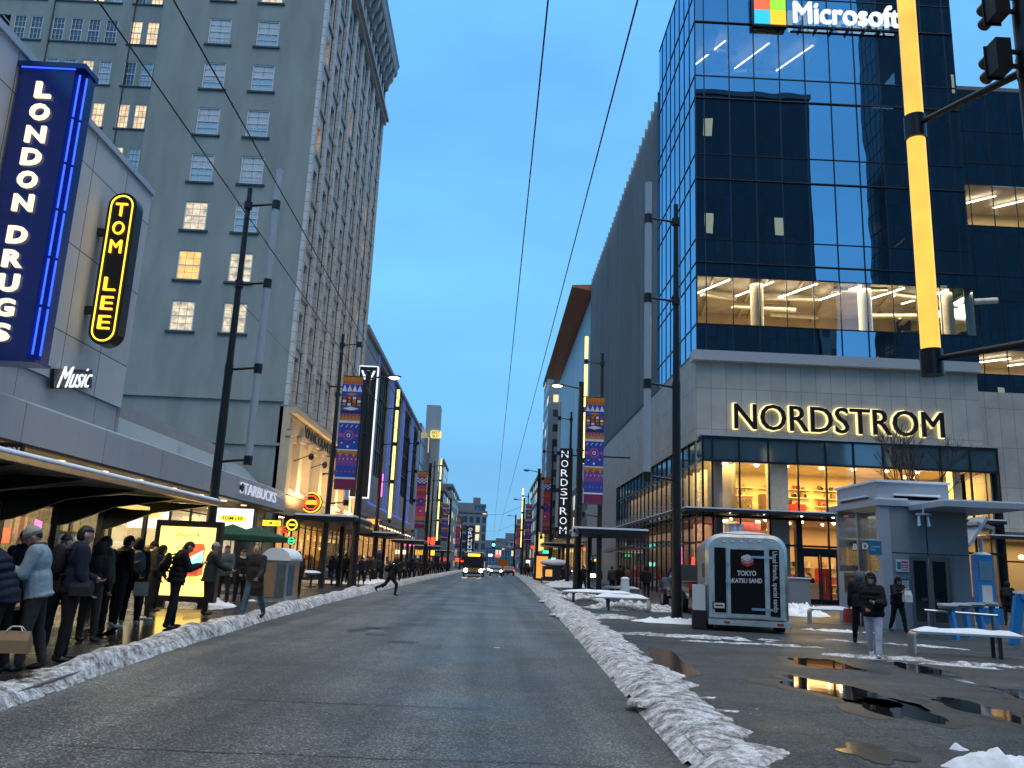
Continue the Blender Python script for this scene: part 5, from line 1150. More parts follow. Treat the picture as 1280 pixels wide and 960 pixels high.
b = MB(); b.box(-8.8,-8.62,SY0,SY1,2.36,2.5,'black_metal'); b.box(-8.75,-8.68,SY0,SY1,.45,.52,'black_metal'); b.build('rear_beam', T)
b = MB(); b.face([(-8.7,SY0,.5),(-8.7,SY1,.5),(-8.7,SY1,2.36),(-8.7,SY0,2.36)][::-1], 'glass_clear'); b.build('rear_glass', T)
b = MB(); b.box(-7.9,-7.5,17.0,18.4,2.46,2.53,'ad_yellow'); b.build('light_fitting', T)
b = MB(); b.box(-8.6,-8.15,10.5,16,.5,.56,'wood'); 
for y in (11,13.2,15.5): b.box(-8.5,-8.25,y,y+.06,PZ,.5,'black_metal')
b.build('bench_seat', T)
lamp_area('shelter_light', (-7.7,17.7,2.3), .4, 45, (1,.82,.45), (0,0,0), 1.3)
# ------------------------------------------------------------------ advertising light box
AYB = 23.6
T = thing('advertising_light_box', 'bright yellow lit phone advertisement in a black frame at the end of the shelter', 'advertising box', (-8.4,AYB,PZ))
q0, q1 = AY(199,657,AYB), AY(270,657,AYB); bl, brr = AY(193,745,AYB), AY(262,745,AYB)
ax0, ax1 = (q0.x+bl.x)/2, (q1.x+brr.x)/2; az0, az1 = .42, q0.z
b = MB(); b.box(ax0-.14, ax1+.14, AYB, AYB+.28, az0-.16, az1+.17, 'sign_black'); b.box(ax0+.1, ax0+.3, AYB+.05, AYB+.2, PZ, az0-.16, 'sign_black'); b.box(ax1-.3, ax1-.1, AYB+.05, AYB+.2, PZ, az0-.16, 'sign_black'); b.build('frame', T)
b = MB(); b.box(ax0, ax1, AYB-.006, AYB, az0, az1, 'ad_yellow'); b.build('lit_poster', T)
W_ = ax1-ax0; H_ = az1-az0; cx = ax0+W_*.60; cz = az0+H_*.52
s = MB(); text(s, 'iPhone 14', 'dark_metal', (ax0+W_*.5, AYB-.012, az1-H_*.12), (1,0,0), (0,0,1), w=W_*.42, ext=.003); text(s, 'Big and Bigger.', 'kraft', (ax0+W_*.54, AYB-.012, az0+H_*.24), (1,0,0), (0,0,1), w=W_*.74, ext=.003); s.build('lettering', T)
emit('ph_red', (.95,.04,.01), .9); emit('ph_dark', (.25,.0,.01), .5); emit('ph_blue', (.15,.62,.80), .8); emit('ph_pale', (.9,.75,.65), .8)
b = MB()
def quad(pts, m, d): b.face([(cx+u*W_*.24, AYB-.012-d*.002, cz+v*H_*.24) for u, v in pts], m)
quad([(-.9,-1),(.55,-1),(1.0,-.85),(1.0,.75),(.85,1),(-.3,1),(-.75,.75),(-.9,-.7)], 'ph_red', 0)
quad([(-.8,-.1),(.1,.15),(.85,.6),(.95,.2),(.8,-.5),(.0,-.35)], 'ph_blue', 1); quad([(-.7,-.25),(.1,-.02),(.9,.5),(.9,.62),(.0,.2),(-.75,-.1)], 'ph_pale', 2); quad([(-.5,-.85),(.6,-.9),(.75,-.45),(.0,-.2),(-.6,-.45)], 'ph_dark', 3)
b.build('phone_picture', T)
lamp_area('advert_glow', ((ax0+ax1)/2, AYB-.05, (az0+az1)/2), W_, 26, (1,.80,.3), (math.radians(90),0,0), H_)
# ------------------------------------------------------------------ flat roofed shelters
def flat_shelter(label, x0, x1, y0, y1, z, xc=None):
    T = thing('flat_shelter', label, 'shelter', ((x0+x1)/2,(y0+y1)/2,PZ), 0, 'flat roofed street shelters'); xc = xc or (x0+x1)/2
    b = MB(); b.prism([(x0,z+.12),(x0+.1,z-.02),(xc,z-.12),(x1-.1,z-.02),(x1,z+.12),(x1,z+.2),(x0,z+.2)], y0, y1, 'black_metal', 'y'); b.build('roof', T)
    b = MB(); b.box(x0+.05,x1-.05,y0+.05,y1-.05,z+.204,z+.30,'snow'); b.build('snow_cover', T)
    for y in (y0+.6, y1-.6):
        b = MB(); b.box(xc-.12,xc+.12,y-.12,y+.12,PZ,z-.1,'black_metal'); b.build('column', T)
    b = MB(); b.box(xc-.02,xc+.02,y0+.8,y1-.8,.6,2.4,'glass_dark'); b.build('glass_panel', T)
a, c = AY(722,662,45), AY(812,662,45); flat_shelter('flat black shelter with snow on its roof in front of the store side', a.x, c.x, 45, 50.5, a.z-.12, AY(750,700,45).x)
a, c = AY(680,680,78), AY(730,680,78); flat_shelter('second flat shelter on the right behind the lamp post', a.x, c.x, 78, 84, a.z-.1)
a, c = AY(366,656,43), AY(437,660,43); flat_shelter('flat dark shelter on the left beside the neon signs', a.x, a.x+3.2, 43, 49, 3.5)
for (px, Yd, lab) in ((470,66,'flat dark shelter on the left behind the banner lamp post'),(510,86,'flat dark shelter on the left by the mall'),(535,112,'far flat shelter on the left by the dark glass block'),(553,150,'most distant flat shelter on the left')):
    a = AY(px,668,Yd); flat_shelter(lab, a.x-1.7, a.x+1.7, Yd, Yd+6, 3.5)
# ------------------------------------------------------------------ station lift kiosk
KY = 27.4
kx0 = AY(1104,700,KY).x; kx1 = AY(1212,700,KY).x; kyb = 31.3
zt = AY(1097,602,KY).z; zr = AY(1105,632,KY).z
T = thing('lift_kiosk', 'grey station lift kiosk with flat canopy and steel doors on the right plaza', 'kiosk', ((kx0+kx1)/2, KY+3, PZ))
b = MB(); dz = AY(1150,697,KY).z; d0, d1 = AY(1142,740,KY).x, AY(1190,740,KY).x; sm_ = .006
b.box(kx0,d0-.05,KY,KY+.3,PZ,zr-.02,'kiosk_grey'); b.box(d1+.05,kx1,KY,KY+.3,PZ,zr-.02,'kiosk_grey'); b.box(d0-.05,d1+.05,KY,KY+.3,dz+.05,zr-.02,'kiosk_grey')
b.box(kx1-.3,kx1,KY+.3,kyb,PZ,zr-.02,'kiosk_grey'); b.box(kx0+.1,kx1-.3,kyb-.3,kyb,PZ,zr-.02,'kiosk_grey')
lowz = AX(1060,700,kx0).z; b.box(kx0,kx0+.25,KY+.3,kyb-.3,PZ,1.9,'kiosk_light'); b.box(kx0-.03,kx0+.28,KY-.03,KY+.32,PZ,zr-.03,'kiosk_light')
for x in (kx0+1.5,): b.box(x-.012,x+.012,KY-.012,KY-.001,dz+.05,zr-.1,'sign_black')
b.box(kx0,kx1,KY-.01,KY-.001,dz+.12,dz+.14,'sign_black'); b.build('walls', T)
b = MB(); b.box(kx0+.02,kx0+.14,KY+.35,kyb-.35,1.9,zr-.15,'glass_clear')
for y in (KY+.35,KY+1.9,kyb-.35): b.box(kx0,kx0+.16,y-.03,y+.03,1.9,zr-.1,'kiosk_light')
b.build('side_glazing', T)
b = MB(); b.box(kx0-.02, AY(1187,606,KY).x, KY+.1, kyb-.5, zr+.22, zt, 'kiosk_light'); b.build('plant_room', T)
b = MB(); b.box(kx0-.08, AY(1187,606,KY).x+.06, KY+.04, kyb-.44, zt+.004, zt+.08, 'snow'); b.build('snow_cover', T)
b = MB(); g0, g1 = AY(1119,620,KY), AY(1174,626,KY); b.box(g0.x,g1.x,KY+.06,KY+.098,g1.z,g0.z,'sign_black')
for k in range(6): z = g1.z+(g0.z-g1.z)*(k+.5)/6; b.box(g0.x+.03,g1.x-.03,KY+.03,KY+.06,z-.015,z+.015,'dark_metal')
b.box(g0.x-.05,g1.x+.05,KY-.02,KY+.1,g0.z+.02,g0.z+.09,'snow'); b.build('front_grille', T)
b = MB(); b.box(kx0-.08,kx0-.022,KY+.8,KY+3.0,g1.z+.05,g0.z-.02,'sign_black'); b.box(kx0-.16,kx0-.02,KY+.7,KY+3.1,g0.z,g0.z+.06,'snow'); b.build('side_grille', T)
b = MB(); cxr = AY(1257,640,KY-1).x; b.box(kx0-.15, kx1+.1, KY-.1, kyb, zr, zr+.2, 'kiosk_light'); b.box(kx0+.9, cxr, KY-2.3, KY-.1, zr-.14, zr+.03, 'kiosk_light'); b.box(kx1+.1, cxr, KY-.1, KY+2, zr-.14, zr+.03, 'kiosk_light'); b.build('canopy', T)
b = MB(); b.box(kx0+.92, cxr-.02, KY-2.28, KY-.12, zr+.034, zr+.08, 'snow'); b.box(kx0-.13,kx0+.9,KY-.08,KY+.1,zr+.204,zr+.26,'snow'); b.box(kx1+.12,cxr-.02,KY-.1,KY+2,zr+.034,zr+.08,'snow'); b.build('canopy_snow', T)
for i in range(2):
    b = MB(); a = d0+i*(d1-d0)/2; c = a+(d1-d0)/2; b.box(a+.02,a+.10,KY+.10,KY+.16,PZ,dz,'steel'); b.box(c-.10,c-.02,KY+.10,KY+.16,PZ,dz,'steel'); b.box(a+.1,c-.1,KY+.10,KY+.16,dz-.1,dz,'steel'); b.box(a+.1,c-.1,KY+.10,KY+.16,PZ,PZ+.25,'steel'); b.box(a+.1,c-.1,KY+.12,KY+.14,PZ+.25,dz-.1,'glass_dark'); b.build('lift_door', T)
b = MB(); b.box(d0-.06,d0-.001,KY-.03,KY+.2,PZ,dz+.06,'steel'); b.box(d1+.001,d1+.06,KY-.03,KY+.2,PZ,dz+.06,'steel'); b.box(d0,d1,KY-.03,KY+.2,dz+.002,dz+.06,'steel'); b.build('door_frame', T)
b = MB(); x = AY(1155,655,KY-1.2); b.tube((x.x,KY-1.2,zr),(x.x,KY-1.2,zr-.3),.03,'kiosk_light'); b.box(x.x-.2,x.x+.2,KY-1.3,KY-1.1,zr-.36,zr-.30,'kiosk_light'); b.build('lamp_bracket', T)
for k in (-1,1): b = MB(); b.tube((x.x+k*.14,KY-1.2,zr-.36),(x.x+k*.16,KY-1.25,zr-.72),.05,'steel',.09); b.build('floodlight', T)
def plate(label, px0, py0, px1, py1, Yd, m, inner=None, name='notice_plate', txt=None, tm='white_paint'):
    a, c = AY(px0,py0,Yd), AY(px1,py1,Yd); T = thing(name, label, 'sign', ((a.x+c.x)/2,Yd,c.z)); b = MB(); b.box(a.x,c.x,Yd-.03,Yd,c.z,a.z,m); b.build('plate', T)
    if inner: b = MB(); w, h = c.x-a.x, a.z-c.z; b.box(a.x+w*.08,a.x+w*.38,Yd-.036,Yd-.03,c.z+h*.2,c.z+h*.8,'blue_sign'); b.box(a.x+w*.42,a.x+w*.92,Yd-.036,Yd-.03,c.z+h*.12,c.z+h*.88,inner); [b.box(a.x+w*.46,a.x+w*.88,Yd-.04,Yd-.036,c.z+h*(.2+.2*k),c.z+h*(.28+.2*k),'white_paint') for k in range(3)]; b.build('print', T)
    if txt: s = MB(); text(s, txt, tm, ((a.x+c.x)/2,Yd-.036,(a.z+c.z)/2), (1,0,0), (0,0,1), w=(c.x-a.x)*.7, ext=.004); s.build('lettering', T)
plate('white and red square notice beside the lift doors', 1119,699,1136,715, KY-.035, 'white_paint', 'ban_pink')
plate('blue rimmed notice below the square notice by the lift doors', 1125,723,1138,739, KY-.035, 'blue_sign'); 
o = bpy.data.objects['notice_plate.001']; b = MB(); a, c = AY(1126.5,725,KY-.066), AY(1136.5,737,KY-.066); b.box(a.x,c.x,KY-.072,KY-.066,c.z,a.z,'paper'); [b.box(a.x+.03,c.x-.03,KY-.076,KY-.072,c.z+.06+k*.07,c.z+.08+k*.07,'dark_metal') for k in range(4)]; b.build('print', o)
plate('small blue hanging transit sign at the corner of the lift kiosk', 1085,676,1102,694, KY-.2, 'blue_sign', name='transit_sign', txt='Canada\nLine')
T = thing('led_display', 'white lit dot letters behind the kiosk side glass', 'display', (kx0+.4,KY+2,3)); s = MB(); p = AX(1071,683,kx0+.3); b = MB(); b.box(kx0+.32,kx0+.4,KY+.5,kyb-.5,p.z-.18,p.z+.18,'sign_black'); b.build('panel', T); text(s, 'BRD.91', 'letter_white', (kx0+.31,KY+2.0,p.z), (0,-1,0), (0,0,1), w=1.9, h=.22, ext=.004, bold=.02); s.build('lettering', T)
lamp_area('kiosk_light', ((kx0+kx1)/2, KY+3, zr-.2), 2, 60, (1,.78,.45), (0,0,0), 5)  # added warm lamp, stands in for store lights showing through the kiosk glass
T = thing('notice_board', 'brown wooden framed notice board on the left side of the lift kiosk', 'notice board', (kx0,29.5,1)); b = MB(); b.box(kx0-.06,kx0-.003,28.8,30.4,1.15,2.35-.5,'wood'); b.box(kx0-.08,kx0-.06,28.95,30.25,1.25,1.75,'dark_metal'); b.build('board', T)
# ------------------------------------------------------------------ bike hire point: blue totem with solar panel, docks
p = G(1237,778,PZ); T = thing('hire_totem', 'blue bike hire totem with a tilted grey solar panel on top', 'totem', p)
w = .36; zt_ = AY(1235,694,p.y).z; b = MB(); b.box(p.x-w,p.x+w,p.y,p.y+.4,PZ,zt_,'blue_paint'); b.build('body', T)
b = MB(); b.box(p.x-w*.75,p.x+w*.75,p.y-.02,p.y-.002,zt_-1.05,zt_-.25,'glass_dark'); b.box(p.x-w*.6,p.x+w*.6,p.y-.02,p.y-.002,.9,zt_-1.25,'paper'); b.build('screen', T)
b = MB(); b.tube((p.x,p.y+.2,zt_),(p.x,p.y+.2,zt_+.7),.09,'kiosk_light'); b.build('pole', T)
b = MB(); b.obox((p.x-.45,p.y+.1,zt_+.95),(.45,0,.62),(0,.6,0),(.05,0,-.035),'kiosk_light'); b.obox((p.x-.10,p.y+.1,zt_+1.2),(.38,0,-.10),(0,.55,0),(.02,0,.07),'kiosk_grey'); b.build('solar_panel', T)
b = MB(); b.ell((p.x,p.y+.2,zt_+.02),(w*1.1,.25,.10),'snow'); b.ell((p.x-.1,p.y-.3,PZ+.62),(.33,.25,.12),'snow'); b.build('snow_cover', T)
b = MB(); b.box(p.x-.35,p.x+.3,p.y-.5,p.y-.02,PZ,PZ+.58,'blue_paint'); b.build('foot_box', T)
DKL = ['bike dock under the solar panel totem','blue bike dock left of the leaning end frame','snow topped bike dock third from the totem','bike dock nearest the silver bench']
for k in range(4):
    c = G(1196+k*17, 800-k*3, PZ); T = thing('bike_dock', 'snow capped '+DKL[k].replace('snow topped ',''), 'bike dock', c, 0, 'bike docks by the bench'); b = MB()
    b.prism([(c.y-.1,PZ),(c.y+.18,PZ),(c.y+.30,.92),(c.y+.10,.95)], c.x-.05, c.x+.05, 'blue_paint', 'x'); b.build('post', T)
    b = MB(); b.box(c.x-.3,c.x+.12,c.y+.05,c.y+.3,.93,1.0,'steel'); b.build('clamp', T); b = MB(); b.box(c.x-.31,c.x+.13,c.y+.04,c.y+.32,1.004,1.07,'snow'); b.build('snow_cover', T)
c = G(1272,806,PZ); T = thing('dock_end_frame', 'leaning bright blue end frame at the right edge behind the silver bench', 'frame', c); b = MB(); b.bar((c.x-.1,c.y,PZ),(c.x+.15,c.y,1.35),.24,.14,'blue_paint'); b.bar((c.x+.15,c.y,1.35),(c.x+.7,c.y,1.35),.24,.14,'blue_paint'); b.build('frame', T); b = MB(); b.box(c.x+.05,c.x+.8,c.y-.1,c.y+.1,1.43,1.49,'snow'); b.build('snow_cover', T)
a, c = G(1205,802,PZ), G(1262,806,PZ); b = MB(); T = thing('bike_rail', 'low silver rail with snow running to the blue frame', 'rail', a); b.tube((a.x-.5,a.y+1.0,.85),(c.x+.3,a.y+.4,.80),.04,'steel'); b.tube((a.x-.4,a.y+1,PZ),(a.x-.4,a.y+1,.85),.03,'steel'); b.tube((c.x+.2,a.y+.4,PZ),(c.x+.2,a.y+.4,.8),.03,'steel'); b.build('rail', T)
# ------------------------------------------------------------------ benches with a folded metal end
def bench(label, x, y, rz, L=2.1, D=.55, snow=.10, group='metal benches with snow'):
    T = thing('bench', label, 'bench', (x,y,PZ), rz, group); b = MB(); n = 7
    pr = [(-L/2,.0)]+[(-L/2+.14-.14*math.cos(t), .36+.12*math.sin(t)) for t in [PI/2*k/n for k in range(n+1)]]+[(L/2,.48),(L/2,.44)]+[(-L/2+.14-.10*math.cos(t), .355+.085*math.sin(t)) for t in [PI/2-PI/2*k/n for k in range(n+1)]]+[(-L/2+.04,0)]
    b.prism(pr, -D/2, D/2, 'alu', 'y'); b.build('seat', T, world=False)
    for dy in (-D/2+.06, D/2-.06): b = MB(); b.box(L/2-.55,L/2-.48,dy-.03,dy+.03,0,.438,'dark_metal'); b.build('leg', T, world=False)
    s = MB(); m_ = 16; vs = []; 
    for j in range(6):
        for i in range(m_):
            u, v = i/(m_-1), j/5; e_ = min(1, min(u,1-u)*9, min(v,1-v)*6); vs.append((-L/2+.05+u*(L-.06), -D/2+.01+v*(D-.02), .482+snow*e_*(.7+.6*mn.noise(Vector((u*4+x, v*3, y))))))
    s.raw(vs, [(j*m_+i,j*m_+i+1,(j+1)*m_+i+1,(j+1)*m_+i) for j in range(5) for i in range(m_-1)], 'snow', True); s.build('snow_cover', T, world=False)
    return T
c = (G(1172,815,PZ)+G(1245,828,PZ))/2; bench('silver bench with snow on its seat at the right edge by the bike docks', c.x+.1, c.y+.1, -.22, 2.2)
c = G(1078,783,PZ); bench('snowy bench behind the walking woman, beside the lift kiosk', c.x-.4, c.y+.6, -.15, 2.2)
c = G(806,765,PZ); bench('nearest snowy bench left of the tall black mast', c.x-.8, c.y+.4, PI, 2.1, .6, .14)
c = G(780,757,PZ); bench('second snowy bench, further from the mast', c.x-1.0, c.y+1.2, PI, 3.2, .6, .12)
c = G(778,748,PZ); bench('third snowy bench by the flat shelter column', c.x+.4, c.y+3, PI, 2.2, .6, .12)
# ------------------------------------------------------------------ bare tree
def bare_tree(label, x, y, h, seed):
    T = thing('bare_tree', label, 'tree', (x,y,PZ)); rn = random.Random(seed); tr = MB(); br = MB()
    tr.tube((x,y,PZ),(x,y,h*.42),.11,'bark',.07); tr.build('trunk', T)
    def grow(p, d, l, r, k, mb):
        q = p+d*l; mb.tube(p, q, r, 'bark', r*.6, n=5, caps=False)
        if k == 0: return
        for _ in range(3 if k > 1 else 4):
            nd = (d+Vector((rn.uniform(-.65,.65), rn.uniform(-.65,.65), rn.uniform(-.1,.45)))).normalized(); grow(q, nd, l*rn.uniform(.6,.85), r*.6, k-1, mb)
    for i in range(5): grow(Vector((x,y,h*(.36+.02*i))), Vector((rn.uniform(-.6,.6),rn.uniform(-.6,.6),1)).normalized(), h*.19, .06, 4, br)
    br.build('crown', T)
p = AY(1146,620,41); bare_tree('small bare tree in front of the lit store windows behind the kiosk', p.x, 41, 9.6, 5)
# ------------------------------------------------------------------ left pavement furniture
def umbrella(label, px, py, Yd, w):
    p = AY(px,py,Yd); T = thing('market_umbrella', label, 'umbrella', (p.x,Yd,PZ), 0, 'green market umbrellas'); b = MB(); n = 8
    R1 = [Vector((p.x+w*math.cos(2*PI*k/n),Yd+w*math.sin(2*PI*k/n),p.z-.42)) for k in range(n)]; top = Vector((p.x,Yd,p.z))
    for k in range(n): a, c = R1[k], R1[(k+1)%n]; m_ = (a+c)/2-Vector((0,0,-.03)); b.face([a,c,top],'green_cloth'); b.face([a,a-Vector((0,0,.2)),c-Vector((0,0,.2)),c],'green_cloth')
    b.build('canopy', T); b = MB(); b.tube((p.x,Yd,PZ),(p.x,Yd,p.z-.02),.025,'wood'); b.build('pole', T); b = MB(); b.tube((p.x,Yd,PZ),(p.x,Yd,PZ+.1),.3,'concrete_dark'); b.build('base', T)
umbrella('green market umbrella on the left, partly behind its neighbour', 291,655,33,1.25); umbrella('green market umbrella on the right, nearer the stone tower', 321,658,35,1.35)
c = G(340,752,PZ); T = thing('rubbish_cabinet', 'poster covered rubbish cabinet with a snow dome on top', 'rubbish cabinet', (c.x,c.y,PZ)); x, y = c.x, c.y
b = MB(); b.box(x-.42,x+.42,y,y+1.7,PZ,1.45,'kiosk_grey'); b.build('body', T); b = MB(); b.box(x+.422,x+.44,y+.1,y+.8,.3,1.3,'cl_jean'); b.box(x+.422,x+.44,y+.9,y+1.6,.3,1.3,'kraft'); b.box(x-.36,x+.0,y-.02,y-.002,.25,1.35,'kraft'); b.box(x+.05,x+.36,y-.02,y-.002,.25,1.35,'cl_grey'); b.build('poster', T)
b = MB(); b.prism([(x+.5*math.cos(t),1.453+.42*math.sin(t)) for t in [PI*k/14 for k in range(15)]], y-.05, y+1.75, 'snow', 'y', True); b.build('snow_cover', T)
for i, (px, py, lab) in enumerate([(388,734,'snow topped round table left of the mast foot'),(414,731,'snow topped round table right of the mast foot'),(455,722,'snow topped table behind the banner lamp post'),(372,728,'snow topped table beside the woman in black')]):
    c = G(px,py,PZ); T = thing('pavement_table', lab, 'table', c, 0, 'snowy pavement tables'); b = MB(); b.tube((c.x,c.y,.78),(c.x,c.y,.82),.5,'dark_metal',n=20); b.build('table_top', T); b = MB(); b.tube((c.x,c.y,PZ),(c.x,c.y,.78),.06,'dark_metal'); b.tube((c.x,c.y,PZ),(c.x,c.y,PZ+.05),.3,'dark_metal'); b.build('pedestal', T); b = MB(); b.ell((c.x,c.y,.83),(.5,.5,.12),'snow'); b.build('snow_cover', T)
for i, (px, py, w_, h_, lab) in enumerate([(477,722,.9,1.1,'grey street cabinet beside the running person'),(508,720,.8,1.2,'grey cabinet on the left pavement past the runner')]):
    c = G(px,py,PZ); T = thing('street_cabinet', lab, 'cabinet', c); b = MB(); b.box(c.x-w_/2,c.x+w_/2,c.y,c.y+.6,PZ,PZ+h_,'kiosk_grey'); b.build('body', T); b = MB(); b.box(c.x-w_/2-.02,c.x+w_/2+.02,c.y-.02,c.y+.62,PZ+h_+.004,PZ+h_+.1,'snow'); b.build('snow_cover', T)
p = G(677,727,PZ); T = thing('advertising_light_box', 'small orange lit advertising column far down the right pavement', 'advertising box', p); b = MB(); b.box(p.x-.85,p.x+.85,p.y,p.y+.5,PZ,2.9,'sign_black'); b.build('frame', T); b = MB(); b.box(p.x-.6,p.x+.6,p.y-.02,p.y-.002,.45,2.7,'poster_amber'); b.build('lit_poster', T)
p = G(694,731,PZ); T = thing('street_cart', 'dark cart with snowy roof and warm light behind the right lamp post', 'cart', p); b = MB(); b.box(p.x-1.1,p.x+1.1,p.y,p.y+2,.4,1.7,'dark_metal'); b.build('body', T); b = MB(); b.ell((p.x,p.y+1,2.0),(1.35,1.2,.35),'snow'); b.build('snow_roof', T); b = MB(); b.box(p.x-.9,p.x-.3,p.y-.03,p.y-.003,.8,1.4,'poster_amber'); b.build('lit_panel', T)
for k in (-1,1): b = MB(); b.tube((p.x+k*1.12,p.y+.5,.42),(p.x+k*1.22,p.y+.5,.42),.31,'rubber'); b.build('wheel', T)
p = G(1003,768,PZ+.0); p = AY(1000,740,40); T = thing('waste_bin', 'grey metal waste bin right of the food trailer', 'bin', (p.x,40,PZ)); b = MB(); b.box(p.x-.5,p.x+.5,40,40.8,PZ,1.55,'kiosk_grey'); b.build('body', T); b = MB(); b.box(p.x-.55,p.x+.55,39.95,40.85,1.554,1.62,'snow'); b.build('snow_cover', T)
p = G(793,752,PZ); T = thing('concrete_bollard', 'pale concrete post between the far benches', 'bollard', p); b = MB(); b.tube((p.x,p.y+3,PZ),(p.x,p.y+3,1.15),.28,'white_paint',.22,n=14); b.build('shaft', T); b = MB(); b.ell((p.x,p.y+3,1.16),(.24,.24,.1),'snow'); b.build('snow_cap', T)
# ------------------------------------------------------------------ food trailer
TY = 23.0
a0, a1 = AY(884,760,TY).x, AY(984,760,TY).x; ztop = AY(930,668,TY).z; zb = AY(930,783,TY).z
T = thing('food_trailer', 'silver food trailer with a black door and snow on its roof parked on the plaza', 'trailer', ((a0+a1)/2,TY,PZ))
trailer = T
def rr(x0, x1, z0, z1, r, n=7, inset=0):
    x0 += inset; x1 -= inset; z0 += inset; z1 -= inset; P = [(x0,z0),(x1,z0)]
    P += [(x1-r+r*math.cos(t), z1-r+r*math.sin(t)) for t in [PI/2*k/n for k in range(n+1)]]
    P += [(x0+r+r*math.cos(t), z1-r+r*math.sin(t)) for t in [PI/2+PI/2*k/n for k in range(n+1)]]; return P
b = MB(); prof = rr(a0,a1,zb+.12,ztop,.42); ring = rr(a0,a1,zb+.12,ztop,.38,inset=.09)
n = len(prof); vs = [(x,TY+.12,z) for x,z in prof]+[(x,TY+4.4,z) for x,z in prof]; b.raw(vs,[(k,(k+1)%n,n+(k+1)%n,n+k) for k in range(n)],'alu',True)
vs = [(x,TY+.12,z) for x,z in prof]+[(x,TY,z) for x,z in ring]; b.raw(vs,[(k,n+k,n+(k+1)%n,(k+1)%n) for k in range(n)],'alu',True); b.raw([(x,TY,z) for x,z in ring],[tuple(range(n))],'alu'); b.raw([(x,TY+4.4,z) for x,z in prof],[tuple(range(n))],'alu'); b.build('body', T)
def P2(px, py): return AY(px,py,TY)
def rect(mb, px0, py0, px1, py1, d0, d1, m): a, c = P2(px0,py0), P2(px1,py1); mb.box(a.x,c.x,TY-d1,TY-d0,c.z,a.z,m); return a, c
b = MB(); a, c = rect(b,894,684,909,766,.002,.02,'panel_black'); b.build('left_panel', T)
b = MB(); rect(b,960,687,974,771,.002,.02,'panel_black'); b.build('right_panel', T)
b = MB(); da, dc = P2(909,682), P2(960,773); fr = .09
b.box(da.x,dc.x,TY-.05,TY-.002,dc.z,da.z,'alu'); do = b.build('door', T)
b = MB(); b.box(da.x+fr,dc.x-fr,TY-.06,TY-.052,dc.z+fr,da.z-fr,'panel_black'); b.build('door_panel', do)
b = MB()
for zz in (.12,.85): z = dc.z+(da.z-dc.z)*zz; b.box(dc.x-.45,dc.x+.12,TY-.085,TY-.062,z-.03,z+.03,'steel')
b.build('hinge', do); b = MB(); z = dc.z+(da.z-dc.z)*.5; b.box(da.x-.04,da.x+.12,TY-.1,TY-.062,z-.05,z+.05,'steel'); b.box(da.x-.03,da.x+.08,TY-.1,TY-.062,z+.45,z+.55,'steel'); b.build('door_latch', do)
s = MB(); cxd = (da.x+dc.x)/2-.02; cz = AY(935,718,TY).z
text(s,'TOKYO','white_paint',(cxd,TY-.066,cz+.03),(1,0,.03),(-.03,0,1),w=.50,h=.14,ext=.003,bold=.03,shear=.1); text(s,'KATSU SAND','white_paint',(cxd,TY-.066,cz-.17),(1,0,.03),(-.03,0,1),w=.80,h=.125,ext=.003,bold=.03,shear=.1)
text(s,'Usual friends, special sando','white_paint',(P2(967,730).x,TY-.024,P2(967,727).z),(0,0,-1),(1,0,0),w=1.62,h=.17,ext=.003,bold=.01); s.build('lettering', T)
b = MB(); lx, lz = cxd+.02, cz+.42
for k, mm in enumerate(('white_paint','goods_pink','ban_red')): b.face([(lx-.16,TY-.067,lz-k*.07),(lx,TY-.067,lz-.08-k*.07),(lx,TY-.067,lz-.03-k*.07),(lx-.16,TY-.067,lz+.05-k*.07)],mm); b.face([(lx,TY-.067,lz-.08-k*.07),(lx+.16,TY-.067,lz-k*.07),(lx+.16,TY-.067,lz+.05-k*.07),(lx,TY-.067,lz-.03-k*.07)],mm)
b.face([(lx-.16,TY-.067,lz+.05),(lx,TY-.067,lz-.02),(lx+.16,TY-.067,lz+.05),(lx,TY-.067,lz+.12)],'white_paint'); b.build('round_logo', T)
b = MB(); a, c = rect(b,892,752,908,762,.02,.04,'panel_black'); b.box(a.x+.03,c.x-.03,TY-.046,TY-.04,c.z+.03,a.z-.03,'paper'); b.box(a.x+.07,c.x-.07,TY-.05,TY-.046,c.z+.08,a.z-.08,'dark_metal'); b.build('number_plate', T)
b = MB(); b.box(a0+.05,a1+.02,TY-.18,TY+.1,zb+.02,zb+.16,'alu'); b.build('bumper', T)
for px in (906,916,927,938,948): b = MB(); q = P2(px,677); b.ell((q.x,TY-.01,q.z),(.045,.02,.025),'paper'); b.build('marker_lamp', T)
for px in (886,): b = MB(); q = P2(px,705); b.box(a0-.01,a0+.02,TY+.5,TY+1.6,1.5,1.9,'dark_metal'); b.build('side_vent', T)
for k, x in enumerate((a0+.12, a1-.12)): b = MB(); b.tube((x-.12,TY+1.1,.37),(x+.12,TY+1.1,.37),.35,'rubber',n=20); w = b.build('wheel', T); h = MB(); h.tube((x-.125,TY+1.1,.37),(x+.125,TY+1.1,.37),.17,'steel',n=14); h.build('rim', w)
b = MB(); q = AY(910,660,TY+1.0); b.tube((q.x,TY+1.2,ztop-.05),(q.x,TY+1.2,ztop+.30),.26,'alu',n=18); b.tube((q.x,TY+1.2,ztop+.30),(q.x,TY+1.2,ztop+.34),.29,'steel',n=18); b.build('roof_vent', T)
b = MB(); vs = []
for j in range(2):
    for k in range(9): u = k/8*2-1; vs.append(((a0+a1)/2+u*(a1-a0-.8)/2, TY+.15+j*4.2, ztop+.02+.07*(1-u*u)))
b.raw(vs,[(k,k+1,9+k+1,9+k) for k in range(8)]+[tuple(range(9))[::-1]],'snow',True); b.build('snow_cover', T)
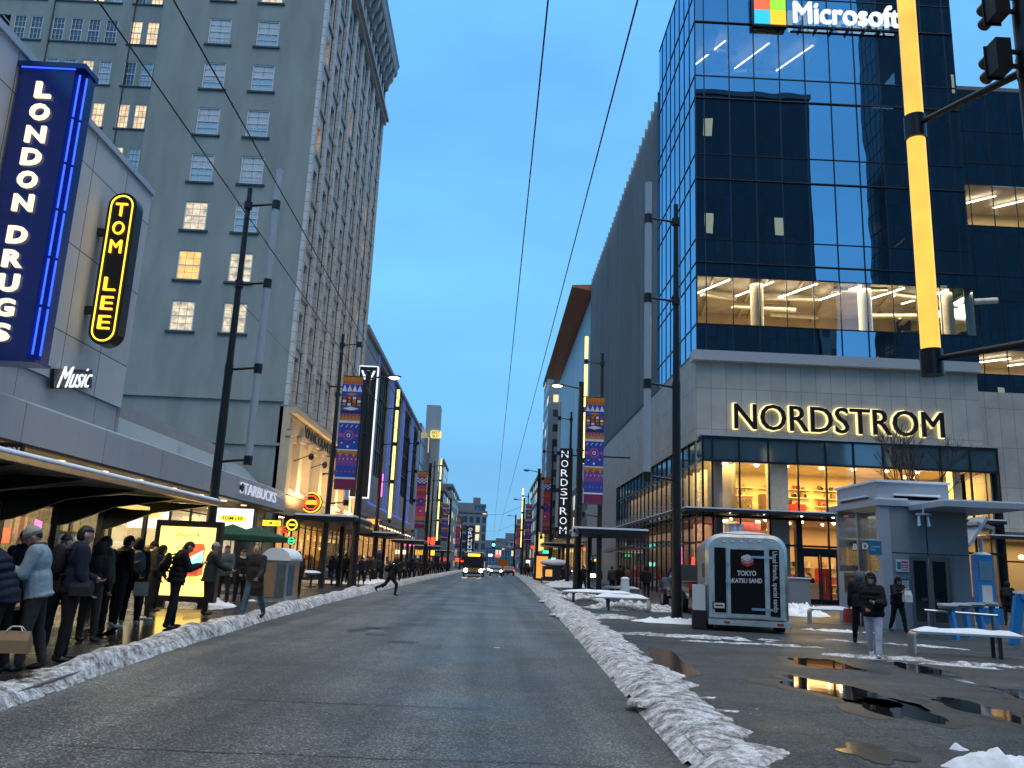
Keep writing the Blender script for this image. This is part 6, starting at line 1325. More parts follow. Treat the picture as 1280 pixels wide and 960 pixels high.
b = MB(); q = AY(875,760,TY-.1); b.box(q.x-.12,a0-.01,TY+.05,TY+.55,.62,1.30,'white_paint'); b.build('gas_cylinder', T); b = MB(); b.box(q.x-.14,a0+.01,TY+.03,TY+.57,PZ+.02,.60,'rubber'); b.build('step_box', T)
b = MB(); b.bar(((a0+a1)/2,TY+4.4,.5),((a0+a1)/2,TY+5.7,.5),.12,.12,'black_metal'); b.build('drawbar', T)
b = MB(); b.box(a0+.45,a0+.62,TY-.19,TY-.181,zb+.06,zb+.12,'red_light'); b.box(a1-.35,a1-.18,TY-.19,TY-.181,zb+.06,zb+.12,'red_light'); b.build('tail_lamp', T)
trailer.rotation_euler = (0,0,math.radians(-11))
# ------------------------------------------------------------------ vehicles
def car(label, x, y, heading, paint='truck_paint', kind='car', lights='head', group='cars far down the street', scale=1.0, cat='car', name='parked_car'):
    """built facing +y, then rotated; lights: head (lit front) / tail (lit rear) / off"""
    T = thing(name, label, cat, (x,y,0.0 if group else PZ), heading, group)
    W2, L2 = .93*scale, 2.3*scale
    if kind == 'pickup':
        W2, L2 = .98, 2.85; prof = [(-L2,.55),(-L2,1.12),(-1.0,1.14),(-.95,1.18),(-.75,1.82),(.75,1.85),(1.35,1.25),(L2-.12,1.12),(L2,.9),(L2,.5)]
        glassp = [(-.88,1.22),(-.70,1.74),(.70,1.77),(1.22,1.25)]
    else:
        prof = [(-L2,.45),(-L2,.85),(-L2+.15,1.0),(-1.35,1.08),(-.85,1.48),(.35,1.50),(1.05,1.05),(L2-.15,.85),(L2,.65),(L2,.4)]; glassp = [(-1.22,1.1),(-.80,1.42),(.32,1.44),(.92,1.08)]
    def clip(prof, zmax): return [(p, min(q, zmax)) for p, q in prof]
    b = MB(); lo = prof; m = len(prof)
    # body: lower full width, greenhouse tapered
    def xw(z): return W2*(1.0 if z < 1.12 else 1.0-.22*(z-1.12)/.7)
    vs = [(-xw(z)*(.94 if abs(yy) > L2-.05 else 1), yy, z) for yy, z in prof]+[(xw(z)*(.94 if abs(yy) > L2-.05 else 1), yy, z) for yy, z in prof]
    b.raw(vs, [(k,k+1,m+k+1,m+k) for k in range(m-1)]+[(m-1,0,m,2*m-1)]+[tuple(range(m))[::-1], tuple(range(m,2*m))], paint); b.build('body', T, world=False)
    g = MB(); 
    for s_ in (-1,1): g.face([(s_*(xw(z)+.012), yy, z) for yy, z in glassp][::s_], 'glass_dark')
    z0, z1 = glassp[0][1], glassp[1][1]; g.face([(-W2*.82,glassp[0][0]-.04,z0+.02),(W2*.82,glassp[0][0]-.04,z0+.02),(W2*.74,glassp[1][0]-.04,z1),(-W2*.74,glassp[1][0]-.04,z1)],'glass_dark')
    g.face([(W2*.84,glassp[3][0]+.09,z0+.04),(-W2*.84,glassp[3][0]+.09,z0+.04),(-W2*.74,glassp[2][0]+.05,z1),(W2*.74,glassp[2][0]+.05,z1)],'glass_dark'); g.build('windows', T, world=False)
    for sx in (-1,1):
        for yy in (-L2*.62, L2*.62):
            r = .33 if kind == 'car' else .40; w = MB(); w.tube((sx*(W2-.2),yy,r),(sx*(W2+.02),yy,r),r,'rubber',n=18); wo = w.build('wheel', T, world=False); h = MB(); h.tube((sx*(W2-.1),yy,r),(sx*(W2+.03),yy,r),r*.58,'steel',n=14); h.build('rim', wo, world=False)
        zz = .78 if kind == 'car' else .95
        w = MB(); w.box(sx*(W2-.34), sx*(W2-.08), L2-.02, L2+.03, zz-.08, zz+.06, 'headlamp' if lights == 'head' else 'paper'); w.build('headlamp', T, world=False)
        w = MB(); w.box(sx*(W2-.18), sx*(W2-.03), -L2-.03, -L2+.01, zz-.05, zz+.18, 'taillamp' if lights == 'tail' else 'red_light'); w.build('tail_lamp', T, world=False)
    b = MB(); b.box(-W2*.9,W2*.9,-L2-.07,-L2,.42,.62,'steel' if kind == 'pickup' else 'rubber'); b.box(-W2*.9,W2*.9,L2,L2+.06,.36,.56,'rubber'); b.build('bumper', T, world=False)
    if kind == 'pickup': b = MB(); b.box(-W2+.1,W2-.1,-L2+.08,-1.1,1.145,1.17,'sign_black'); b.build('load_bed', T, world=False)
    for sx in (-1,1): w = MB(); w.box(sx*(W2+.0),sx*(W2+.2),.75,.9,1.12,1.28,'rubber' if kind=='car' else 'steel'); w.build('mirror', T, world=False)
    return T
p = G(868,776,PZ); car('dark grey pickup truck parked ahead of the food trailer', AX(868,760,8.45).x, 32.8+1.9, 0, 'truck_paint', 'pickup', 'off', None, name='parked_truck', cat='pickup truck')
# trolley bus
BY = 106.0
bx = (AY(577,706,BY).x+AY(607,706,BY).x)/2; T = thing('trolley_bus', 'approaching bus with lit headlamps and an amber route display', 'bus', (bx,BY,0)); w = 1.32
emit('bus_inside', (1,.85,.5), .35)
b = MB(); pr = [(-w,.35),(w,.35),(w,2.55),(w-.25,3.0),(-w+.25,3.0),(-w,2.55)]; b.prism([(bx+x,z) for x,z in pr], BY, BY+12, 'truck_paint', 'y'); b.build('body', T)
b = MB(); b.box(bx-w+.12,bx+w-.12,BY-.04,BY-.003,1.15,2.5,'sign_black'); b.build('windscreen', T); b = MB(); b.box(bx-.75,bx+.75,BY-.05,BY-.004,2.56,2.86,'led_amber'); b.build('route_display', T)
b = MB(); b.box(bx-w+.1,bx+w-.1,BY-.05,BY-.004,.42,.62,'rubber'); b.build('bumper', T)
b = MB(); b.box(bx-w+.05,bx+w-.05,BY-.03,BY-.003,.62,1.14,'ad_yellow' if False else 'kraft'); b.build('front_panel', T)
for k in (-1,1):
    b = MB(); b.tube((bx+k*.95,BY-.06,.82),(bx+k*.95,BY,.82),.22,'headlamp'); b.build('headlamp', T)
    b = MB(); b.tube((bx+k*1.15,BY+2.2,.48),(bx+k*1.34,BY+2.2,.48),.48,'rubber'); b.build('wheel', T)
    b = MB(); b.bar((bx+k*w,BY-.2,2.5),(bx+k*(w+.18),BY-.35,2.0),.1,.3,'black_metal'); b.build('mirror', T)
    b = MB(); b.tube((bx+k*.3,BY+5,3.1),(bx+k*.3+.1,BY+11.5,5.75),.03,'black_metal'); b.build('trolley_pole', T)
b = MB(); b.box(bx+w,bx+w+.02,BY+1,BY+11,1.3,2.4,'bus_inside'); b.build('side_windows', T); b = MB(); b.box(bx-w+.1,bx+w-.1,BY+.1,BY+11.8,3.004,3.12,'snow'); b.build('snow_cover', T)
car('car with lit headlamps just right of the bus', AY(620,712,125).x, 127, PI, 'truck_paint', 'car', 'head'); car('car with red tail lamps in the right lane far ahead', AY(636,712,135).x, 137, 0, 'truck_paint', 'car', 'tail')
car('second car with lit headlamps far behind the bus', AY(615,711,165).x, 168, PI, 'white_paint', 'car', 'head'); car('distant car with red tail lamps near the end of the street', AY(631,711,175).x, 178, 0, 'truck_paint', 'car', 'tail'); car('most distant car with lit headlamps', AY(621,710,230).x, 232, PI, 'truck_paint', 'car', 'head')
T = thing('delivery_van', 'orange lit van back in the right lane far ahead', 'van', (AY(629,705,150).x,151,0)); q = AY(629,705,150); b = MB(); b.prism([(q.x-1,.4),(q.x+1,.4),(q.x+1,2.2),(q.x+.85,2.6),(q.x-.85,2.6),(q.x-1,2.2)],150,155,'ban_orange','y'); b.build('body', T)
for k in (-1,1): b = MB(); b.box(q.x+k*.95-.09,q.x+k*.95+.09,149.95,149.99,.8,1.4,'led_amber'); b.build('tail_lamp', T); b = MB(); b.tube((q.x+k*.8,151,.35),(q.x+k*1.02,151,.35),.35,'rubber'); b.build('wheel', T)
# distant signal
T = thing('traffic_signal', 'distant green traffic signal on a mast arm over the road', 'traffic signal', (5.2,190,PZ)); q = AY(617,681,190); b = MB(); b.tube((5.2,190,PZ),(5.2,190,q.z+.6),.14,'dark_metal'); b.tube((5.2,190,q.z+.5),(q.x,190,q.z+.8),.08,'dark_metal'); b.build('mast', T); b = MB(); b.box(q.x-.3,q.x+.3,190,190.3,q.z-.9,q.z+.9,'sign_black'); b.build('housing', T); b = MB(); b.tube((q.x,189.9,q.z),(q.x,189.99,q.z),.34,'glow_aqua'); b.build('green_lens', T)
# litter on the road
c = G(621,810); b = MB(); b.box(c.x-.06,c.x+.06,c.y-.05,c.y+.05,.004,.012,'paper'); tag(b.build('litter'), 'small white scrap lying in the middle of the road', 'litter')
# ------------------------------------------------------------------ people
mat('shoe_black', (.01,.01,.01), .5); mat('eye_dark', (.01,.01,.01), .2); mat('phone_glass', (.01,.01,.012), .1); emit('phone_screen', (.6,.8,1), 1.2)
def ering(mb, p0, p1, a0, b0, a1, b1, m, X=Vector((1,0,0)), n=14):
    p0, p1 = Vector(p0), Vector(p1); d = (p1-p0).normalized(); Xa = (X-d*X.dot(d)).normalized(); Ya = d.cross(Xa); vs = []
    for p, a, b in ((p0,a0,b0),(p1,a1,b1)):
        for k in range(n): t = 2*PI*k/n; vs.append(p+Xa*(a*math.cos(t))+Ya*(b*math.sin(t)))
    mb.raw(vs, [(k,(k+1)%n,n+(k+1)%n,n+k) for k in range(n)]+[tuple(range(n))[::-1],tuple(range(n,2*n))], m, True)
def limb(mb, p0, p1, r0, r1, m): mb.tube(p0, p1, r0, m, r1, n=12); mb.ell(p0, (r0,)*3, m, nu=12, nv=8); mb.ell(p1, (r1,)*3, m, nu=12, nv=8)
def skin_mesh(mb, name, parent, vox, sm=4, extra=None):
    o = mb.build(name); r = o.modifiers.new('r', 'REMESH'); r.mode = 'VOXEL'; r.voxel_size = vox; r.use_smooth_shade = True
    s = o.modifiers.new('s', 'SMOOTH'); s.factor = .5; s.iterations = sm
    dg = bpy.context.evaluated_depsgraph_get(); me = bpy.data.meshes.new_from_object(o.evaluated_get(dg)); old = o.data; o.modifiers.clear(); o.data = me; bpy.data.meshes.remove(old)
    me.materials.clear()
    for n in mb.names: me.materials.append(MATS[n])
    if extra is not None and extra.v:
        bm = bmesh.new(); bm.from_mesh(me); ex = extra.build('x'); off = len(me.materials)
        base = len(bm.faces); bm.from_mesh(ex.data); bm.faces.ensure_lookup_table()
        for i, f in enumerate(bm.faces):
            if i >= base: f.material_index += off
        for n in extra.names: me.materials.append(MATS[n])
        bm.to_mesh(me); bm.free(); d = ex.data; bpy.data.objects.remove(ex); bpy.data.meshes.remove(d)
    o.parent = parent; return o
def person(label, loc, rz, H=1.74, jacket='cl_black', trousers='cl_black', shoes='shoe_black', head='beanie', hat='cl_black', lean=6, headp=5, la=(5,10,20,0), ra=(5,10,20,0), lt=(0,0), rt=(0,0), spread=4,
           long=0.0, puff=1.0, near=True, group=None, scarf=None, hands=True, name='person', headyaw=0, female=False):
    rz += math.atan2(-loc[0], loc[1]) if loc[1] > 0 else 0
    T = thing(name, label, 'person', loc, rz, group); vox = .016 if near else .03
    Rl = Matrix.Rotation(-math.radians(lean), 3, 'X'); V = Vector; R = math.radians
    hip = V((0,0,.52*H)); J = {}
    legs = {}
    for s, (t, k) in ((-1,lt),(1,rt)):
        hj = hip+V((s*.052*H,0,-.02*H)); td = V((s*math.sin(R(spread)), math.sin(R(t)), -math.cos(R(t)))).normalized(); kn = hj+td*.245*H
        sd = V((s*math.sin(R(spread*.4)), math.sin(R(t-k)), -math.cos(R(t-k)))).normalized(); an = kn+sd*.235*H; legs[s] = (hj,kn,an,t-k)
    zmin = min(l[2].z for l in legs.values())-.040*H; sh = V((0,0,-zmin)); hip += sh; legs = {s:(a+sh,b_+sh,c+sh,q) for s,(a,b_,c,q) in legs.items()}
    up = lambda v: hip+Rl@V(v)
    chest, belly, neck = up((0,0,.205*H)), up((0,.005*H,.09*H)), up((0,0,.295*H)); hR = Matrix.Rotation(-R(headyaw),3,'Z') @ Matrix.Rotation(-R(lean*.6+headp),3,'X'); hc = neck+hR@V((0,.012*H,.082*H))
    hx = lambda v: hc+hR@(V(v)*H)
    arms = {}
    for s, (a, o_, e, i_) in ((-1,la),(1,ra)):
        S_ = up((s*(.100 if not female else .092)*H,0,.262*H)); d1 = Rl@V((s*math.sin(R(o_)), math.sin(R(a))*math.cos(R(o_)), -math.cos(R(a))*math.cos(R(o_)))); E_ = S_+d1*.168*H
        d2 = V((-s*math.sin(R(i_)), math.sin(R(a+e))*math.cos(R(i_)), -math.cos(R(a+e))*math.cos(R(i_)))); W_ = E_+d2*.135*H; arms[s] = (S_,E_,W_,d2)
    # body: one continuous skin figure
    b = MB(); m_ = 'skin'
    b.ell(chest,(.085*H,.055*H,.11*H),m_,Rl); b.ell(belly,(.075*H,.052*H,.09*H),m_,Rl); b.ell(hip,(.08*H,.055*H,.06*H),m_)
    limb(b, up((0,0,.25*H)), neck+V((0,0,.02*H)), .036*H, .033*H, m_); limb(b, neck, hc, .033*H, .036*H, m_)
    b.ell(hc,(.044*H,.054*H,.064*H),m_,hR,18,12); b.ell(hx((0,.018,-.034)),(.032*H,.036*H,.034*H),m_,hR)
    b.ell(hx((0,.056,-.012)),(.008*H,.013*H,.018*H),m_,hR); 
    for s in (-1,1): b.ell(hx((s*.045,-.004,-.008)),(.008*H,.014*H,.019*H),m_,hR)
    for s in (-1,1):
        S_,E_,W_,d2 = arms[s]; limb(b,S_,E_,.028*H,.022*H,m_); limb(b,E_,W_,.022*H,.016*H,m_); b.ell(W_+d2*.03*H,(.018*H,.018*H,.024*H),m_)
        hj,kn,an,q = legs[s]; limb(b,hj,kn,.046*H,.03*H,m_); limb(b,kn,an,.03*H,.02*H,m_); b.ell(an+V((0,.012*H,-.012*H)),(.018*H,.03*H,.014*H),m_)
    ex = MB()
    if hands:
        for s in (-1,1):
            S_,E_,W_,d2 = arms[s]; side = d2.cross(V((0,0,1))); side = side.normalized() if side.length > .1 else V((1,0,0)); nrm = side.cross(d2).normalized()
            if nrm.z < 0: nrm = -nrm
            p = W_+d2*.052*H
            for k in range(4):
                o0 = p+side*((k-1.5)*.0105*H); l = (.020,.024,.023,.018)[k]*H; o1 = o0+(d2*.8+nrm*.35).normalized()*l; o2 = o1+(d2*.3+nrm*.9).normalized()*l*.8
                ex.tube(o0,o1,.0052*H,'skin',.0048*H,n=7); ex.ell(o1,(.0049*H,)*3,'skin',nu=7,nv=5); ex.tube(o1,o2,.0047*H,'skin',.004*H,n=7)
            t0 = W_+d2*.022*H+side*(-s*.014*H); t1 = t0+(d2*.6-side*s*.6+nrm*.4).normalized()*.022*H; t2 = t1+(d2*.8+nrm*.5).normalized()*.018*H
            ex.tube(t0,t1,.0062*H,'skin',n=7); ex.ell(t1,(.0058*H,)*3,'skin',nu=7,nv=5); ex.tube(t1,t2,.0056*H,'skin',.0045*H,n=7)
    for s in (-1,1): ex.ell(hx((s*.017,.049,.004)),(.0065*H,.004*H,.0045*H),'eye_dark',hR,8,6); ex.ell(hx((s*.018,.050,.016)),(.011*H,.004*H,.003*H),'hair',hR,8,5)
    ex.ell(hx((0,.052,-.040)),(.013*H,.004*H,.0028*H),'goods_pink',hR,8,5)
    skin_mesh(b, 'body', T, vox*.62, 2, ex)
    # trousers and shoes
    b = MB(); b.ell(hip,(.094*H,.070*H,.075*H),trousers)
    for s in (-1,1):
        hj,kn,an,q = legs[s]; limb(b,hj,kn,.062*H,.043*H,trousers); limb(b,kn,an+V((0,0,.012*H)),.043*H,.033*H,trousers); b.ell(kn+(an-kn)*.25,(.044*H,.046*H,.06*H),trousers)
    skin_mesh(b, 'trousers', T, vox*1.1, 3)
    for s in (-1,1):
        b = MB(); hj,kn,an,q = legs[s]; F_ = Matrix.Rotation(R(max(-50,min(30,q*.8))),3,'X'); b.ell(an+F_@V((0,.035*H,-.022*H)),(.027*H,.074*H,.020*H),shoes,F_,12,8); b.ell(an+F_@V((0,-.01*H,-.005*H)),(.027*H,.033*H,.033*H),shoes,F_,12,8); b.box(0,0,0,0,0,0,shoes) if False else None
        skin_mesh(b, 'shoe', T, vox*.8, 2)
    # jacket
    b = MB(); q = puff
    b.ell(chest,(.118*H*q,.082*H*q,.125*H),jacket,Rl); b.ell(belly,(.108*H*q,.085*H*q,.11*H),jacket,Rl)
    ering(b, up((0,0,.10*H)), up((0,0,-.055*H)), .108*H*q,.082*H*q,.110*H*q,.084*H*q,jacket)
    if long: 
        ering(b, up((0,0,-.03*H)), hip+V((0,-.01*H,-long*H)), .108*H*q,.084*H*q,.118*H*q,.098*H*q,jacket)
    limb(b, up((-.085*H,0,.258*H)), up((.085*H,0,.258*H)), .045*H*q, .045*H*q, jacket); ering(b, up((0,-.005*H,.25*H)), neck+V((0,0,.028*H)), .058*H,.055*H,.046*H,.048*H,jacket)
    for s in (-1,1):
        S_,E_,W_,d2 = arms[s]; limb(b,S_,E_,.047*H*q,.038*H*q,jacket); limb(b,E_,W_-d2*.0*H,.038*H*q,.030*H*q,jacket)
    if q > 1.08:
        for k in range(5): z = -.03+.06*k; ering(b, up((0,0,z*H)), up((0,0,(z+.03)*H)), .118*H*q,.092*H*q,.118*H*q,.092*H*q,jacket)
    skin_mesh(b, 'jacket', T, vox*1.05, 3)
    # headgear
    def dome(cut, rx, ry, rz_, m_, nm, tilt=0, fr=None, oy=0, oz=0):
        h = MB(); TR = hR @ Matrix.Rotation(R(tilt),3,'X'); nu, nv = 22, 14; vs = []; fs = []
        for i in range(nv+1):
            ph = PI*i/nv
            for j in range(nu): th = 2*PI*j/nu; vs.append(V((rx*math.sin(ph)*math.cos(th), ry*math.sin(ph)*math.sin(th)+oy, rz_*math.cos(ph)+oz)))
        for i in range(nv):
            for j in range(nu):
                f = (i*nu+j,(i+1)*nu+j,(i+1)*nu+(j+1)%nu,i*nu+(j+1)%nu); c = sum((vs[x] for x in f), V((0,0,0)))/4
                if cut(c): fs.append(f)
        h.raw([hc+TR@(v*H) for v in vs], fs, m_, True); o = h.build(nm, T, world=False)
        so_ = o.modifiers.new('thick','SOLIDIFY'); so_.thickness = .006*H; so_.offset = 1; return o
    if head == 'beanie':
        dome(lambda c: c.z > .012, .050, .061, .078, hat, 'hat'); h = MB(); ering(h, hx((0,0,.004)), hx((0,.001,.028)), .052*H,.062*H,.053*H,.063*H, hat, hR@V((1,0,0)), 20); h.build('hat_cuff', T, world=False)
        dome(lambda c: c.z < .012 and c.z > -.03 and c.y < -.034, .0445, .054, .064, 'hair', 'hair')
    elif head == 'hood':
        dome(lambda c: not (c.y > .022 and abs(c.x) < .043 and c.z < .042 and c.z > -.09), .058, .070, .082, hat, 'hood', oy=-.008, oz=-.004); dome(lambda c: c.z > .02 and c.y > -.02, .046, .056, .067, 'hair', 'hair')
        if female: h = MB(); [limb(h, hx((s*.038,.02,-.02)), up((s*.05*H,.075*H,.17*H)), .018*H, .012*H, 'hair') for s in (-1,1)]; h.build('hair', T, world=False)
    elif head == 'cap':
        dome(lambda c: c.z > .018, .048, .059, .070, hat, 'hat'); h = MB(); h.ell(hx((0,.02,.022)),(.062*H,.075*H,.006*H),hat,hR); h.build('hat_brim', T, world=False); dome(lambda c: c.z < .03 and c.z > -.04 and c.y < .0, .048, .058, .066, 'hair', 'hair')
    elif head == 'bald': dome(lambda c: c.z < .03 and c.z > -.03 and c.y < .0, .046, .056, .066, 'hair', 'hair')
    else: dome(lambda c: c.z > .028 or (c.y < -.012 and c.z > -.038), .0455, .056, .067, 'hair', 'hair')
    if scarf: h = MB(); ering(h, neck+V((0,-.002*H,-.02*H)), neck+V((0,.004*H,.03*H)), .066*H,.062*H,.052*H,.054*H, scarf); h.build('scarf', T, world=False)
    M_ = Matrix.Translation(V(loc)) @ Matrix.Rotation(rz,4,'Z'); Wd = lambda v: M_ @ V(v)
    return T, {'lh': Wd(arms[-1][2]+arms[-1][3]*.06*H), 'rh': Wd(arms[1][2]+arms[1][3]*.06*H), 'back': Wd(up((0,-.13*H*puff,.16*H))), 'chest': Wd(chest), 'M': M_, 'lean': lean, 'H': H, 'rz': rz, 'hip': Wd(hip)}
def phone(label, d, up=.35):
    p = (d['lh']+d['rh'])/2; R3 = Matrix.Rotation(d['rz'],3,'Z') @ Matrix.Rotation(-.9,3,'X'); T = thing('mobile_phone', label, 'phone', p); b = MB(); b.obox(p, R3@Vector((.038,0,0)), R3@Vector((0,.006,0)), R3@Vector((0,0,.075)), 'phone_glass'); b.build('case', T)
    b = MB(); b.obox(p+R3@Vector((0,-.008,0)), R3@Vector((.034,0,0)), R3@Vector((0,.001,0)), R3@Vector((0,0,.068)), 'phone_screen'); b.build('screen', T)
def backpack(label, d, m='cl_black', s=1.0):
    p = d['back']; R3 = Matrix.Rotation(d['rz'],3,'Z') @ Matrix.Rotation(-math.radians(d['lean']),3,'X'); T = thing('backpack', label, 'backpack', p); b = MB(); b.ell(p, (.155*s,.10*s,.23*s), m, R3); b.ell(p+R3@Vector((0,-.02,-.06)), (.16*s,.11*s,.17*s), m, R3); skin_mesh(b, 'bag', None, .02, 3)
    o = COL.objects[-1] if False else bpy.data.objects[[x.name for x in COL.objects if x.name.startswith('bag')][-1]]; me = o.data
    me.transform(Matrix.Translation(-p)); o.parent = T
    b = MB(); b.ell(p+R3@Vector((0,-.10*s,-.08)), (.11*s,.05*s,.11*s), m, R3); b.build('pocket', T)
    for k in (-1,1): b = MB(); b.path([p+R3@Vector((k*.10,.06,.17)), p+R3@Vector((k*.11,.20,.21)), p+R3@Vector((k*.12,.31,.05)), p+R3@Vector((k*.12,.2,-.12)), p+R3@Vector((k*.11,.05,-.17))], .018, m, 6); b.build('strap', T)
def handbag(label, p, m, w=.32, h=.36, d=.12, rz=0, name='shopping_bag', hdl='cl_white'):
    T = thing(name, label, 'bag', p, rz); b = MB(); w *= .8; h *= .85; vs_ = [(sx*w*.48, sy*d*.5, -h) for sx, sy in ((-1,-1),(1,-1),(1,1),(-1,1))]+[(sx*w*.5, sy*d*.46, -h*.45) for sx, sy in ((-1,-1),(1,-1),(1,1),(-1,1))]+[(sx*w*.47, sy*d*.14, -.02) for sx, sy in ((-1,-1),(1,-1),(1,1),(-1,1))]; b.raw(vs_, [(0,3,2,1),(8,9,10,11)]+[(4*q+k,4*q+(k+1)%4,4*q+4+(k+1)%4,4*q+4+k) for q in (0,1) for k in range(4)], m); b.build('bag', T, world=False)
    for k in (-1,1): b = MB(); b.path([(-w*.25,k*d*.3,-.06*h),(-w*.15,k*d*.1,.12*h),(w*.15,k*d*.1,.12*h),(w*.25,k*d*.3,-.06*h)], .007, hdl, 5); b.build('bag_handle', T, world=False)
D = math.radians
def GP(px, py): return G(px, py, PZ)
Q = 'people queueing on the left pavement'; hold = (28,6,78,28)
_, d = person('person in a pale blue-grey parka and light beanie looking at a phone', GP(44,838)+Vector((-.12,0,0)), D(82), 1.78, 'cl_lightblue', 'cl_char', 'shoe_black', 'beanie', 'cl_knit', 8, 18, hold, hold, (6,4), (-6,8), 5, .05, 1.08, group=Q, scarf='cl_char')
phone('phone held by the person in the pale parka', d)
_, d = person('tall person in dark navy with a backpack behind the pale parka, facing right', GP(86,828)+Vector((-.15,.1,0)), D(-80), 1.82, 'cl_navy', 'cl_black', 'shoe_black', 'hair', 'cl_black', 3, 5, (10,6,60,20), (5,8,25,0), (3,2), (-3,4), 4, .04, 1.06, group=Q)
backpack('dark backpack on the tall person in navy', d, 'cl_black', 1.1)
p = d['rh']; handbag('dark shoulder bag carried low beside the pale parka', Vector((d['hip'].x+.2, d['hip'].y-.15, d['hip'].z+.1)), 'cl_char', .34, .26, .14, 0, 'shoulder_bag', 'cl_black')
_, d = person('hunched person in a dark navy puffer jacket cut by the left edge', GP(-12,842), D(70), 1.70, 'cl_navy', 'cl_black', 'shoe_black', 'hood', 'cl_navy', 22, 25, (20,8,50,20), (15,8,20,0), (4,2), (-4,4), 4, .06, 1.15, group=Q)
handbag('brown paper bag held at the far left edge', GP(10,850)+Vector((0,0,.55)), 'kraft', .42, .30, .16, D(10))
person('person in a red beanie far back at the left edge', GP(14,806), D(20), 1.76, 'cl_char', 'cl_black', head='beanie', hat='cl_red', group=Q)
person('person in a brown jacket standing behind the pale parka', GP(66,812), D(160), 1.72, 'cl_brown', 'cl_black', head='hair', la=hold, ra=hold, headp=15, group=Q)
person('short person in a black hood between the shelter posts', GP(106,802), D(-30), 1.62, 'cl_black', 'cl_char', head='hood', hat='cl_black', female=True, group=Q)
person('person in a dark green jacket at the shelter glass', GP(124,790), D(100), 1.75, 'cl_green', 'cl_black', head='cap', hat='cl_char', group=Q)
_, d = person('person in a black bucket hat and black jacket with a pale tote', GP(141,784), D(-60), 1.80, 'cl_black', 'cl_black', 'cl_white', 'cap', 'cl_black', 5, 8, (12,8,50,20), (10,8,45,10), (3,2),(-3,3), group=Q)
backpack('black backpack on the person in the bucket hat', d, 'cl_black')
handbag('pale grey tote held by the person in the bucket hat', d['rh']+Vector((.05,-.05,-.05)), 'cl_knit', .34, .34, .08, D(20), 'tote_bag', 'cl_black')
_, d = person('person in a black fur-trimmed hood with a grey backpack and white shoes', GP(160,782), D(5), 1.76, 'cl_black', 'cl_black', 'cl_white', 'hood', 'cl_black', 4, 4, (5,8,20,0), (5,8,20,0), (2,2),(-2,3), long=.03, group=Q)
backpack('grey backpack worn below the fur-trimmed hood', d, 'cl_grey', 1.05)
person('slim person in a black knitted hat and white shoes', GP(177,775), D(-50), 1.72, 'cl_black', 'cl_black', 'cl_white', 'beanie', 'cl_black', 3, 10, hold, (5,8,30,0), group=Q, female=True)
person('person in a black hood at the left rim of the light box', GP(190,764), D(-110), 1.66, 'cl_black', 'cl_black', head='hood', hat='cl_black', group=Q)
_, d = person('man all in black bent over his phone in front of the yellow light box', GP(213,785), D(-82), 1.78, 'cl_black', 'cl_black', 'shoe_black', 'hair', 'cl_black', 7, 30, (35,4,75,22), (35,4,75,22), (4,3), (-4,6), 5, .05, 1.1, group=Q)
phone('phone lit in front of the yellow light box', d); backpack('black backpack on the man bent over his phone', d, 'cl_black', .9)
person('man in charcoal jacket and pale beanie reaching out beside the light box', GP(256,768), D(-75), 1.78, 'cl_char', 'cl_black', 'shoe_black', 'beanie', 'cl_knit', 4, 4, (48,5,12,0), (40,8,30,0), (3,2), (-3,4), 4, .10, 1.04, group=Q, scarf='cl_grey')
person('man in a grey jacket facing the viewer beyond the light box', GP(277,753), D(170), 1.78, 'cl_grey', 'cl_char', 'shoe_black', 'hair', 'cl_black', 2, 2, (5,10,20,0), (5,10,25,0), (3,2), (-3,3), 5, .05, 1.05, group=Q)
person('person in dark clothes with a pale striped scarf', GP(297,755), D(-160), 1.66, 'cl_black', 'cl_black', 'shoe_black', 'hair', 'cl_black', 2, 2, (5,8,40,20), (5,8,40,20), long=.12, group=Q, scarf='cl_white', female=True)
_, d = person('balding man in a dark jacket and blue jeans walking by the snow ridge', GP(314,772), D(155), 1.80, 'cl_char', 'cl_jean', 'cl_char', 'bald', 'cl_black', 5, 15, (18,8,30,5), (-15,8,15,0), (-16,12), (16,4), 5, .02, 1.08)
handbag('black bag hanging beside the man in blue jeans', d['lh']+Vector((.05,0,0)), 'cl_black', .34, .42, .16, 0, 'shoulder_bag', 'cl_black')
person('person in a dark coat behind the snow domed cabinet', GP(352,741), D(-20), 1.76, 'cl_black', 'cl_black', head='hair', near=False, hands=True)
person('person in a grey coat behind the snow domed cabinet, half hidden', GP(362,738), D(120), 1.78, 'cl_grey', 'cl_black', head='beanie', hat='cl_black', near=False)
_, d = person('woman in a long black coat with a backpack seen from behind by the cabinet', GP(369,745), D(8), 1.72, 'cl_black', 'cl_black', 'shoe_black', 'beanie', 'cl_black', 2, 2, (5,14,20,0), (5,14,20,0), (2,2), (-2,3), 3, .14, 1.12, female=True)
backpack('black backpack on the woman in the long coat', d, 'cl_char')
person('person in black standing at the foot of the second left mast', GP(400,724), D(90), 1.76, 'cl_black', 'cl_black', head='hood', hat='cl_black', near=False)
person('person in an orange jacket near the second left mast', GP(418,724), D(170), 1.74, 'cl_orange', 'cl_black', head='hair', near=False)
_, d = person('person in black running across the road towards the right', GP(487,744), D(-80), 1.74, 'cl_black', 'cl_black', 'shoe_black', 'hood', 'cl_black', 22, 0, (-40,6,80,0), (45,6,80,5), (-32,35), (38,45), 2, 0, 1.08)
backpack('black backpack on the running person', d, 'cl_black')
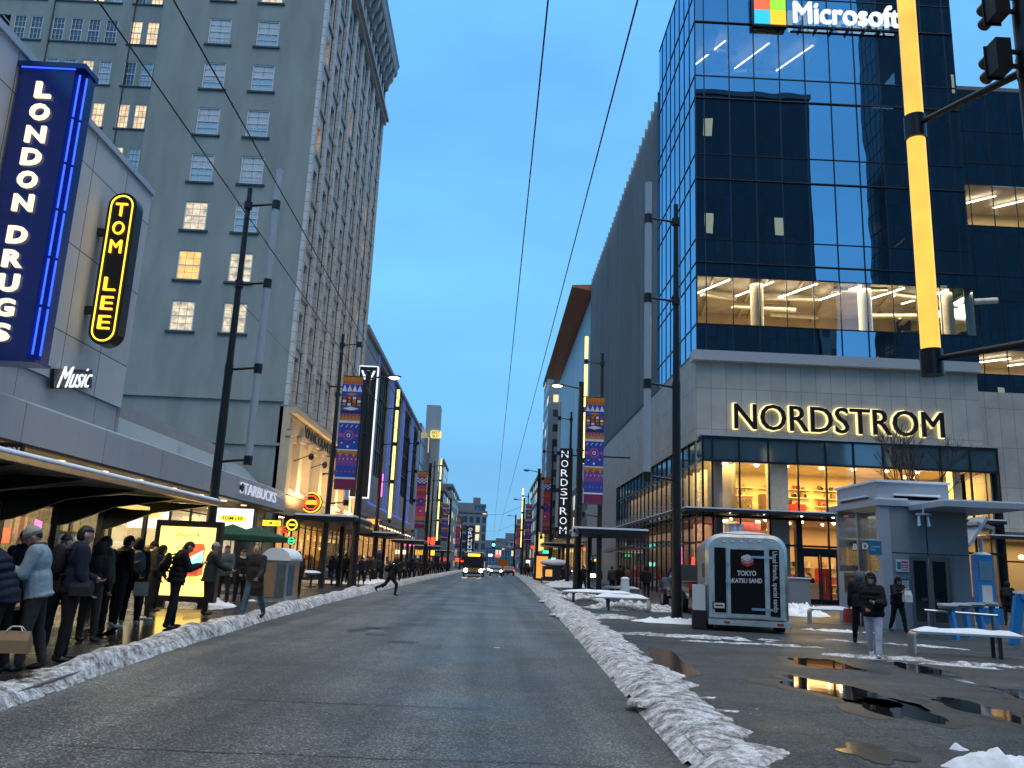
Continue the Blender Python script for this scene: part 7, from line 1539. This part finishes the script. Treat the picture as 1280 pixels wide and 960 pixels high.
# right hand side
RP = 'people on the right plaza'
person('young woman in a black puffer coat and pale lilac trousers walking towards the viewer', GP(1094,822), D(172), 1.70, 'cl_black', 'cl_lilac', 'cl_white', 'hood', 'cl_black', 3, 2, (18,14,75,35), (-5,14,60,30), (20,6), (-18,18), 2, .0, 1.14, female=True)
_, d = person('person in dark coat and grey hood walking away behind the young woman', GP(1078,804), D(12), 1.76, 'cl_black', 'cl_black', 'shoe_black', 'hood', 'cl_grey', 4, 2, (10,8,25,0), (-10,8,20,0), (16,5), (-16,20), 3, .03, 1.08)
handbag('red and white bag carried behind the young woman', d['lh']+Vector((-.02,0,0)), 'ban_red', .36, .42, .1, D(20))
_, d = person('person in a black hooded coat holding a white plastic bag by the kiosk', GP(1124,790), D(-150), 1.68, 'cl_black', 'cl_black', 'shoe_black', 'hood', 'cl_black', 6, 12, (40,6,85,25), (40,6,70,20), (14,6), (-12,14), 4, .02, 1.12, female=True)
handbag('white plastic bag held by the person at the kiosk', d['lh']+Vector((.02,0,0)), 'cl_white', .34, .42, .14, D(15))
_, d = person('person in black with a backpack at the right edge behind the blue totem', AY(1259,760,33)*Vector((1,1,0)) if False else Vector((AY(1259,740,33).x,33,PZ)), D(-10), 1.72, 'cl_black', 'cl_char', head='hood', hat='cl_black', near=False, long=.12)
backpack('black backpack behind the blue totem', d, 'cl_black')
person('person in a dark long coat walking past the store side alone', Vector((AY(808,740,50.5).x,50.5,PZ)), D(8), 1.82, 'cl_black', 'cl_black', head='hood', hat='cl_black', rt=(10,4), lt=(-10,10), near=False, long=.12, puff=1.15)
for (px, Yd, H_, j, rz_, lab) in ((765,53,1.76,'cl_char',20,'left person of the trio walking past the store side'),(775,51.5,1.82,'cl_black',-10,'middle person of the trio, in black'),(785,54,1.74,'cl_brown',15,'right person of the trio, in a brown coat'),
        (729,60,1.74,'cl_black',170,'person in black just right of the lamp post foot'),(738,58,1.80,'cl_black',10,'taller person in black right of the lamp post'),(748,62,1.70,'cl_char',-20,'person in charcoal behind the shelter glass')):
    person(lab, Vector((AY(px,735,Yd).x,Yd,PZ)), D(rz_), H_, j, 'cl_black', head=random.choice(['hood','hair','beanie']), near=False, long=.06, puff=1.1, rt=(8,4), lt=(-8,8), group=RP)
person('shopper in a red coat inside the store doors', Vector((AY(1036,740,52).x,52.3,PZ+.02)), D(160), 1.72, 'cl_red', 'cl_black', head='hair', near=False, long=.15)
person('shopper in dark clothes inside the store doors', Vector((AY(1018,740,52).x,52.6,PZ+.02)), D(200), 1.76, 'cl_black', 'cl_char', head='hair', near=False)
# distant walkers: copies of three figures
proto = []
for k, (j, hd) in enumerate((('cl_black','hood'),('cl_char','hair'),('cl_navy','beanie'))):
    T, _ = person('x', Vector((0,-40-k,0)), 0, 1.74, j, 'cl_black', head=hd, hat='cl_black', near=False, puff=1.08, long=.05, rt=(10,4), lt=(-10,8), hands=True); proto.append(T)
spots = []
rn = random.Random(11)
def place(px, Y, lo): spots.append((AY(px,715,Y).x, Y, lo))
LD = ['by the dark shelter','near the snowy tables','at the mall corner','under the far canopy','beside a shop door','next to a grey cabinet']
for k, (px, Y) in enumerate([(432,50),(437,53),(452,52),(460,56),(466,60),(473,64),(497,58),(503,66),(509,72),(515,70),(521,80),(527,84),(532,92),(537,96),(542,108),(547,112),(552,125),(556,130),(561,140)]): place(px, Y, 'L')
for k, (px, Y) in enumerate([(708,76),(703,72),(690,88),(684,92),(667,100),(661,112),(656,120),(652,135),(721,70)]): place(px, Y, 'R')
used = [False]*3; cnt = {'L':0,'R':0}
ordn = ['first','second','third','fourth','fifth','sixth','seventh','eighth','ninth','tenth','eleventh','twelfth','thirteenth','fourteenth','fifteenth','sixteenth','seventeenth','eighteenth','nineteenth']
for k, (x, Y, side) in enumerate(spots):
    i = k % 3; cl = ('person in a black hood','bareheaded person in charcoal','person in a navy jacket and beanie')[i]
    lab = '%s, %s from the near end of %s crowd' % (cl, ordn[cnt[side]], 'left' if side == 'L' else 'right'); cnt[side] += 1; grp = 'distant walkers on the %s pavement' % ('left' if side == 'L' else 'right')
    if not used[i]: T = proto[i]; used[i] = True; T.location = (x,Y,PZ); T.rotation_euler = (0,0,rn.choice([0,PI,.5,2.8])); T['label'] = lab; T['group'] = grp
    else: T = dup(proto[i], (x,Y,PZ), rn.choice([0,PI,.4,-.4,2.8,3.5]), lab, grp)
    T.scale = (1,1,rn.uniform(.94,1.05))
